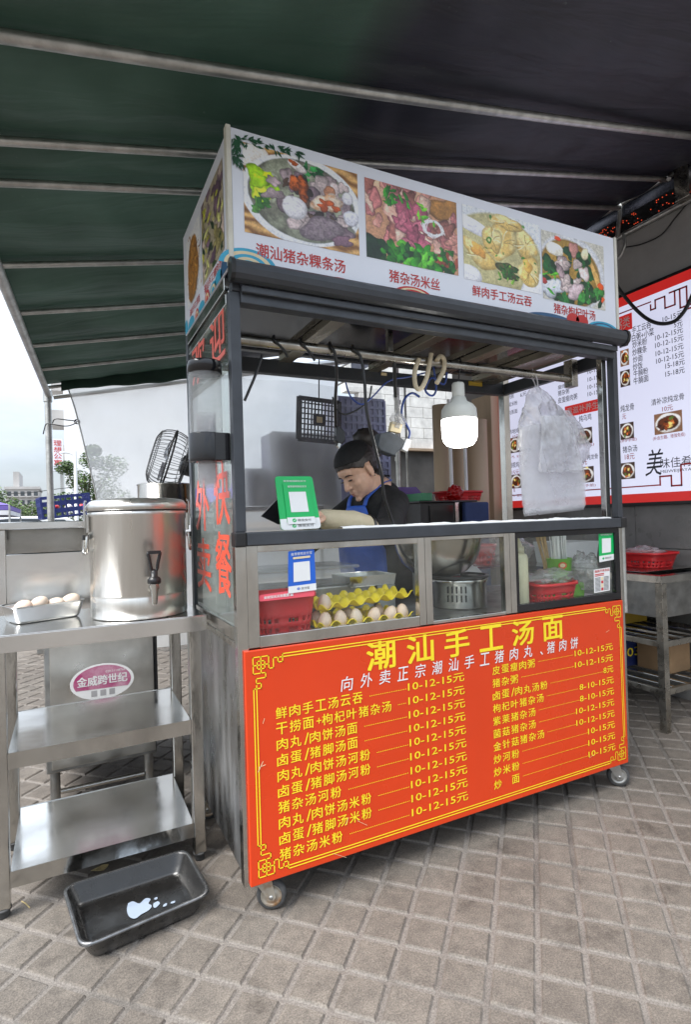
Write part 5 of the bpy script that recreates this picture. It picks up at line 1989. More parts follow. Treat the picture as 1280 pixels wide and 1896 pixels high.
def sheet_loft(mb, rows_, y0, mat, depth=.03, seed=0, ns=72, amp=.010, freq=22):
    """closed flattened bag: rows_ = (px_left, px_right, py, depth factor)"""
    vs, fs_ = [], []
    for r, (l, rr, py, k) in enumerate(rows_):
        a, b = P(l, py, 'y', y0), P(rr, py, 'y', y0)
        for i in range(ns):
            t_ = i / ns
            ang = 2 * math.pi * t_
            u = .5 - .5 * math.cos(ang)
            p = a * (1 - u) + b * u
            yy = math.copysign(abs(math.sin(ang)) ** .6, -math.sin(ang)) * depth * k
            n_ = mnoise.noise((p.x * freq, p.z * freq * .4, seed + (0 if yy < 0 else 5))) * amp + (abs(mnoise.noise(((p.x + p.z * .35) * freq * 2.2, (p.z - p.x * .3) * freq * .5, seed + 9))) - .2) * amp * 1.3 + (abs(mnoise.noise(((p.x - p.z * .5) * freq * 3.6, p.z * freq * .9, seed + 19))) - .2) * amp * .35
            vs.append((p.x + n_ * .3, y0 + yy + n_, p.z + n_ * .4))
    n = len(rows_)
    for r in range(n - 1):
        for i in range(ns):
            i2 = (i + 1) % ns
            fs_.append((r * ns + i, r * ns + i2, (r + 1) * ns + i2, (r + 1) * ns + i))
    mb.add(vs, fs_, mat, True)
    mb.add(vs[-ns:], [tuple(range(ns))], mat, False)


def densify(rows_, n):
    out = []
    for a, b in zip(rows_[:-1], rows_[1:]):
        for k in range(n * 2):
            t_ = k / (n * 2)
            out.append(tuple(a[i] * (1 - t_) + b[i] * t_ for i in range(4)))
    out.append(rows_[-1])
    return out


M_BAGS = clearmat('milky_bag_stack', (.9, .9, .92), .3, .86, (.80, .80, .83), bump=.004, bscale=30, dirt=.12)
M_BAGL = clearmat('thin_bag_layer', (.96, .96, .97), .25, .24, (.95, .95, .97), bump=.004, bscale=30, dirt=.14, fres=.8)
bags = thing('bag_bundle', 'bundle of milky white carrier bags hanging from the pipe at the right end', 'plastic bags', P(1020, 955, 'y', YB))
mb = MB()
r_ = random.Random(21)
for q in range(8):
    g = []
    dl, dr, db = r_.gauss(0, 2), r_.gauss(0, 3), r_.gauss(0, 3)
    nI, nJ = 26, 34
    yq = YB - .030 + q * .009
    for j in range(nJ + 1):
        t_ = j / nJ
        py = 790 + (951 + db - 790) * t_
        l = 966 + dl - 4 * math.sin(t_ * 3.1) + 6 * t_; rr = 1058 + dr + 18 * min(1, t_ * 1.6) + 5 * t_
        for i in range(nI + 1):
            u = i / nI
            p = P(l + (rr - l) * u, py - 12 * u, 'y', yq)
            w_ = (1 - t_) ** 1.5
            n_ = mnoise.noise((u * 5 + q, t_ * 2, q * 3.1)) * (.004 + .022 * w_) + mnoise.noise((u * 16, t_ * 5, q * 1.7)) * (.002 + .006 * w_) + .003 * math.sin(t_ * 60 + u * 3 + q) * (1 if t_ > .86 else 0)
            g.append((p.x, p.y + n_, p.z))
    mb.add(g, [(j * (nI + 1) + i, j * (nI + 1) + i + 1, (j + 1) * (nI + 1) + i + 1, (j + 1) * (nI + 1) + i) for j in range(nJ) for i in range(nI)], M_BAGL, True)
mb.build('bag_stack', bags)
mb = MB(); sheet_loft(mb, densify([(984, 1000, 716, .2), (975, 1022, 740, .7), (966, 1046, 765, .8), (962, 1070, 795, 1), (958, 1066, 832, .7)], 6), YB + .005, M_BAG, .034, 5, amp=.036, freq=17); mb.build('gathered_top', bags)
mb = MB(); sheet_loft(mb, densify([(1000, 1046, 770, .3), (1004, 1066, 805, .6), (1000, 1076, 845, .8), (998, 1078, 870, .7), (1000, 1072, 874, .3)], 6), YB - .042, M_BAG, .012, 8, amp=.012, freq=26); mb.build('front_bag', bags)
mb = MB(); sheet_loft(mb, densify([(1030, 1055, 760, .3), (1045, 1082, 795, .6), (1060, 1094, 825, .7), (1062, 1088, 850, .5), (1064, 1082, 858, .2)], 6), YB + .03, M_BAG, .012, 14, amp=.014, freq=26); mb.build('side_flap', bags)
mb = MB(); hb = P(996, 718, 'y', YB); mb.tube(smooth_path([hb + Vector((0, 0, -.02)), hb + Vector((.005, .005, .03)), (hb.x + .01, .15, 1.712), (hb.x + .012, .172, 1.69), (hb.x + .008, .15, 1.668), hb + Vector((.004, .01, .0))], 5), .003, M_BAG, 6); mb.build('hook', bags)

# LED bulb
M_BULBW = pbr('white_bulb_plastic', (.62, .63, .58), .45, 0, .05, 20, .05)
bulb = thing('light_bulb', 'large lit white LED bulb hanging under the pipe', 'light bulb', P(848, 828, 'y', .15))
pc = P(848, 700, 'y', .15)
zs = lambda py: P(848, py, 'y', .15).z
rb = (P(876, 775, 'y', .15).x - P(820, 775, 'y', .15).x) / 2 * .93
M_GLOW = bpy.data.materials.new('glowing_diffuser'); M_GLOW.use_nodes = True
gb = M_GLOW.node_tree.nodes['Principled BSDF']
gb.inputs['Base Color'].default_value = (.9, .9, .88, 1); gb.inputs['Emission Color'].default_value = (1, .98, .93, 1); gb.inputs['Emission Strength'].default_value = 5.0
bx, by = pc.x, .15
mb = MB(); mb.lathe([(0, zs(828)), (rb * .45, zs(827.5)), (rb * .75, zs(824)), (rb * .93, zs(816)), (rb, zs(806)), (rb, zs(777))], (bx, by, 0), M_GLOW, 36); mb.build('glowing_dome', bulb)
mb = MB()
mb.lathe([(rb * 1.0, zs(777)), (rb * 1.02, zs(775)), (rb * .98, zs(758)), (rb * .8, zs(750)), (rb * .48, zs(744)), (rb * .40, zs(736)), (0, zs(736))], (bx, by, 0), M_BULBW, 36)
for k in range(24):
    a = 2 * math.pi * k / 24
    mb.bar((bx + rb * 1.0 * math.cos(a), by + rb * 1.0 * math.sin(a), zs(775)), (bx + rb * .82 * math.cos(a), by + rb * .82 * math.sin(a), zs(751)), .002, .003, M_BULBW)
mb.build('heat_sink', bulb)
mb = MB(); mb.lathe([(0, zs(737)), (rb * .34, zs(737)), (rb * .36, zs(732)), (rb * .36, zs(712)), (rb * .30, zs(709)), (0, zs(709))], (bx, by, 0), M_BULBW, 22); mb.build('socket', bulb)
mb = MB(); mb.tube(smooth_path([(bx, by, zs(709)), (bx + .004, by, zs(702)), (bx + .008, .140, 1.708), (bx + .01, .165, 1.713), (bx + .006, .175, 1.69)], 5), .003, M_BLACK, 6); mb.build('cord', bulb)

# ballast box on a cord with a plug
M_BALL = pbr('slate_plastic', (.050, .058, .066), .5, 0, .25, 20, .1)
yb2 = .22
bal = thing('power_adapter', 'dark grey eight sided adapter box hanging by a taped cord', 'adapter', P(728, 845, 'y', yb2))
ol = [(705, 802), (722, 799), (731, 803), (742, 809), (750, 815), (745, 830), (738, 836), (731, 844), (705, 834), (700, 826)]
mb = MB(); mb.slab([P(a, b, 'y', yb2) for a, b in reversed(ol)], (0, 1, 0), .045, M_BALL); mb.build('box_body', bal, bevel=.004)
mb = MB(); mb.slab([P(a, b, 'y', yb2 - .002) for a, b in ((753, 812), (763, 815), (755, 837), (745, 832))][::-1], (0, 1, 0), .02, M_WHITEC); mb.build('plug', bal, bevel=.002)
mb = MB(); mb.slab([P(a, b, 'y', yb2 - .002) for a, b in ((727, 780), (746, 786), (742, 802), (723, 798))][::-1], (0, 1, 0), .02, M_CREAMP)
mb.slab([P(a, b, 'y', yb2 - .0035) for a, b in ((734, 783), (743, 786), (740, 794), (731, 791))][::-1], (0, 1, 0), .002, M_RUST); mb.build('taped_plug', bal, bevel=.003)
mb = MB(); mb.tube(smooth_path([P(731, 655, 'y', .15), P(731, 690, 'y', .16), P(733, 735, 'y', .2)], 4), .007, M_BLACK, 8)
mb.tube(smooth_path([P(733, 730, 'y', .2), P(736, 755, 'y', .215), P(737, 782, 'y', .23)], 5), [.010, .011, .010, .008, .011, .010, .009, .012, .012, .011, .010][:11], M_PLASTIC, 10); mb.build('cord', bal)
mb = MB(); sheet_loft(mb, densify([(727, 742, 765, .5), (722, 752, 776, 1), (728, 750, 785, .7)], 5), yb2 - .012, M_FILM, .012, 31, amp=.02, freq=40); mb.build('tape_bow', bal)

# cables
M_NAVYC = pbr('blue_cable', (.02, .05, .22), .4, 0, .1, 20, .05)


def cable(label, pts, r, mat, name='cable', n=7):
    mb = MB(); mb.tube(smooth_path(pts, n), r, mat, 8)
    return tag(mb.build(name), label, 'cable', None)


def loop(px, top=1.712):
    """points where a cord rides over the pipe at photo column px"""
    x = P(px, 655, 'y', .15).x
    return Vector((x, .128, 1.695)), Vector((x + .004, .145, 1.7135)), Vector((x + .008, .168, 1.700))


a, b, c = loop(608)
cable('black cable over the pipe running down to the black clamp lamp', [P(622, 790, 'y', .3), P(621, 745, 'y', .2), P(624, 690, 'y', .14), P(620, 655, 'y', .125), a, b, c], .0055, M_BLACK)
a, b, c = loop(650)
cable('long black cable from the pipe down past the woman to the counter', [c, b, a, P(668, 662, 'y', .125), P(675, 700, 'y', .12), P(679, 760, 'y', .12), P(695, 830, 'y', .125), P(707, 880, 'y', .13), P(712, 920, 'y', .135), P(728, 970, 'y', .15), P(745, 1020, 'y', .10), P(770, 1050, 'y', .06)], .0055, M_BLACK)
a, b, c = loop(505)
cable('short black cord curling over the pipe near the left post', [c, b, a, P(525, 648, 'y', .126), P(533, 662, 'y', .13)], .0045, M_BLACK)
a, b, c = loop(555)
cable('short black cord curling over the pipe, second from the left post', [c, b, a, P(575, 655, 'y', .126), P(583, 668, 'y', .13)], .0045, M_BLACK)
cable('thin black cord slanting behind the left front post', [P(486, 657, 'y', .17), P(473, 695, 'y', .17), P(453, 742, 'y', .17)], .0045, M_BLACK)
cable('thin blue cables looping below the pipe', [P(640, 708, 'y', .2), P(650, 735, 'y', .2), P(670, 749, 'y', .2), P(690, 735, 'y', .2), P(720, 706, 'y', .2), P(757, 698, 'y', .2), P(790, 690, 'y', .18)], .003, M_NAVYC)
cable('thin dark cable sagging behind the black cables', [P(616, 735, 'y', .22), P(622, 755, 'y', .22), P(637, 767, 'y', .22), P(660, 760, 'y', .22), P(682, 742, 'y', .22), P(688, 715, 'y', .22)], .003, M_BLACK)
cable('blue cable curving down beside the taped plug', [P(777, 735, 'y', .24), P(763, 728, 'y', .24), P(749, 740, 'y', .24), P(744, 765, 'y', .24), P(752, 785, 'y', .24), P(759, 800, 'y', .24), P(757, 812, 'y', .24)], .0045, M_NAVYC)
cable('blue cable looping between the beige rope hooks', [P(803, 680, 'y', .17), P(808, 720, 'y', .17), P(800, 733, 'y', .17), P(788, 722, 'y', .17), P(800, 700, 'y', .17), P(822, 712, 'y', .17), P(828, 690, 'y', .17)], .004, M_NAVYC)
M_BEIGE = pbr('beige_rope', (.55, .47, .33), .75, 0, .15, 60, .05)
for lab, pts in (('beige rope looped over the pipe left of the bulb, the wider loop', [(776, 665), (768, 690), (770, 715), (779, 720), (790, 700), (797, 665), (799, 655)]), ('beige rope looped over the pipe left of the bulb, the narrow loop', [(809, 710), (815, 700), (822, 685), (823, 668), (816, 660), (809, 668)])):
    mb = MB(); mb.tube(smooth_path([P(x, y, 'y', .125) for x, y in pts], 7), .0085, M_BEIGE, 9)
    tag(mb.build('rope'), lab, 'rope')
# clamp lamp
cl = thing('clamp_lamp', 'small black clamp hanging on its cable above the woman', 'clamp', P(632, 815, 'y', .3))
ol = [(624, 788), (632, 791), (640, 800), (640, 815), (636, 822), (628, 822), (622, 815), (624, 806)]
mb = MB(); mb.slab([P(a, b, 'y', .295) for a, b in reversed(ol)], (0, 1, 0), .025, M_BLACK); mb.build('clamp_body', cl, bevel=.004)
mb = MB(); mb.slab([P(a, b, 'y', .290) for a, b in ((627, 820), (632, 822), (629, 830), (625, 825))][::-1], (0, 1, 0), .015, M_STEEL); mb.build('clamp_tip', cl)

# cup dispenser on the left side
xd = -.062
pd = P(381, 760, 'x', xd)
rd = .048
yd = pd.y
zsd = lambda py: P(381, py, 'x', xd).z
dsp = thing('cup_dispenser', 'clear tube cup dispenser with black cap and black holder on the side glass', 'cup dispenser', (xd, yd, zsd(905)))
mb = MB(); mb.lathe([(0, zsd(668)), (rd, zsd(668)), (rd + .002, zsd(670)), (rd + .002, zsd(691)), (0, zsd(691))], (xd, yd, 0), M_BLACKG, 32); mb.build('cap', dsp)
mb = MB(); mb.lathe([(rd - .001, zsd(691)), (rd - .001, zsd(808))], (xd, yd, 0), M_PLASTIC, 32); mb.build('tube', dsp)
zh0, zh1 = zsd(857), zsd(805)
mb = MB(); mb.lathe([(.028, zh0), (rd + .003, zh0), (rd + .004, zh0 + .008), (rd + .004, zh1), (.03, zh1)], (xd, yd, 0), M_BLACKG, 32)
mb.box((xd, yd - .05, zh0 + .001), (-.0045, yd + .05, zh1 - .001), M_BLACKG)
mb.build('holder', dsp, bevel=.002)
M_CUPS = clearmat('clear_cups', (.92, .92, .93), .15, .22, (.75, .76, .78), dirt=.1)
mb = MB()
for k in range(16):
    z0 = zsd(905) + k * .0125
    mb.lathe([(.022, z0), (.025, z0 + .010), (.0285, z0 + .030), (.0300, z0 + .031)], (xd, yd, 0), M_CUPS, 24)
mb.build('stacked_cups', dsp)

# ================================================================== BEHIND THE CART
M_NAVYCR = pbr('navy_plastic', (.030, .035, .085), .5, 0, .3, 4, .1)
YC = 3.67
M_HAZECR = pbr('hazed_navy_plastic', (.20, .20, .33), .5, 0, .3, 4, .1)  # same navy crates, lightened: the film's haze is put into the colour


def solid_crate(label, px0, px1, py0, py1, y, mat, d=.34, tl=0, nh=(9, 5)):
    a, b = P(px0, py1, 'y', y), P(px1, py0, 'y', y)
    t = thing('storage_crate', label, 'crate', ((a.x + b.x) / 2, y, a.z), 'dark crates behind the cook')
    w, h = b.x - a.x, b.z - a.z
    mb = MB()
    mb.box((a.x, y + .01, a.z), (b.x, y + d, b.z), mat)
    nx_, nz2 = nh
    for i in range(nx_ + 1):
        x = a.x + w * i / nx_
        mb.box((x - w / nx_ * .22, y, a.z + .003), (x + w / nx_ * .22, y + .0098, b.z - .003), mat)
    for j in range(nz2 + 1):
        z = a.z + h * j / nz2
        mb.box((a.x + .002, y - .004, z - h / nz2 * .16), (b.x - .002, y - .0004, z + h / nz2 * .16), mat)
    mb.build('slatted_body', t)
    return t


blk = thing('lattice_tray', 'black lattice tray with a small square boss hanging behind the cook', 'tray', P(588, 812, 'y', 3.2))
a, b = P(551, 813, 'y', 3.2), P(624, 740, 'y', 3.2)
mb = MB()
w, h = b.x - a.x, b.z - a.z
Mt = Matrix.Translation((a.x, 3.2, a.z)) @ Matrix.Rotation(R(3), 4, 'Y')
for i in range(13):
    mb.box((w * i / 12 - .006, .0, 0), (w * i / 12 + .006, .012, h), M_BLACK, Mt)
for i in range(9):
    mb.box((0, -.0022, h * i / 8 - .006), (w, -.0002, h * i / 8 + .006), M_BLACK, Mt)
for (x0, x1, z0, z1) in ((-.02, .02, 0, h), (w - .02, w + .02, 0, h), (0, w, -.02, .02), (0, w, h - .03, h + .01), (w * .36, w * .64, h * .36, h * .64)):
    mb.box((x0, -.02, z0), (x1, -.003, z1), M_BLACK, Mt)
mb.build('lattice', blk)
mb = MB(); mb.box((w * .43, -.026, h * .43), (w * .57, -.0205, h * .57), M_CREAMP, Mt); mb.build('boss_label', blk)
mb = MB(); mb.tube([Mt @ Vector((w * .5, .0, h)), Mt @ Vector((w * .5, .02, h + .55))], .006, M_BLACK, 6); mb.build('hanging_cord', blk)
k = 0
for (p0, p1, q0, q1, lab) in ((505, 620, 806, 872, 'navy slatted crate behind the cook, upper of the left stack'), (505, 620, 873, 935, 'navy slatted crate behind the cook, middle of the left stack'), (455, 504, 870, 935, 'navy slatted crate at the far left behind the placard'), (622, 720, 812, 880, 'navy slatted crate behind the head of the cook'), (622, 722, 881, 935, 'navy slatted crate behind the shoulder of the cook'), (625, 712, 742, 811, 'topmost navy slatted crate, above the head of the cook')):
    solid_crate(lab, p0, p1, q0, q1, YC, M_NAVYCR if p1 < 622 else M_HAZECR)
# steel bench carrying the crates
bz = P(600, 936, 'y', YC).z
bn = thing('steel_bench', 'steel bench carrying the dark crates behind the cook', 'bench', (.9, 3.3, 0))
x0, x1 = P(430, 936, 'y', YC).x, P(735, 936, 'y', YC).x
mb = MB(); mb.box((x0, YC - .08, bz - .04), (x1, YC + .5, bz - .001), M_STEELD); mb.build('bench_top', bn)
for x in (x0 + .05, (x0 + x1) / 2, x1 - .05):
    for y in (YC, YC + .42):
        mb = MB(); mb.tube([(x, y, 0), (x, y, bz - .0405)], .02, M_STEELD, 8); mb.build('leg', bn)

# upright pole, brown rolls, white pipes, dark cabinet with basket
pole = MB(); p0 = P(739, 960, 'y', 2.2); p1 = P(735, 715, 'y', 2.2)
pole.tube([(p0.x, 2.2, 0), (p1.x, 2.2, p1.z + .5)], .022, M_GALV, 12)
for py in (745, 790, 850):
    q = P(737, py, 'y', 2.2); pole.tube([q + Vector((0, 0, .015)), q - Vector((0, 0, .015))], .026, M_GALV, 12)
tag(pole.build('upright_pole'), 'grey metal pole with collars standing behind the cart', 'pole')
pole = MB(); p0 = P(757, 950, 'y', 2.5); pole.tube([(p0.x, 2.5, 0), (p0.x, 2.5, 2.3)], .010, M_GALV, 8)
tag(pole.build('thin_pole'), 'thin pale rod beside the grey metal pole', 'pole')
M_CARD = pbr('brown_card_roll', (.56, .43, .30), .7, 0, .12, 3, .08, .0006, 60, stretch=(1, 1, .15))
for i, (px, w_, lab) in enumerate(((822, 34, 'brown cardboard roll, leftmost of the three behind the bulb'), (853, 26, 'brown cardboard roll directly behind the bulb'), (885, 40, 'wide brown cardboard roll right of the bulb'))):
    p = P(px, 900, 'y', 2.0)
    r = w_ / 2 * (p - CAM).dot(CF) / FPX
    t = thing('cardboard_roll', lab, 'roll', (p.x, 2.0, 0), 'brown rolls standing behind the cart')
    mb = MB(); mb.lathe([(r * .8, .01), (r, .01), (r, 1.98 - i * .05), (r * .8, 1.98 - i * .05)], (p.x, 2.0, 0), M_CARD, 32); mb.build('roll_body', t)
mb = MB()
p = P(917, 900, 'y', 2.02); mb.box((p.x - .07, 1.96, .005), (p.x + .09, 2.2, 2.1), M_CARD)
tag(mb.build('brown_board', bevel=.006), 'brown board standing right of the cardboard rolls', 'board')
for px, lab in ((839, 'white plastic pipe between the left brown rolls'), (866, 'white plastic pipe between the right brown rolls')):
    p = P(px, 900, 'y', 1.85); mb = MB(); mb.tube([(p.x, 1.85, 0), (p.x, 1.87, 2.0)], .013, M_WHITEC, 10)
    tag(mb.build('plastic_pipe'), lab, 'pipe')
YS = 1.3
a, b = P(780, 962, 'y', YS), P(876, 926, 'y', YS)
cab = thing('storage_cabinet', 'low black cabinet under the red bagged basket behind the cart', 'cabinet', ((a.x + b.x) / 2, YS, 0))
mb = MB(); mb.box((a.x, YS, .02), (b.x, YS + .4, b.z - .012), M_BLACK); mb.build('cabinet_body', cab, bevel=.004)
mb = MB(); mb.box((a.x - .02, YS - .02, b.z - .0115), (b.x + .02, YS + .42, b.z), M_BLACKG); mb.build('cabinet_top', cab, bevel=.003)
mb = MB(); mb.box((P(795, 950, 'y', YS).x, YS - .008, .3), (P(838, 950, 'y', YS).x, YS - .0005, b.z - .03), M_BLACKG); mb.build('door', cab)
mb = MB(); x_ = P(845, 950, 'y', YS).x; mb.box((x_ - .014, YS - .012, .1), (x_ + .014, YS - .0005, b.z - .014), M_STEEL); mb.build('edge_strip', cab)
M_NAVYB = pbr('navy_cloth', (.02, .04, .13), .7, 0, .15, 10, .05)
mb = MB(); mb.box((P(853, 950, 'y', YS).x, YS - .05, .4), (P(897, 950, 'y', YS).x, YS - .0135, b.z - .014), M_NAVYB)
tag(mb.build('navy_bag', bevel=.01), 'flat navy blue cloth bag against the black cabinet', 'bag')
rbk = P(852, 924, 'y', YS + .15)
colander('red_basket', 'shallow red basket wrapped in a red bag on the black cabinet', (rbk.x, YS + .17, b.z + .001), .150, .11, .062, M_REDPL, taper=.9)
M_REDBAG = clearmat('red_bag_plastic', (.85, .12, .12), .2, .7, (.60, .02, .02), bump=.006, bscale=50, dirt=.2)
bag_lump('red_bag', 'crumpled red plastic bag over the basket on the black cabinet', (rbk.x - .11, YS + .06, b.z + .045), (.05, .045, .05), M_REDBAG, 'bag', 41, .4)
gb_ = P(790, 915, 'y', YS + .1)
mb = MB(); mb.box((gb_.x - .09, YS + .02, b.z + .001), (gb_.x - .012, YS + .3, b.z + .05), pbr('green_box_card', (.05, .25, .12), .5, 0, .1, 10, .05))
tag(mb.build('green_carton', bevel=.004), 'small green carton left of the red basket on the cabinet', 'box')
a = P(742, 920, 'y', 1.6)
M_VIOLET = clearmat('violet_plastic', (.6, .5, .8), .2, .6, (.25, .15, .45), dirt=.1)
vb = thing('violet_basket', 'pale violet plastic basket on the orange drum behind the cook', 'basket', (a.x, 1.6, a.z))
mb = MB(); ps_ = [(-.10, -.08, 0), (.13, -.08, 0), (.13, .12, 0), (-.10, .12, 0)]
mb.add([a + Vector(q) for q in ps_] + [a + Vector((q[0] * .8 - .02, q[1] * .8, .06)) for q in ps_], [(0, 1, 2, 3), (0, 1, 5, 4), (1, 2, 6, 5), (2, 3, 7, 6), (3, 0, 4, 7)], M_VIOLET)
mb.build('basket_body', vb, solid=.004)
M_ORANGE = pbr('orange_tin', (.50, .22, .03), .4, 0, .3, 9, .1, col2=(.25, .06, .02))
mb = MB(); mb.lathe([(0, .01), (.15, .01), (.15, a.z - .02), (.14, a.z - .003), (0, a.z - .003)], (a.x + .02, 1.62, 0), M_ORANGE, 28)
tag(mb.build('orange_drum'), 'orange brown drum under the violet basket', 'drum')

# ================================================================== LEFT: TABLE, URN, COOKER
TT = .813
tbl = thing('prep_table', 'stainless three tier table with square legs left of the cart', 'table', (-.32, .55, 0))
X0, X1, Y0, Y1 = -.655, -.021, .345, .775


def legbox(x, y, w=.038):
    mb = MB(); mb.box((x - w / 2, y - w / 2, .028), (x + w / 2, y + w / 2, TT - .0405), M_STEEL)
    lg = mb.build('leg', tbl, bevel=.003)
    mb = MB(); mb.lathe([(0, .0), (.014, .0), (.017, .006), (.017, .020), (.021, .022), (.021, .0278), (0, .0278)], (x, y, 0), M_RUBBER, 16); mb.build('foot', lg)


LX = (-.621, -.060)
for x in LX:
    for y in (.367, .750):
        legbox(x, y)
mb = MB()
mb.box((X0, Y0, TT - .003), (X1, Y1, TT), M_STEELH)
mb.box((X0, Y0, TT - .052), (X1, Y0 + .002, TT - .0032), M_STEELH)
mb.box((X1 - .002, Y0 + .0022, TT - .040), (X1, Y1, TT - .0032), M_STEELH)
mb.box((X0, Y1 - .002, TT - .040), (X1 - .0022, Y1, TT - .0032), M_STEELH)
mb.build('top', tbl, bevel=.0012)
for z in (.470, .130):
    mb = MB()
    a_, b_ = LX[0] + .0195, LX[1] - .0195
    # wavy reflective sheet
    n1, n2 = 30, 18
    vs = []
    for i in range(n1 + 1):
        for j in range(n2 + 1):
            x = a_ + (b_ - a_) * i / n1; y = .352 + (.766 - .352) * j / n2
            vs.append((x, y, z + .0016 * mnoise.noise((x * 4, y * 5, z * 9))))
    mb.add(vs, [(i * (n2 + 1) + j, (i + 1) * (n2 + 1) + j, (i + 1) * (n2 + 1) + j + 1, i * (n2 + 1) + j + 1) for i in range(n1) for j in range(n2)], M_STEELH, True)
    mb.box((a_, .350, z - .046), (b_, .3517, z + .0012), M_STEEL)
    mb.box((a_, .7665, z - .040), (b_, .768, z + .0012), M_STEEL)
    mb.box((a_, .3520, z - .0065), (b_, .766, z - .0040), M_STEELD)
    mb.build('shelf', tbl)

# egg tray of steel on the table
stl = thing('steel_tray', 'small deep stainless tray holding four eggs on the table', 'tray', (-.49, .45, TT))
M_TRAY = pbr('satin_steel', (.55, .55, .54), .34, 1, .06, 8, .06)


def deep_tray(name, t, quad, h, taper, rim, mat, z0, fl=.004):
    """rounded tray, quad = four base plan corners of the rim"""
    c = sum((Vector(q) for q in quad), Vector((0, 0))) / 4
    mb = MB()
    loops = []
    for k, z, r in ((rim, h, .022), (1.0, h - .001, .020), (.985, h - .006, .020), (taper + .02, .010, .020), (taper - .01, .003, .022), (taper - .06, .0, .022)):
        pts = roundpath([c + (Vector(q) - c) * k for q in quad], r if True else 0, 5)
        loops.append([(p.x, p.y, z0 + z) for p in pts])
    n = len(loops[0])
    vs = [p for l in loops for p in l]
    fs_ = []
    for i in range(len(loops) - 1):
        for k in range(n):
            k2 = (k + 1) % n
            fs_.append((i * n + k, i * n + k2, (i + 1) * n + k2, (i + 1) * n + k))
    fs_.append(tuple((len(loops) - 1) * n + k for k in range(n)))
    mb.add(vs, fs_, mat, True)
    return mb.build(name, t, solid=.0016)


zt = .055
q = [P(24, 1127, 'z', TT + zt), P(158, 1110, 'z', TT + zt), P(148, 1098, 'z', TT + zt), P(22, 1112, 'z', TT + zt)]
q = [Vector((v.x, v.y)) for v in q]
# a real tray is a rectangle: take its front edge and depth
ex = (q[1] - q[0]); ey = Vector((-ex.y, ex.x)).normalized() * .125
q = [q[0], q[1], q[1] + ey, q[0] + ey]
deep_tray('tray_body', stl, q, zt, .88, 1.04, M_TRAY, TT + .001)
en = ['leftmost', 'second from the left', 'third from the left', 'rightmost']
for i in range(4):
    p = q[0] + ex * (.17 + .22 * i) + ey * (.45 + .06 * (i % 2))
    egg('pale egg in the steel tray, %s of the four' % en[i], (p.x - .012, p.y, TT + .0045 + .030), (rnd.gauss(.6, .3), rnd.gauss(0, .4), .5), M_EGG if i == 0 else M_EGGW, 1.12, 'eggs in the steel tray')
    bpy.context.scene.collection.objects[-1].name if False else None

# urn
ux, uy = -.211, .515
ur = .158
urn = thing('insulated_urn', 'large stainless insulated urn with black lever tap on the table', 'urn', (ux, uy, TT))
uz = lambda py: P(250, py, 'y', uy - ur * .6).z
M_URN = pbr('polished_urn_steel', (.66, .65, .62), .34, 1, .10, 5, .07, .0022, 9, stretch=(2.2, 2.2, .12))
b0 = TT + .001
mb = MB(); mb.lathe([(0, b0), (ur - .006, b0), (ur - .001, b0 + .004), (ur - .001, b0 + .070), (ur - .003, b0 + .074), (ur, b0 + .078), (ur, b0 + .335), (ur + .003, b0 + .340), (ur + .003, b0 + .352), (ur - .002, b0 + .354)], (ux, uy, 0), M_URN, 72); mb.build('urn_body', urn)
mb = MB(); mb.lathe([(ur + .004, b0 + .356), (ur + .008, b0 + .360), (ur + .008, b0 + .374), (ur + .004, b0 + .379), (ur - .004, b0 + .388), (ur - .012, b0 + .392), (ur - .03, b0 + .395), (.07, b0 + .397), (.0, b0 + .397)], (ux, uy, 0), M_URN, 72)
mb.lathe([(ur + .0035, b0 + .3535), (ur + .0045, b0 + .3535), (ur + .0045, b0 + .357), (ur - .02, b0 + .357)], (ux, uy, 0), M_BLACK, 72)
mb.build('lid', urn)
vw = Vector((CAM.x - ux, CAM.y - uy, 0)).normalized()
sd_ = Vector((-vw.y, vw.x, 0))            # to the right as seen from the camera is -sd_
for s_ in (-1, 1):
    d = (sd_ * s_ * .985 + vw * .17).normalized()
    if s_ < 0:
        d = (sd_ * s_ * .97 + vw * .24).normalized()
    tg = Vector((-d.y, d.x, 0))
    mb = MB()
    base = Vector((ux, uy, 0)) + d * (ur + .003)
    Mc = Matrix.Translation(base) @ Matrix(((tg.x, d.x, 0, 0), (tg.y, d.y, 0, 0), (0, 0, 1, 0), (0, 0, 0, 1)))
    mb.box((-.014, .0, b0 + .285), (.014, .008, b0 + .345), M_STEEL, Mc)
    mb.box((-.011, .0085, b0 + .300), (.011, .013, b0 + .385), M_STEEL, Mc)
    mb.box((-.009, .004, b0 + .386), (.009, .010, b0 + .392), M_STEEL, Mc)
    mb.build('clasp', urn, bevel=.001)
    mb = MB()
    mb.box((-.010, 0, b0 + .262), (.010, .018, b0 + .278), M_BLACK, Mc)
    hp = [Mc @ Vector(v) for v in ((-.022, .008, b0 + .272), (-.024, .010, b0 + .25), (-.022, .012, b0 + .222), (0, .013, b0 + .216), (.022, .012, b0 + .222), (.024, .010, b0 + .25), (.022, .008, b0 + .272))]
    mb.tube(smooth_path(hp, 5), .0045, M_STEEL, 8)
    mb.tube([hp[0], hp[-1]], .0045, M_STEEL, 8)
    mb.build('handle', urn)
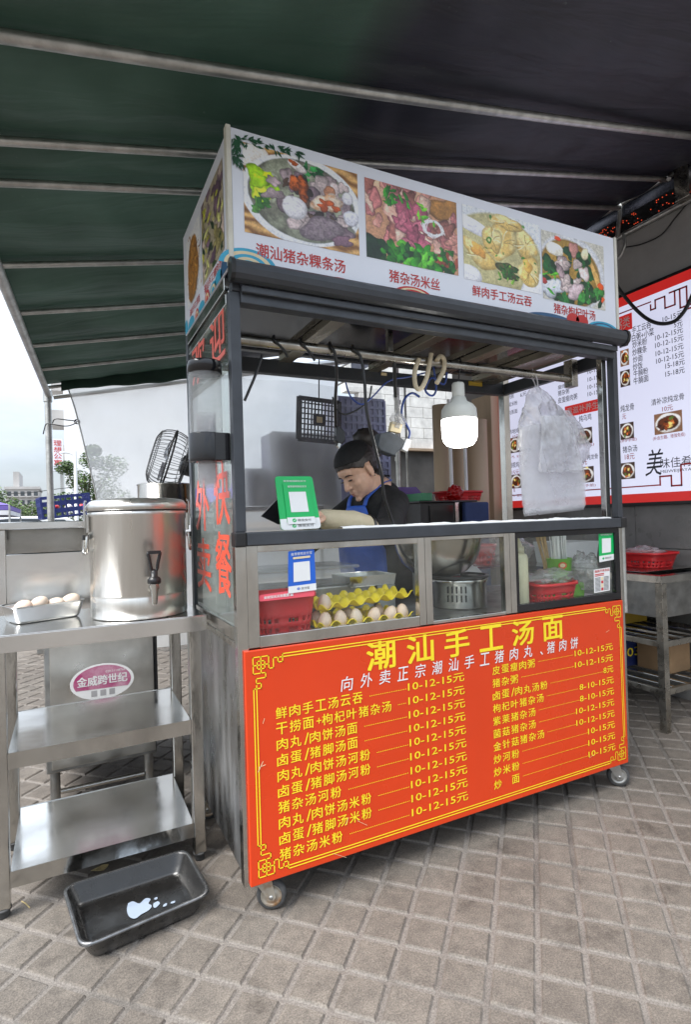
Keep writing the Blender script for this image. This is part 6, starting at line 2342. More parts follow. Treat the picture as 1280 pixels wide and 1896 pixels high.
# tap, to the right of the middle of the visible face
ta = math.atan2(vw.y, vw.x) + R(13)
td = Vector((math.cos(ta), math.sin(ta), 0)); tt = Vector((-td.y, td.x, 0))
Mt = Matrix.Translation(Vector((ux, uy, 0)) + td * ur) @ Matrix(((td.x, tt.x, 0, 0), (td.y, tt.y, 0, 0), (0, 0, 1, 0), (0, 0, 0, 1)))
zt0 = b0 + .062
tap = MB()
tap.lathe([(.010, 0), (.010, .03), (.015, .032), (.015, .036), (.009, .037)], Mt @ Vector((0, 0, b0 + .105)), M_STEEL, 20, Mt.to_3x3() @ Matrix.Rotation(R(90), 3, 'Y'))
tap.lathe([(.0065, zt0 - .01), (.008, zt0 - .008), (.0095, zt0 + .006), (.0135, zt0 + .052), (.0135, zt0 + .055)], (Mt @ Vector((.036, 0, 0))).xy.to_3d(), M_STEEL, 20)
tp_ = tap.build('tap', urn)
tap = MB()
c3 = (Mt @ Vector((.036, 0, 0))).xy.to_3d()
tap.lathe([(0, zt0 + .0555), (.019, zt0 + .0555), (.021, zt0 + .059), (.021, zt0 + .070), (.017, zt0 + .076), (.011, zt0 + .079), (.011, zt0 + .094), (.008, zt0 + .099), (0, zt0 + .099)], c3, M_BLACK, 8)
zl = zt0 + .099
lv = [(-.008, 0), (-.012, .022), (-.017, .046), (-.016, .056), (.016, .056), (.017, .046), (.012, .022), (.008, 0), (-.008, 0)]
tap.tube(smooth_path([Mt @ Vector((.036 + z * .12, y, zl + z)) for y, z in lv], 3), .0052, M_BLACK, 7)
tap.bar(Mt @ Vector((.043, -.020, zl + .057)), Mt @ Vector((.043, .020, zl + .057)), .012, .010, M_BLACK)
tap.build('tap_lever', tp_)

# noodle cooker behind the table
ck = thing('noodle_cooker', 'stainless cooker cabinet behind the table with an oval purple sticker', 'cooker', (-.3, 1.2, 0))
ax0, ax1 = P(80, 1180, 'y', 1.0).x, P(285, 1180, 'y', 1.0).x
mb = MB(); mb.box((ax0, 1.0, .135), (ax1, 1.55, .775), M_STEELD)
mb.build('cabinet_body', ck, bevel=.004)
M_CAB = pbr('satin_cabinet_steel', (.50, .48, .44), .36, 1, .18, 4, .12, .001, 18)
mb = MB(); mb.box((ax0 + .02, .9935, .15), (ax1 - .004, .9995, .762), M_CAB); mb.build('door', ck, bevel=.002)
hx0, hx1 = -.70, -.055
mb = MB(); mb.box((hx0, .998, .777), (hx1, 1.56, 1.02), M_STEELH); mb.build('upper_body', ck, bevel=.003)
mb = MB()
# slanted recess below the ledge
za, zb_ = 1.022, 1.115
mb.add([(hx0, .998, za), (hx1, .998, za), (hx1, 1.09, zb_), (hx0, 1.09, zb_)], [(0, 1, 2, 3)], M_STEELH)
mb.add([(hx0, .998, za), (hx0, 1.09, zb_), (hx0, 1.09, za)], [(0, 1, 2)], M_STEELH)
mb.add([(hx1, .998, za), (hx1, 1.09, za), (hx1, 1.09, zb_)], [(0, 1, 2)], M_STEELH)
mb.box((hx0, 1.0905, za), (hx1, 1.56, zb_), M_STEELH)
mb.build('sloped_panel', ck)
mb = MB(); mb.box((hx0 - .004, .985, 1.1165), (hx1 + .004, 1.56, 1.146), M_STEELH); mb.build('ledge', ck, bevel=.003)
mb = MB(); mb.box((hx0, .992, .777), (hx0 + .052, 1.05, 1.116), M_STEELH); mb.build('side_post', ck, bevel=.003)
for x in (ax0 + .03, ax1 - .03):
    for y in (1.03, 1.5):
        mb = MB(); mb.tube([(x, y, 0), (x, y, .1345)], .019, M_STEELD, 12); mb.build('leg', ck)
mb = MB(); a_, b_ = P(112, 1467, 'y', 1.02), P(282, 1437, 'y', 1.02); mb.tube([(ax0 + .05, 1.03, a_.z), (ax1 - .05, 1.03, a_.z + .0)], .011, M_STEEL, 10); mb.build('stretcher', ck)
mb = MB(); mb.box((ax1 + .001, 1.0, .3), (ax1 + .012, 1.2, .770), M_BLACK); mb.build('side_plate', ck)
c_ = P(190, 1261, 'y', .992); e1, e2 = P(248, 1252, 'y', .992), P(190, 1228, 'y', .992)
ru, rv = (e1.x - c_.x), (e2.z - c_.z)
fo = lambda u, v: Vector((c_.x + u * ru, .9925, c_.z + v * rv))
M_PURP = pbr('magenta_print', (.36, .04, .15), .4, 0, .15, 14, .05, col2=(.56, .36, .44))
mb = MB()
disc2d(mb, 0, 0, 1, 1, fo, M_WHITEC, 0, 360, 40)
fo2 = lambda u, v: fo(u, v) - Vector((0, .0005, 0)); fo3 = lambda u, v: fo(u, v) - Vector((0, .001, 0))
pts = [(.9 * math.cos(R(a)), .9 * math.sin(R(a))) for a in range(-28, 209, 8)]
mb.add([fo2(*p) for p in pts], [tuple(range(len(pts)))], M_PURP)
put_text(mb, '金威跨世纪', fo3, -.78, .78, -.18, .36, M_WHITEC, .02)
put_text(mb, '020-31148764', fo3, .1, .72, .46, .58, M_WHITEC, .0)
for k in range(3):
    rect2d(mb, -.36 + k * .28, -.18 + k * .28, -.80, -.47, fo2, pbr('pale_grey_print', (.35, .35, .36), .5, 0, .1, 20, .05))
mb.build('oval_sticker', ck)

# steel pot and fan standing on the cooker
sp = P(308, 897, 'y', 1.18)
pn = thing('stock_pot', 'steel stock pot half hidden behind the urn', 'pot', (sp.x, 1.30, 1.147))
mb = MB(); mb.lathe([(0, 1.1475), (.12, 1.1475), (.125, 1.152), (.125, sp.z), (.130, sp.z + .002), (.128, sp.z + .006), (.118, sp.z + .004), (.118, 1.16), (0, 1.16)], (-.005, 1.26, 0), M_STEEL, 40); mb.build('pot_body', pn)
fan = thing('fan_guard', 'tilted wire fan guard with black motor behind the urn', 'fan', (-.07, 1.3, 1.27))
fc = P(312, 852, 'y', 1.30)
axd = (-CR * .88 + CU * .27 - CF * .36).normalized()
Mf = axd.to_track_quat('Z', 'Y').to_matrix()
M_WIRE = pbr('dark_wire', (.10, .10, .10), .4, .6, .2, 20, .1)
rg = .150
dome = lambda r, s_: s_ * .085 * math.sqrt(max(0, 1 - (r / rg) ** 6))
mb = MB()
for s_ in (1, -1):
    for k in range(36):
        a = 2 * math.pi * k / 36
        mb.tube([fc + Mf @ Vector((r * math.cos(a), r * math.sin(a), dome(r, s_))) for r in (.035, .07, .10, .125, .140, .148, .150)], .0014, M_WIRE, 4, cap=False)
    for r in (.035, .09, .128):
        mb.tube([fc + Mf @ Vector((r * math.cos(2 * math.pi * k / 36), r * math.sin(2 * math.pi * k / 36), dome(r, s_))) for k in range(37)], .002, M_WIRE, 5, cap=False)
mb.build('wire_cage', fan)
mb = MB(); mb.tube([fc + Mf @ Vector((rg * math.cos(2 * math.pi * k / 48), rg * math.sin(2 * math.pi * k / 48), 0)) for k in range(49)], .005, M_BLACK, 8, cap=False); mb.build('ring', fan)
mb = MB()
for k in range(3):
    a = 2 * math.pi * k / 3
    pts = [fc + Mf @ Vector((r * math.cos(a + w), r * math.sin(a + w), .02 + .02 * (w - .3))) for r, w in ((.02, 0), (.06, -.3), (.11, -.35), (.12, .1), (.11, .55), (.06, .6), (.02, .5))]
    mb.poly(pts, clearmat('smoky_blade', (.5, .5, .52), .1, .3, (.2, .2, .22)))
mb.build('blades', fan, solid=.002)
mb = MB(); mb.lathe([(0, -.15), (.035, -.15), (.05, -.13), (.05, -.07), (.03, -.06), (0, -.06)], fc, M_BLACK, 20, Mf)
bk_ = fc + Mf @ Vector((0, 0, -.11)); mb.bar(bk_, (bk_.x, bk_.y, sp.z + .008), .05, .03, M_BLACK); mb.build('motor', fan)

# black roasting tray with a puddle of water on the pavement
bt = thing('black_tray', 'deep black enamel tray with a pale puddle of water lying on the paving', 'tray', (-.25, .28, 0))
zr = .062
rc = [P(155, 1748, 'z', zr), P(385, 1650, 'z', zr), P(340, 1573, 'z', zr), P(122, 1640, 'z', zr)]
rc = [Vector((v.x, v.y)) for v in rc]
rc = [sum(rc, Vector((0, 0))) / 4 + (v - sum(rc, Vector((0, 0))) / 4) * 1.06 for v in rc]
M_ENAM = pbr('black_enamel', (.010, .0095, .009), .24, 0, .3, 8, .10, .0006, 40, spec=.6)
M_ENRIM = pbr('worn_tray_rim', (.20, .20, .20), .32, .9, .3, 20, .1)
cc = sum(rc, Vector((0, 0))) / 4


def tray_loops(t):
    mb = MB()
    loops = []
    for k, z, r in ((1.0, zr - .007, .045), (1.0, zr, .045), (.955, zr - .0005, .040), (.94, zr - .004, .038), (.84, .012, .034), (.80, .005, .03), (.74, .003, .022)):
        loops.append([(p.x, p.y, z) for p in roundpath([cc + (v - cc) * k for v in rc], r, 6)])
    n = len(loops[0])
    vs = [p for l in loops for p in l]
    for i in range(len(loops) - 1):
        fs_ = [(k, (k + 1) % n, (k + 1) % n + n, k + n) for k in range(n)]
        mb.add(loops[i] + loops[i + 1], fs_, M_ENRIM if i < 2 else M_ENAM, True)
    mb.add(loops[-1], [tuple(range(n))], M_ENAM)
    # outer wall
    lo = []
    for k, z in ((1.0, zr - .007), (.965, zr - .008), (.86, .012), (.82, .002), (.75, .0008)):
        lo.append([(p.x, p.y, z) for p in roundpath([cc + (v - cc) * k for v in rc], .036, 6)])
    for i in range(len(lo) - 1):
        mb.add(lo[i] + lo[i + 1], [(k + n, (k + 1) % n + n, (k + 1) % n, k) for k in range(n)], M_ENRIM, True)
    mb.add(lo[-1], [tuple(range(n - 1, -1, -1))], M_ENRIM)
    return mb.build('tray_body', t, weld=True)


tray_loops(bt)
M_SKYWATER = pbr('sky_pale_water', (.26, .31, .38), .06, 0, .03, 10, .02, spec=.6)  # water in the tray, with the sky's reflection put into its base colour
mb = MB()
for k, (ol) in enumerate(([(237, 1672), (246, 1668), (258, 1672), (266, 1665), (272, 1662), (279, 1664), (275, 1672), (281, 1676), (276, 1684), (262, 1692), (250, 1700), (239, 1696), (235, 1684)], [(284, 1672), (292, 1668), (296, 1672), (288, 1680), (284, 1678)], [(286, 1662), (291, 1660), (291, 1664), (286, 1665)], [(303, 1674), (309, 1671), (308, 1676), (302, 1678)], [(317, 1669), (324, 1667), (323, 1671), (316, 1672)])):
    pts = smooth_path([P(a, b, 'z', .0046) for a, b in ol + ol[:1]], 4)[:-1]
    mb.poly(pts[::-1], M_SKYWATER)
ob = mb.build('water_puddle', bt)

# small litter on the pavement
M_STRW = pbr('dry_straw', (.42, .33, .16), .8, 0, .1, 30, .05)
for a, b, lab in (((40, 1668), (55, 1680), 'dry straw on the paving left of the black tray'),):
    mb = MB(); p, q_ = P(*a, 'z', .003), P(*b, 'z', .003); mb.tube([p, (p + q_) / 2 + Vector((0, .002, .002)), q_], .002, M_STRW, 5)
    tag(mb.build('straw'), lab, 'straw')
mb = MB(); c_ = P(185, 1608, 'z', .002)
vs = [c_ + Vector((.024 * math.cos(a) * (1 + .3 * math.sin(3 * a)), .014 * math.sin(a), .001 + .003 * math.sin(2 * a))) for a in [i * .5236 for i in range(12)]]
mb.poly(vs, M_STRW); tag(mb.build('dry_leaf', solid=.001), 'dry curled leaf on the paving behind the black tray', 'leaf')

# ================================================================== RIGHT: SINK, BOARD
SZ = .785
SX0, SY0 = 2.215, .245
snk = thing('steel_sink', 'steel sink stand with slatted lower shelf against the shop wall', 'sink', (2.5, .8, 0))
SX1, SY1 = WALLX - .03, 1.35
mb = MB()
mb.box((SX0, SY0, SZ - .004), (SX0 + .05, SY1, SZ), M_STEEL); mb.box((SX1 - .05, SY0, SZ - .004), (SX1, SY1, SZ), M_STEEL)
mb.box((SX0 + .05, SY0, SZ - .004), (SX1 - .05, SY0 + .05, SZ), M_STEEL); mb.box((SX0 + .05, SY1 - .4, SZ - .004), (SX1 - .05, SY1, SZ), M_STEEL)
mb.box((SX0, SY0, SZ - .035), (SX0 + .002, SY1, SZ - .0042), M_STEEL); mb.box((SX0 + .0022, SY0, SZ - .035), (SX1, SY0 + .002, SZ - .0042), M_STEEL)
mb.build('rim', snk)
mb = MB()
bx0, bx1, by0, by1, bz0 = SX0 + .028, SX1 - .03, SY0 + .03, SY1 - .40, SZ - .215
mb.box((bx0, by0, bz0), (bx0 + .003, by1, SZ - .0045), M_STEELD); mb.box((bx1 - .003, by0, bz0), (bx1, by1, SZ - .0045), M_STEELD)
mb.box((bx0 + .003, by0, bz0), (bx1 - .003, by0 + .003, SZ - .0045), M_STEELD); mb.box((bx0 + .003, by1 - .003, bz0), (bx1 - .003, by1, SZ - .0045), M_STEELD)
mb.box((bx0 + .003, by0 + .003, bz0), (bx1 - .003, by1 - .003, bz0 + .003), M_STEELD)
mb.build('basin', snk)
mb = MB(); mb.box((SX0 + .09, SY0 + .16, SZ + .001), (SX1 - .01, SY0 + .72, SZ + .004), M_STEEL); mb.build('drain_board', snk, bevel=.001)
for x in (SX0 + .022, SX1 - .022):
    for y in (SY0 + .022, SY1 - .022):
        mb = MB(); mb.box((x - .019, y - .019, .0), (x + .019, y + .019, SZ - .0365), M_STEELG); mb.build('leg', snk, bevel=.002)
for z in (.44, .20):
    mb = MB()
    mb.box((SX0 + .0415, SY0 + .012, z - .015), (SX1 - .0415, SY0 + .032, z + .015), M_STEELG)
    mb.box((SX0 + .0415, SY1 - .032, z - .015), (SX1 - .0415, SY1 - .012, z + .015), M_STEELG)
    mb.box((SX0 + .012, SY0 + .0415, z - .015), (SX0 + .032, SY1 - .0415, z + .015), M_STEELG)
    mb.box((SX1 - .032, SY0 + .0415, z - .015), (SX1 - .012, SY1 - .0415, z + .015), M_STEELG)
    for i in range(4):
        x = SX0 + .12 + i * .11
        mb.box((x - .013, SY0 + .0325, z), (x + .013, SY1 - .0325, z + .012), M_STEEL)
    mb.build('shelf_rails', snk, bevel=.0015)
rb_ = P(1230, 1045, 'z', SZ)
colander('red_basket', 'red plastic basket of bagged food on the steel sink', (2.58, .60, SZ + .005), .125, .16, .085, M_REDPL)
bag_lump('plastic_bag', 'clear bag of white food heaped in the red basket on the sink', (2.58, .60, SZ + .085), (.085, .11, .038), M_BAG, 'bag', 52, .3)
wt_ = thing('white_tub', 'white plastic tub behind the red basket at the shop wall', 'tub', (2.62, 1.15, SZ))
mb = MB(); q4 = [(2.40, 1.0), (2.70, 1.0), (2.70, 1.28), (2.40, 1.28)]
lo = [(x * .9 + .255, y * .9 + .114, SZ + .001) for x, y in q4]; hi = [(x, y, SZ + .14) for x, y in q4]
mb.add(lo + hi, [(0, 1, 2, 3)] + [(i, (i + 1) % 4, (i + 1) % 4 + 4, i + 4) for i in range(4)], M_WHITEC); mb.build('tub_body', wt_, solid=.004, bevel=.006)
# boxes below the sink
M_CARTON = pbr('brown_carton', (.27, .17, .09), .85, 0, .2, 6, .08, .001, 40)
M_YELB = pbr('ochre_carton', (.45, .30, .03), .7, 0, .15, 8, .08)
M_NVB = pbr('navy_carton', (.012, .022, .10), .5, 0, .2, 8, .08)
for nm, lab, a_, b_, mt in (('carton', 'brown carton on the floor at the left under the sink', (2.28, .98, .22), (2.46, 1.2, .42), M_CARTON), ('carton', 'torn brown carton hanging out under the right of the sink', (2.52, .42, .212), (2.70, .62, .40), M_CARTON), ('carton', 'ochre yellow carton on the upper rails under the sink', (2.32, .66, .453), (2.68, 1.0, .53), M_YELB)):
    mb = MB(); mb.box(a_, b_, mt); tag(mb.build(nm, bevel=.005), lab, 'carton')
nb = thing('printed_carton', 'navy blue carton with yellow lettering under the sink', 'carton', (2.6, .5, .2125))
mb = MB(); mb.box((2.28, .64, .2125), (2.70, .94, .41), M_NVB); mb.build('carton_body', nb, bevel=.004)
mb = MB(); fb = lambda u, v: Vector((2.278, -u, v)); put_text(mb, '6030.', fb, -.90, -.68, .26, .30, M_YEL, .01); fb2 = lambda u, v: Vector((u, .638, v)); put_text(mb, '6030.', fb2, 2.40, 2.66, .27, .32, M_YEL, .01); mb.build('lettering', nb)

# lit menu board
M_LIT = bpy.data.materials.new('backlit_panel'); M_LIT.use_nodes = True
g_ = M_LIT.node_tree.nodes['Principled BSDF']
g_.inputs['Base Color'].default_value = (.7, .7, .74, 1); g_.inputs['Roughness'].default_value = .3
g_.inputs['Emission Color'].default_value = (.74, .76, 1.0, 1); g_.inputs['Emission Strength'].default_value = .175
M_LITRED = pbr('backlit_red', (.50, .02, .018), .35, 0, .03, 3, .05, emit=.18)
M_BTXT = pbr('black_print', (.02, .02, .03), .5, 0, .05, 10, .05)
M_LITPIC = attrmat('backlit_picture', .35, emit=.15)
brd = thing('menu_board', 'large lit menu board with red border on the shop wall', 'menu board', (WALLX, 1, 1.2))
BX = WALLX - .004
ptl, pbr_ = P(1137, 560, 'x', BX), P(1280, 927, 'x', BX)
bt_, bb_ = 2.476, 1.166
by0, by1 = -.10, 1.96
mb = MB(); mb.box((BX - .036, by0 - .02, bb_ - .02), (BX - .001, by1 + .02, bt_ + .02), M_BLACK); mb.build('frame', brd, bevel=.003)
mb = MB(); xf = BX - .0365
fbd = lambda u, v: Vector((xf, -u, v))
rect2d(mb, -by1, -by0, bb_, bt_, fbd, M_LITRED)
M_f = lambda k: (lambda u, v: Vector((xf - k, -u, v)))
rect2d(mb, -by1 + .05, -by0 - .05, bb_ + .055, bt_ - .060, M_f(.0006), M_LIT)
mb.build('lit_face', brd)
bl = M_f(.0012)
bl2 = M_f(.0018)
mbT, mbR = MB(), MB()


def bt_txt(mb, s, px0, px1, pyb, pyt, mat, off=.01, fn=bl):
    """one line between photo columns px0..px1, baseline row pyb and top row pyt at its left end"""
    a, b, c = P(px0, pyb, 'x', xf), P(px1, pyb, 'x', xf), P(px0, pyt, 'x', xf)
    put_text(mb, s, fn, -a.y, -b.y, a.z, c.z, mat, off)


# fine red line with key pattern
line2d(mbR, [(-by1 + .09, bt_ - .10), (-.62, bt_ - .10)], .008, bl, M_REDTXT)
kp = [(-.62, 0), (-.62, -.03), (-.59, -.03), (-.59, .02), (-.53, .02), (-.53, -.05), (-.47, -.05), (-.47, .03), (-.40, .03), (-.40, -.10), (-.34, -.10), (-.34, .03), (-.27, .03), (-.27, -.16), (-.34, -.16), (-.34, -.22)]
line2d(mbR, [(u, bt_ - .12 + v) for u, v in kp], .010, bl2, M_REDTXT)
line2d(mbR, [(-.50, bt_ - .09), (-.44, bt_ - .09), (-.44, bt_ - .20), (-.37, bt_ - .20), (-.37, bt_ - .27)], .010, bl2, M_REDTXT)
line2d(mbR, [(-by1 + .09, bb_ + .10), (-.60, bb_ + .10)], .008, bl, M_REDTXT)
line2d(mbR, [(-.60, bb_ + .10), (-.60, bb_ + .15), (-.53, bb_ + .15), (-.53, bb_ + .09), (-.47, bb_ + .09), (-.47, bb_ + .21), (-.40, bb_ + .21), (-.40, bb_ + .13), (-.3, bb_ + .13)], .010, bl2, M_REDTXT)
line2d(mbR, [(-by1 + .09, bb_ + .10), (-by1 + .09, bb_ + .17), (-by1 + .14, bb_ + .17), (-by1 + .14, bb_ + .13)], .008, bl2, M_REDTXT)
LB = [('手工云吞', 1171, 1207, 619, 606, '10-15元', 1228, 1265, 598), ('白粥+小菜', 1171, 1212, 634, 620, '5元', 1249, 1265, 608), ('炒米粉', 1172, 1199, 646, 633, '10-12-15元', 1214, 1266, 632), ('炒粿条', 1172, 1199, 660, 647, '10-12-15元', 1214, 1267, 646), ('炒面', 1173, 1191, 673, 661, '10-12-15元', 1215, 1267, 661), ('炒饭', 1173, 1191, 687, 674, '10-12-15元', 1216, 1268, 675), ('牛腩粉', 1174, 1201, 699, 687, '15-18元', 1233, 1269, 684), ('牛腩面', 1174, 1202, 713, 700, '15-18元', 1233, 1269, 699)]
for n_, a_, b_, y1, y0, p_, c_, d_, yp in LB:
    bt_txt(mbT, n_, a_, b_, y1, y0, M_BTXT, .008)
    bt_txt(mbT, p_, c_, d_, yp, yp - 11, M_BTXT, .008)
for n_, a_, b_, y1, y0 in (('瘦肉粥', 1034, 1054, 722, 714), ('猪杂粥', 1034, 1055, 734, 724), ('皮蛋瘦肉粥', 1034, 1070, 748, 737), ('肉粥', 942, 952, 740, 732), ('蛋米粉', 942, 959, 754, 746), ('肉蒸面', 942, 959, 769, 761), ('熟地炖鸡', 943, 968, 805, 796), ('橄榄炖', 944, 962, 867, 857), ('炖乌鸡', 1073, 1096, 782, 770), ('炖龙骨', 1150, 1175, 764, 751), ('清补凉炖龙骨', 1207, 1268, 752, 740), ('猪杂汤', 1154, 1181, 839, 827), ('炖龙骨', 1088, 1108, 852, 842)):
    bt_txt(mbT, n_, a_, b_, y1, y0, M_BTXT, .006)
for yp in (694, 708, 722, 735):
    bt_txt(mbT, '10-15元', 1089, 1118, yp, yp - 9, M_BTXT, .006)
bt_txt(mbT, '6元', 964, 976, 736, 728, M_BTXT, .006)
for s_, a_, b_, y1, y0 in (('10元', 1227, 1247, 763, 753), ('10元', 950, 962, 814, 806), ('15元', 949, 962, 880, 871), ('18元', 1158, 1176, 852, 841), ('12元', 1072, 1088, 862, 853), ('元', 1153, 1160, 777, 767), ('(补血生髓、增强免疫)', 1210, 1270, 817, 809), ('(养护肝脏)', 1150, 1180, 821, 814), ('(补血补气)', 1060, 1101, 832, 825), ('(润燥、滋养手脏)', 1040, 1104, 906, 900), ('(益气、清热)', 943, 968, 922, 916), ('(补气、补肾)', 943, 968, 851, 845)):
    bt_txt(mbR, s_, a_, b_, y1, y0, M_REDTXT, .004)
# red headings
for s_, a_, b_, y1, y0 in (('粥类', 1137, 1172, 618, 590), ('温滋补养生', 1047, 1113, 771, 752)):
    p, q_, c = P(a_, y1, 'x', xf), P(b_, y1, 'x', xf), P(a_, y0, 'x', xf)
    rect2d(mbR, -p.y, -q_.y, p.z - .01, c.z - .005, bl, M_LITRED)
    put_text(mbR, s_, bl2, -p.y + .015, -q_.y - .015, p.z + .005, c.z - .018, M_WHITEC, .012)
bt_txt(mbT, '味佳肴', 1224, 1282, 868, 849, M_BTXT, .0)
bt_txt(mbT, 'MEIWEIJIAYAO', 1224, 1290, 878, 871, M_BTXT, .0)
# brush character
a_, b_ = P(1196, 882, 'x', xf), P(1228, 830, 'x', xf)
put_text(mbT, '美', bl, -a_.y, -b_.y, a_.z, b_.z, M_BTXT, .004, shear=.25)
mbT.build('black_lettering', brd)
mbR.build('red_lettering', brd)


def small_dish(seed, bowl):
    p = Paint(34, 28, (60, 44, 38) if bowl else (120, 90, 70), seed)
    r = random.Random(seed)
    p.blob(.5, .5, .48, .46, (222, 218, 214), 0, .05, .05, .3)
    p.blob(.5, .5, .38, .36, (84, 46, 26), 0, .1, .3, .4)
    for i in range(14):
        p.blob(.5 + r.gauss(0, .16), .5 + r.gauss(0, .16), .1, .08, ((190, 110, 60), (120, 60, 30), (226, 190, 120), (70, 40, 30), (90, 110, 50))[i % 5], r.random() * 180, .3, .3)
    return p


for i, (x0, x1, y0, y1) in enumerate(((1213, 1265, 768, 806), (1150, 1175, 785, 815), (1065, 1098, 796, 825), (1070, 1101, 866, 895), (944, 966, 812, 840), (947, 968, 880, 905), (1150, 1177, 858, 888), (1148, 1164, 617, 645), (1150, 1166, 650, 680), (1150, 1168, 688, 718))):
    a_, b_, c_ = P(x0, y1, 'x', xf), P(x1, y1 - (x1 - x0) * .06, 'x', xf), P(x0, y0, 'x', xf)
    small_dish(100 + i, i not in (0, 8)).mesh('dish_photo', lambda u, v: Vector((xf - .0012, a_.y + (b_.y - a_.y) * u, a_.z + (c_.z - a_.z) * v)), M_LITPIC, brd)

# red dot LED strip under the canopy rail
led = thing('led_sign', 'dark strip sign with glowing red dots under the canopy rail', 'sign', (WALLX, .9, 2.89))
mb = MB(); mb.box((WALLX - .028, -.4, 2.888), (WALLX - .020, 2.2, 2.985), M_BLACK); mb.build('housing', led)
M_REDLED = bpy.data.materials.new('glowing_red'); M_REDLED.use_nodes = True
g_ = M_REDLED.node_tree.nodes['Principled BSDF']; g_.inputs['Base Color'].default_value = (.3, .02, .01, 1); g_.inputs['Emission Color'].default_value = (1, .09, .03, 1); g_.inputs['Emission Strength'].default_value = .28
mb = MB(); r_ = random.Random(9)
for i in range(105):
    for j in range(7):
        y = .18 + i * .0125
        if r_.random() < (.18 if (i // 9) % 2 else .42) and mnoise.noise((y * 9, j * .8, 4)) > -.05:
            mb.box((WALLX - .0300, y - .002, 2.900 + j * .0115 - .002), (WALLX - .0281, y + .002, 2.900 + j * .0115 + .002), M_REDLED)
mb.build('light_dots', led)
cable('thick black cable swagging across the top of the menu board', [P(1128, 500, 'x', 2.6), P(1150, 540, 'x', 2.65), P(1185, 580, 'x', 2.7), P(1215, 598, 'x', 2.72), P(1245, 597, 'x', 2.72), P(1265, 580, 'x', 2.72), P(1282, 548, 'x', 2.72), P(1300, 500, 'x', 2.75)], .011, M_BLACK)
cable('thin black cable drooping under the wall rail of the canopy', [P(1160, 458, 'x', 2.78), P(1190, 452, 'x', 2.78), P(1225, 435, 'x', 2.78), P(1250, 405, 'x', 2.78), P(1275, 375, 'x', 2.78)], .004, M_BLACK)
mb = MB(); mb.tube(smooth_path([P(1155, 435, 'x', 2.76), P(1158, 452, 'x', 2.75), P(1152, 470, 'x', 2.75), P(1145, 480, 'x', 2.75)], 5), .010, M_GALV, 8)
tag(mb.build('loose_strap'), 'loose grey strap hanging from the wall rail above the menu board', 'strap')

# ================================================================== THE COOK
def skin_union(name, parts, voxel, mat, parent, smooth=3, collar=None):
    """parts: ('c', p0, p1, r0, r1) tapered limbs, ('e', centre, radii, matrix) masses; melted into one continuous surface"""
    mb = MB()
    for p in parts:
        if p[0] == 'c':
            _, a, b, r0, r1 = p
            a, b = Vector(a), Vector(b)
            n = 10
            pts, rs = [], []
            d = (b - a).normalized()
            for k in range(5):
                t_ = math.pi / 2 * (1 - k / 4)
                pts.append(a - d * r0 * math.sin(t_)); rs.append(max(.0004, r0 * math.cos(t_)))
            for k in range(1, n):
                pts.append(a.lerp(b, k / n)); rs.append(r0 + (r1 - r0) * k / n)
            for k in range(5):
                t_ = math.pi / 2 * (k / 4)
                pts.append(b + d * r1 * math.sin(t_)); rs.append(max(.0004, r1 * math.cos(t_)))
            mb.tube(pts, rs, mat, 14)
        else:
            mb.ell(p[1], p[2], mat, 20, 14, p[3] if len(p) > 3 else None)
    o = mb.build(name, None)
    md = o.modifiers.new('re', 'REMESH'); md.mode = 'VOXEL'; md.voxel_size = voxel; md.use_smooth_shade = True
    if smooth:
        ms = o.modifiers.new('sm', 'SMOOTH'); ms.factor = .5; ms.iterations = smooth
    dg = bpy.context.evaluated_depsgraph_get()
    me = bpy.data.meshes.new_from_object(o.evaluated_get(dg))
    o.modifiers.clear()
    o.data = me
    me.name = name
    me.materials.clear(); me.materials.append(mat)
    for p in me.polygons:
        p.use_smooth = True
    o.parent = parent
    o.location = -Vector(parent['_w'])
    return o


M_SKIN = pbr('skin', (.64, .40, .29), .5, 0, .08, 30, .06, .0004, 260, sss=.12)
M_LIP = pbr('lip', (.45, .16, .14), .45, 0, .06, 30, .05)
M_HAIR = pbr('black_hair', (.026, .021, .019), .5, 0, .3, 60, .1, .0012, 120, stretch=(1, 1, .3))
M_BAND = pbr('black_headband', (.008, .008, .009), .8, 0, .2, 40, .05, .0008, 160)
M_SHIRT = pbr('black_shirt', (.011, .011, .012), .8, 0, .2, 20, .05, .004, 22)
M_APRON = pbr('blue_apron', (.022, .10, .50), .55, 0, .12, 6, .06, .006, 14)
M_SLEEVE = pbr('cream_oversleeve', (.50, .44, .31), .7, 0, .08, 10, .05, .006, 18)
M_TROU = pbr('dark_trousers', (.02, .02, .025), .8, 0, .2, 20, .05, .003, 25)
M_EYE = pbr('eye_dark', (.012, .008, .007), .3, 0, .1, 30, .05)
M_BROW = pbr('brow', (.05, .032, .026), .7, 0, .2, 30, .05)

HY = .80
Hc = P(664, 872, 'y', HY)                      # middle of the head
k_ = (Hc - CAM).dot(CF) / FPX                  # metres per photo pixel at the head
FW = Vector((-.985, -.17, 0)).normalized()      # the way she faces
LF = Vector((-FW.y, FW.x, 0)) * 1.0            # her left hand side
if LF.y > 0:
    LF = -LF
UP = Vector((0, 0, 1))
tp_ = R(33)
hf = (FW * math.cos(tp_) - UP * math.sin(tp_)).normalized()
hu = (UP * math.cos(tp_) + FW * math.sin(tp_)).normalized()
rl = R(6)
hl = (LF * math.cos(rl) + hu * math.sin(rl)).normalized()
hu = (hu * math.cos(rl) - LF * math.sin(rl)).normalized()
sH = 1.07
HM = Matrix(((hf.x, hl.x, hu.x), (hf.y, hl.y, hu.y), (hf.z, hl.z, hu.z)))


def H(f, l, u):
    return Hc + (hf * f + hl * l + hu * u) * sH


def E(f, l, u, a, b, c):
    return ('e', H(f, l, u), (a * sH, b * sH, c * sH), HM)


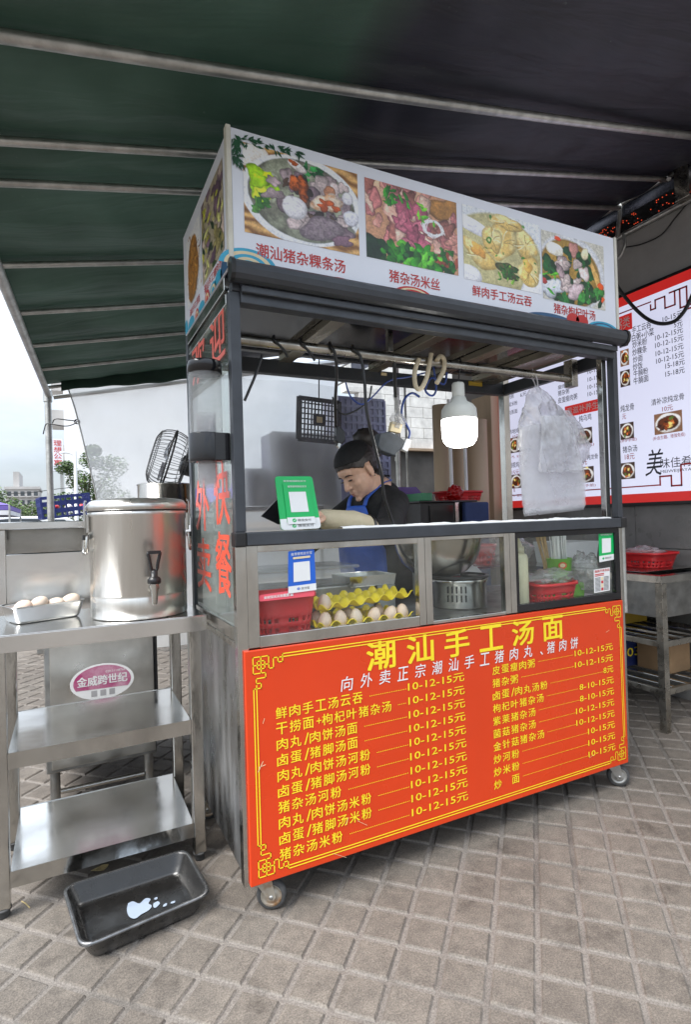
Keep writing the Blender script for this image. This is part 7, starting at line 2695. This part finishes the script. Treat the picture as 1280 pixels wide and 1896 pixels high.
def Cc(p, q, r0, r1):
    return ('c', H(*p), H(*q), r0 * sH, r1 * sH)


ground_p = Vector((Hc.x + .13, Hc.y + .03, 0))
bodyF = Vector((-.975, -.22, 0)).normalized()
cook = thing('person', 'woman with black headband, black shirt and blue apron working behind the cart counter', 'person', ground_p)


FB = bodyF
LB = Vector((-FB.y, FB.x, 0)) if -FB.y * 0 + FB.x < 0 else Vector((FB.y, -FB.x, 0))


def Bp(f, l, z):
    v = ground_p + FB * f + LB * l
    return Vector((v.x, v.y, z))


neck0 = H(-.035, 0, -.07)
neckb = Bp(.030, .0, 1.235)
sh = {s_: Bp(.030, .142 * s_, 1.185) for s_ in (1, -1)}
elb = {1: P(716, 985, 'y', .50), -1: Bp(.28, -.24, 1.0)}
wri = {1: P(604, 962, 'y', .42), -1: P(572, 962, 'y', .62)}
hip = {s_: Bp(-.01, .095 * s_, .80) for s_ in (1, -1)}
kne = {s_: Bp(.03, .10 * s_, .44) for s_ in (1, -1)}
ank = {s_: Bp(-.02, .10 * s_, .075) for s_ in (1, -1)}
parts = [E(-.012, 0, .035, .098, .076, .088), E(.022, 0, -.035, .068, .064, .082), E(.050, 0, -.085, .032, .034, .026), E(.018, .028, -.062, .046, .028, .038), E(.018, -.028, -.062, .046, .028, .038),
         E(.056, .032, -.030, .025, .023, .028), E(.056, -.032, -.030, .025, .023, .028), E(.070, .0, .030, .022, .045, .028),
         Cc((.086, 0, .004), (.104, 0, -.034), .008, .0115), E(.094, .012, -.036, .009, .008, .007), E(.094, -.012, -.036, .009, .008, .007),
         E(.082, .0, -.058, .014, .024, .010), E(.083, 0, -.064, .012, .021, .006), E(.080, 0, -.074, .013, .019, .008), E(.076, 0, -.100, .014, .018, .013),
         E(-.006, .074, -.010, .016, .010, .030), E(.000, .079, .004, .013, .006, .016), E(-.002, .076, -.034, .008, .007, .010), E(-.006, -.074, -.010, .016, .010, .030),
         ('c', neck0, neckb, .058, .062), ('c', neckb, Bp(-.01, 0, .85), .10, .13),
         ('e', Bp(.04, 0, 1.10), (.105, .155, .15), Matrix(((FW.x, LF.x, 0), (FW.y, LF.y, 0), (0, 0, 1)))),
         ('e', Bp(-.01, 0, .84), (.12, .165, .13), Matrix(((FW.x, LF.x, 0), (FW.y, LF.y, 0), (0, 0, 1))))]
for s_ in (1, -1):
    parts += [('c', neckb + Vector((0, 0, -.02)), sh[s_], .045, .050), ('c', sh[s_], elb[s_], .048, .038), ('c', elb[s_], wri[s_], .038, .026),
              ('c', hip[s_], kne[s_], .088, .055), ('c', kne[s_], ank[s_], .055, .036),
              ('c', ank[s_], ank[s_] + FW * .04 + Vector((0, 0, -.035)), .036, .036), ('c', ank[s_] + FW * .03 + Vector((0, 0, -.04)), ank[s_] + FW * .17 + Vector((0, 0, -.047)), .034, .026)]
    # hand: palm, four unequal bent fingers and a thumb leaving its side
    d = (wri[s_] - elb[s_]).normalized()
    side = d.cross(UP).normalized() * (1 if s_ > 0 else -1)
    dn = side.cross(d).normalized()
    if dn.z > 0:
        dn = -dn
    pm = wri[s_] + d * .045
    parts += [('c', wri[s_], pm, .024, .027), ('e', pm + d * .015, (.040, .036, .016), Matrix((d, side, dn)).transposed())]
    for q, (off, ln) in enumerate(((-.027, .064), (-.009, .074), (.009, .070), (.026, .054))):
        a = pm + d * .042 + side * off
        b = a + (d * .85 + dn * .5).normalized() * ln * .42
        c = b + (d * .35 + dn * .93).normalized() * ln * .34
        e_ = c + (d * -.15 + dn * .98).normalized() * ln * .24
        parts += [('c', a - d * .02, b, .0088, .0082), ('c', b, c, .0082, .0075), ('c', c, e_, .0075, .0062)]
    a = pm - d * .005 - side * .03
    b = a + (d * .6 - side * .7 + dn * .35).normalized() * .036
    c = b + (d * .85 - side * .15 + dn * .5).normalized() * .030
    parts += [('c', a, b, .0125, .0105), ('c', b, c, .0102, .008)]
body = skin_union('body', parts, .0042, M_SKIN, cook, 2)
# face details
for s_ in (1, -1):
    mb = MB(); mb.ell(H(.0845, .031 * s_, -.004), (.006 * sH, .0160 * sH, .0034 * sH), M_EYE, 12, 8, HM); mb.build('eyelash', cook)
    mb = MB()
    mb.tube([H(.0865, .013 * s_, .0165), H(.0885, .026 * s_, .0205), H(.083, .041 * s_, .0185), H(.072, .052 * s_, .012)], [.0022, .0034, .0030, .0014], M_BROW, 8); mb.build('eyebrow', cook)
mb = MB()
mb.tube([H(.080, -.019, -.0715), H(.091, -.009, -.0655), H(.0940, 0, -.0660), H(.091, .009, -.0655), H(.080, .019, -.0715)], [.001, .0032, .0038, .0032, .001], M_LIP, 8)
mb.tube([H(.080, -.017, -.0728), H(.088, -.008, -.0742), H(.0905, 0, -.0745), H(.088, .008, -.0742), H(.080, .017, -.0728)], [.001, .0036, .0045, .0036, .001], M_LIP, 8)
mb.build('lips', cook)
# hair and headband follow the skull: shells lifted off the head above the hairline
def lerp_tab(x, tab):
    if x <= tab[0][0]:
        return tab[0][1]
    for (x0, y0), (x1, y1) in zip(tab[:-1], tab[1:]):
        if x <= x1:
            return y0 + (y1 - y0) * (x - x0) / (x1 - x0)
    return tab[-1][1]


HAIRLINE = [(-.070, -.088), (-.050, -.072), (-.030, -.040), (-.018, -.005), (.0, .010), (.020, .014), (.045, .030), (.065, .042), (.080, .050)]


def head_shell(name, mat, lift, test, streak=0.0, th=.005):
    me0 = body.data
    HMi = HM.transposed()
    keep, remap, vs = [], {}, []
    loc = {}
    for v in me0.vertices:
        q = HMi @ (Vector(v.co) - Hc) / sH
        if q.length < .16:
            loc[v.index] = q
    for p in me0.polygons:
        if all(i in loc and test(loc[i]) for i in p.vertices):
            keep.append(tuple(p.vertices))
    fs_ = []
    for f in keep:
        g = []
        for i in f:
            if i not in remap:
                remap[i] = len(vs)
                q = loc[i]
                ang = math.atan2(q.y, q.z + .02)
                st = streak * mnoise.noise((ang * 16, q.x * 6, 3.0)) + streak * .5 * mnoise.noise((ang * 45, q.x * 9, 7.0))
                vs.append(Vector(me0.vertices[i].co) + me0.vertices[i].normal * (lift + st))
            g.append(remap[i])
        fs_.append(tuple(g))
    mb = MB(); mb.add(vs, fs_, mat, True)
    return mb.build(name, cook, solid=th)


def ear_zone(q):
    return abs(q.y) > .0735 and -.030 < q.x < .020 and q.z < .022


head_shell('hair', M_HAIR, .005, lambda q: q.z > lerp_tab(q.x, HAIRLINE) and not ear_zone(q), .0016)
head_shell('headband', M_BAND, .0095, lambda q: q.z > lerp_tab(max(q.x, .0), HAIRLINE) + .016 + max(0, .07 - q.x) * .34 and q.x > -.075 and q.z > .02 and not ear_zone(q), .0003)
bun = P(678, 813, 'y', HY + .05)
mb = MB()
vs, fs_ = [], []
for i in range(15):
    ph = math.pi * i / 14
    for k in range(24):
        a = 2 * math.pi * k / 24
        d = Vector((math.sin(ph) * math.cos(a), math.sin(ph) * math.sin(a), -math.cos(ph)))
        f = 1 + .14 * mnoise.noise(d * 3.1) + .10 * mnoise.noise(d * 8)
        vs.append(bun + Vector((d.x * .066, d.y * .055, d.z * .054)) * f)
for i in range(14):
    for k in range(24):
        fs_.append((i * 24 + k, i * 24 + (k + 1) % 24, (i + 1) * 24 + (k + 1) % 24, (i + 1) * 24 + k))
mb.add(vs, fs_, M_HAIR, True)
r_ = random.Random(2)
for i in range(26):
    a = r_.random() * 6.28
    p = bun + Vector((.035 * math.cos(a), r_.gauss(0, .02), .03 * math.sin(a)))
    q = Vector((r_.gauss(.01, .02), r_.gauss(0, .01), r_.gauss(.0, .02)))
    mb.tube(smooth_path([p, p + q, p + q * 1.6 + Vector((.008, 0, -.012))], 3), .0011, M_HAIR, 4)
mb.tube(smooth_path([P(690, 845, 'y', HY), P(700, 838, 'y', HY + .02), P(694, 830, 'y', HY + .03)], 3), .022, M_HAIR, 10)
mb.build('hair_bun', cook)
mb = MB(); mb.ell(H(-.004, .083, -.042), (.003, .003, .003), M_STEEL, 8, 6); mb.build('earring', cook)
# clothes
RotB = Matrix(((FW.x, LF.x, 0), (FW.y, LF.y, 0), (0, 0, 1)))
sp_ = [('e', Bp(.035, 0, 1.09), (.125, .180, .150), RotB), ('e', Bp(.0, 0, .90), (.135, .175, .16), RotB), ('c', Bp(.07, 0, 1.205), Bp(0, 0, .9), .075, .13),
       ('c', Bp(.055, .05, 1.200), Bp(.055, -.05, 1.200), .070, .070), ('c', Bp(.09, .03, 1.18), Bp(.09, -.03, 1.18), .055, .055), ('c', Bp(-.015, .04, 1.235), Bp(-.015, -.04, 1.235), .062, .062)]
for s_ in (1, -1):
    sp_ += [('c', Bp(.035, .060 * s_, 1.228), sh[s_], .058, .064), ('c', sh[s_], elb[s_], .066, .058)]
    if s_ > 0:
        sp_ += [('c', elb[1], elb[1].lerp(wri[1], .13), .060, .050)]
    else:
        sp_ += [('c', elb[-1], elb[-1].lerp(wri[-1], .35), .060, .050)]
skin_union('shirt', sp_, .008, M_SHIRT, cook, 4)
skin_union('trousers', [('c', hip[s_], kne[s_], .108, .075) for s_ in (1, -1)] + [('c', kne[s_], ank[s_] + Vector((0, 0, .01)), .074, .060) for s_ in (1, -1)] + [('e', Bp(-.01, 0, .81), (.135, .185, .12), RotB)], .010, M_TROU, cook, 3)
skin_union('oversleeve', [('c', elb[1].lerp(wri[1], .36), elb[1].lerp(wri[1], .60), .054, .060), ('c', elb[1].lerp(wri[1], .60), elb[1].lerp(wri[1], 1.02), .058, .040)], .006, M_SLEEVE, cook, 2)
ec = elb[1].lerp(wri[1], .345); ed = (wri[1] - elb[1]).normalized()
mb = MB(); Mq = ed.to_track_quat('Z', 'Y').to_matrix(); mb.lathe([(.046, -.007), (.056, -.007), (.058, 0), (.056, .007), (.046, .007)], ec, M_BLACK, 24, Mq); mb.build('sleeve_elastic', cook)
skin_union('oversleeve', [('c', elb[-1].lerp(wri[-1], .36), elb[-1].lerp(wri[-1], 1.0), .056, .040)], .008, M_SLEEVE, cook, 2)
for s_ in (1, -1):
    skin_union('shoe', [('c', ank[s_] + Vector((0, 0, -.035)), ank[s_] + FW * .15 + Vector((0, 0, -.042)), .044, .034), ('c', ank[s_] + FW * -.02 + Vector((0, 0, -.03)), ank[s_] + Vector((0, 0, .0)), .044, .046)], .006, M_BLACK, cook, 2)
# apron: bib, skirt and neck straps follow the front of the shirt
mb = MB()
nu, nv = 24, 40
vs = []
for j in range(nv + 1):
    t_ = j / nv
    z = 1.180 - t_ * .63
    hw = .065 + .105 * min(1, max(0, (1.180 - z) / .20)) if z > .97 else .17
    for i in range(nu + 1):
        l = -hw + 2 * hw * i / nu
        if z > 1.0:
            bulge = .140 - .020 * (z - 1.0) / .165
        else:
            bulge = .150 + .012 * math.sin(l * 38 + z * 3) * min(1, (1.0 - z) * 4)
        f = .03 * (1 if z > 1.0 else max(0, 1 - (1.0 - z) * 3)) + bulge * math.sqrt(max(.05, 1 - (l / .215) ** 2)) + .012
        vs.append(Bp(f, l, z))
mb.add(vs, [(j * (nu + 1) + i, j * (nu + 1) + i + 1, (j + 1) * (nu + 1) + i + 1, (j + 1) * (nu + 1) + i) for j in range(nv) for i in range(nu)], M_APRON, True)
mb.build('apron', cook, solid=.003)
for s_ in (1, -1):
    mb = MB()
    pts = smooth_path([Bp(.152, .058 * s_, 1.178), Bp(.138, .062 * s_, 1.215), Bp(.100, .070 * s_, 1.248), Bp(.05, .078 * s_, 1.285), Bp(-.01, .068 * s_, 1.300), Bp(-.055, .0, 1.306)], 6)
    w = .014
    vs = []
    for i, p in enumerate(pts):
        t_ = (pts[min(i + 1, len(pts) - 1)] - pts[max(0, i - 1)]).normalized()
        o_ = LF * w
        vs += [p - o_, p + o_]
    mb.add(vs, [(2 * i, 2 * i + 1, 2 * i + 3, 2 * i + 2) for i in range(len(pts) - 1)], M_APRON, True)
    mb.build('apron_strap', cook, solid=.003)

# scraps of yellow tape on the beam and pipe
mb = MB(); a, b = P(868, 706, 'y', .610), P(893, 716, 'y', .610); mb.box((a.x, .6075, b.z), (b.x, .6115, a.z), M_YELB); mb.build('tape_scrap', cart)
mb = MB(); a, b = P(706, 690, 'y', .610), P(716, 696, 'y', .610); mb.box((a.x, .6075, b.z), (b.x, .6115, a.z), M_CREAMP); mb.build('tape_scrap', cart)
# wisps of hair at the nape and temple
mb = MB()
r_ = random.Random(12)
for i in range(34):
    s_ = 1 if i % 3 else -1
    p = H(-.05 + r_.gauss(0, .015), (.066 + r_.gauss(0, .004)) * s_, -.02 + r_.gauss(0, .02))
    q = H(-.07 + r_.gauss(0, .015), (.060 + r_.gauss(0, .01)) * s_, -.075 + r_.gauss(0, .02))
    mb.tube(smooth_path([p, p.lerp(q, .5) + Vector((r_.gauss(0, .004), r_.gauss(0, .004), 0)), q], 3), .0009, M_HAIR, 4)
mb.build('hair_wisps', cook)
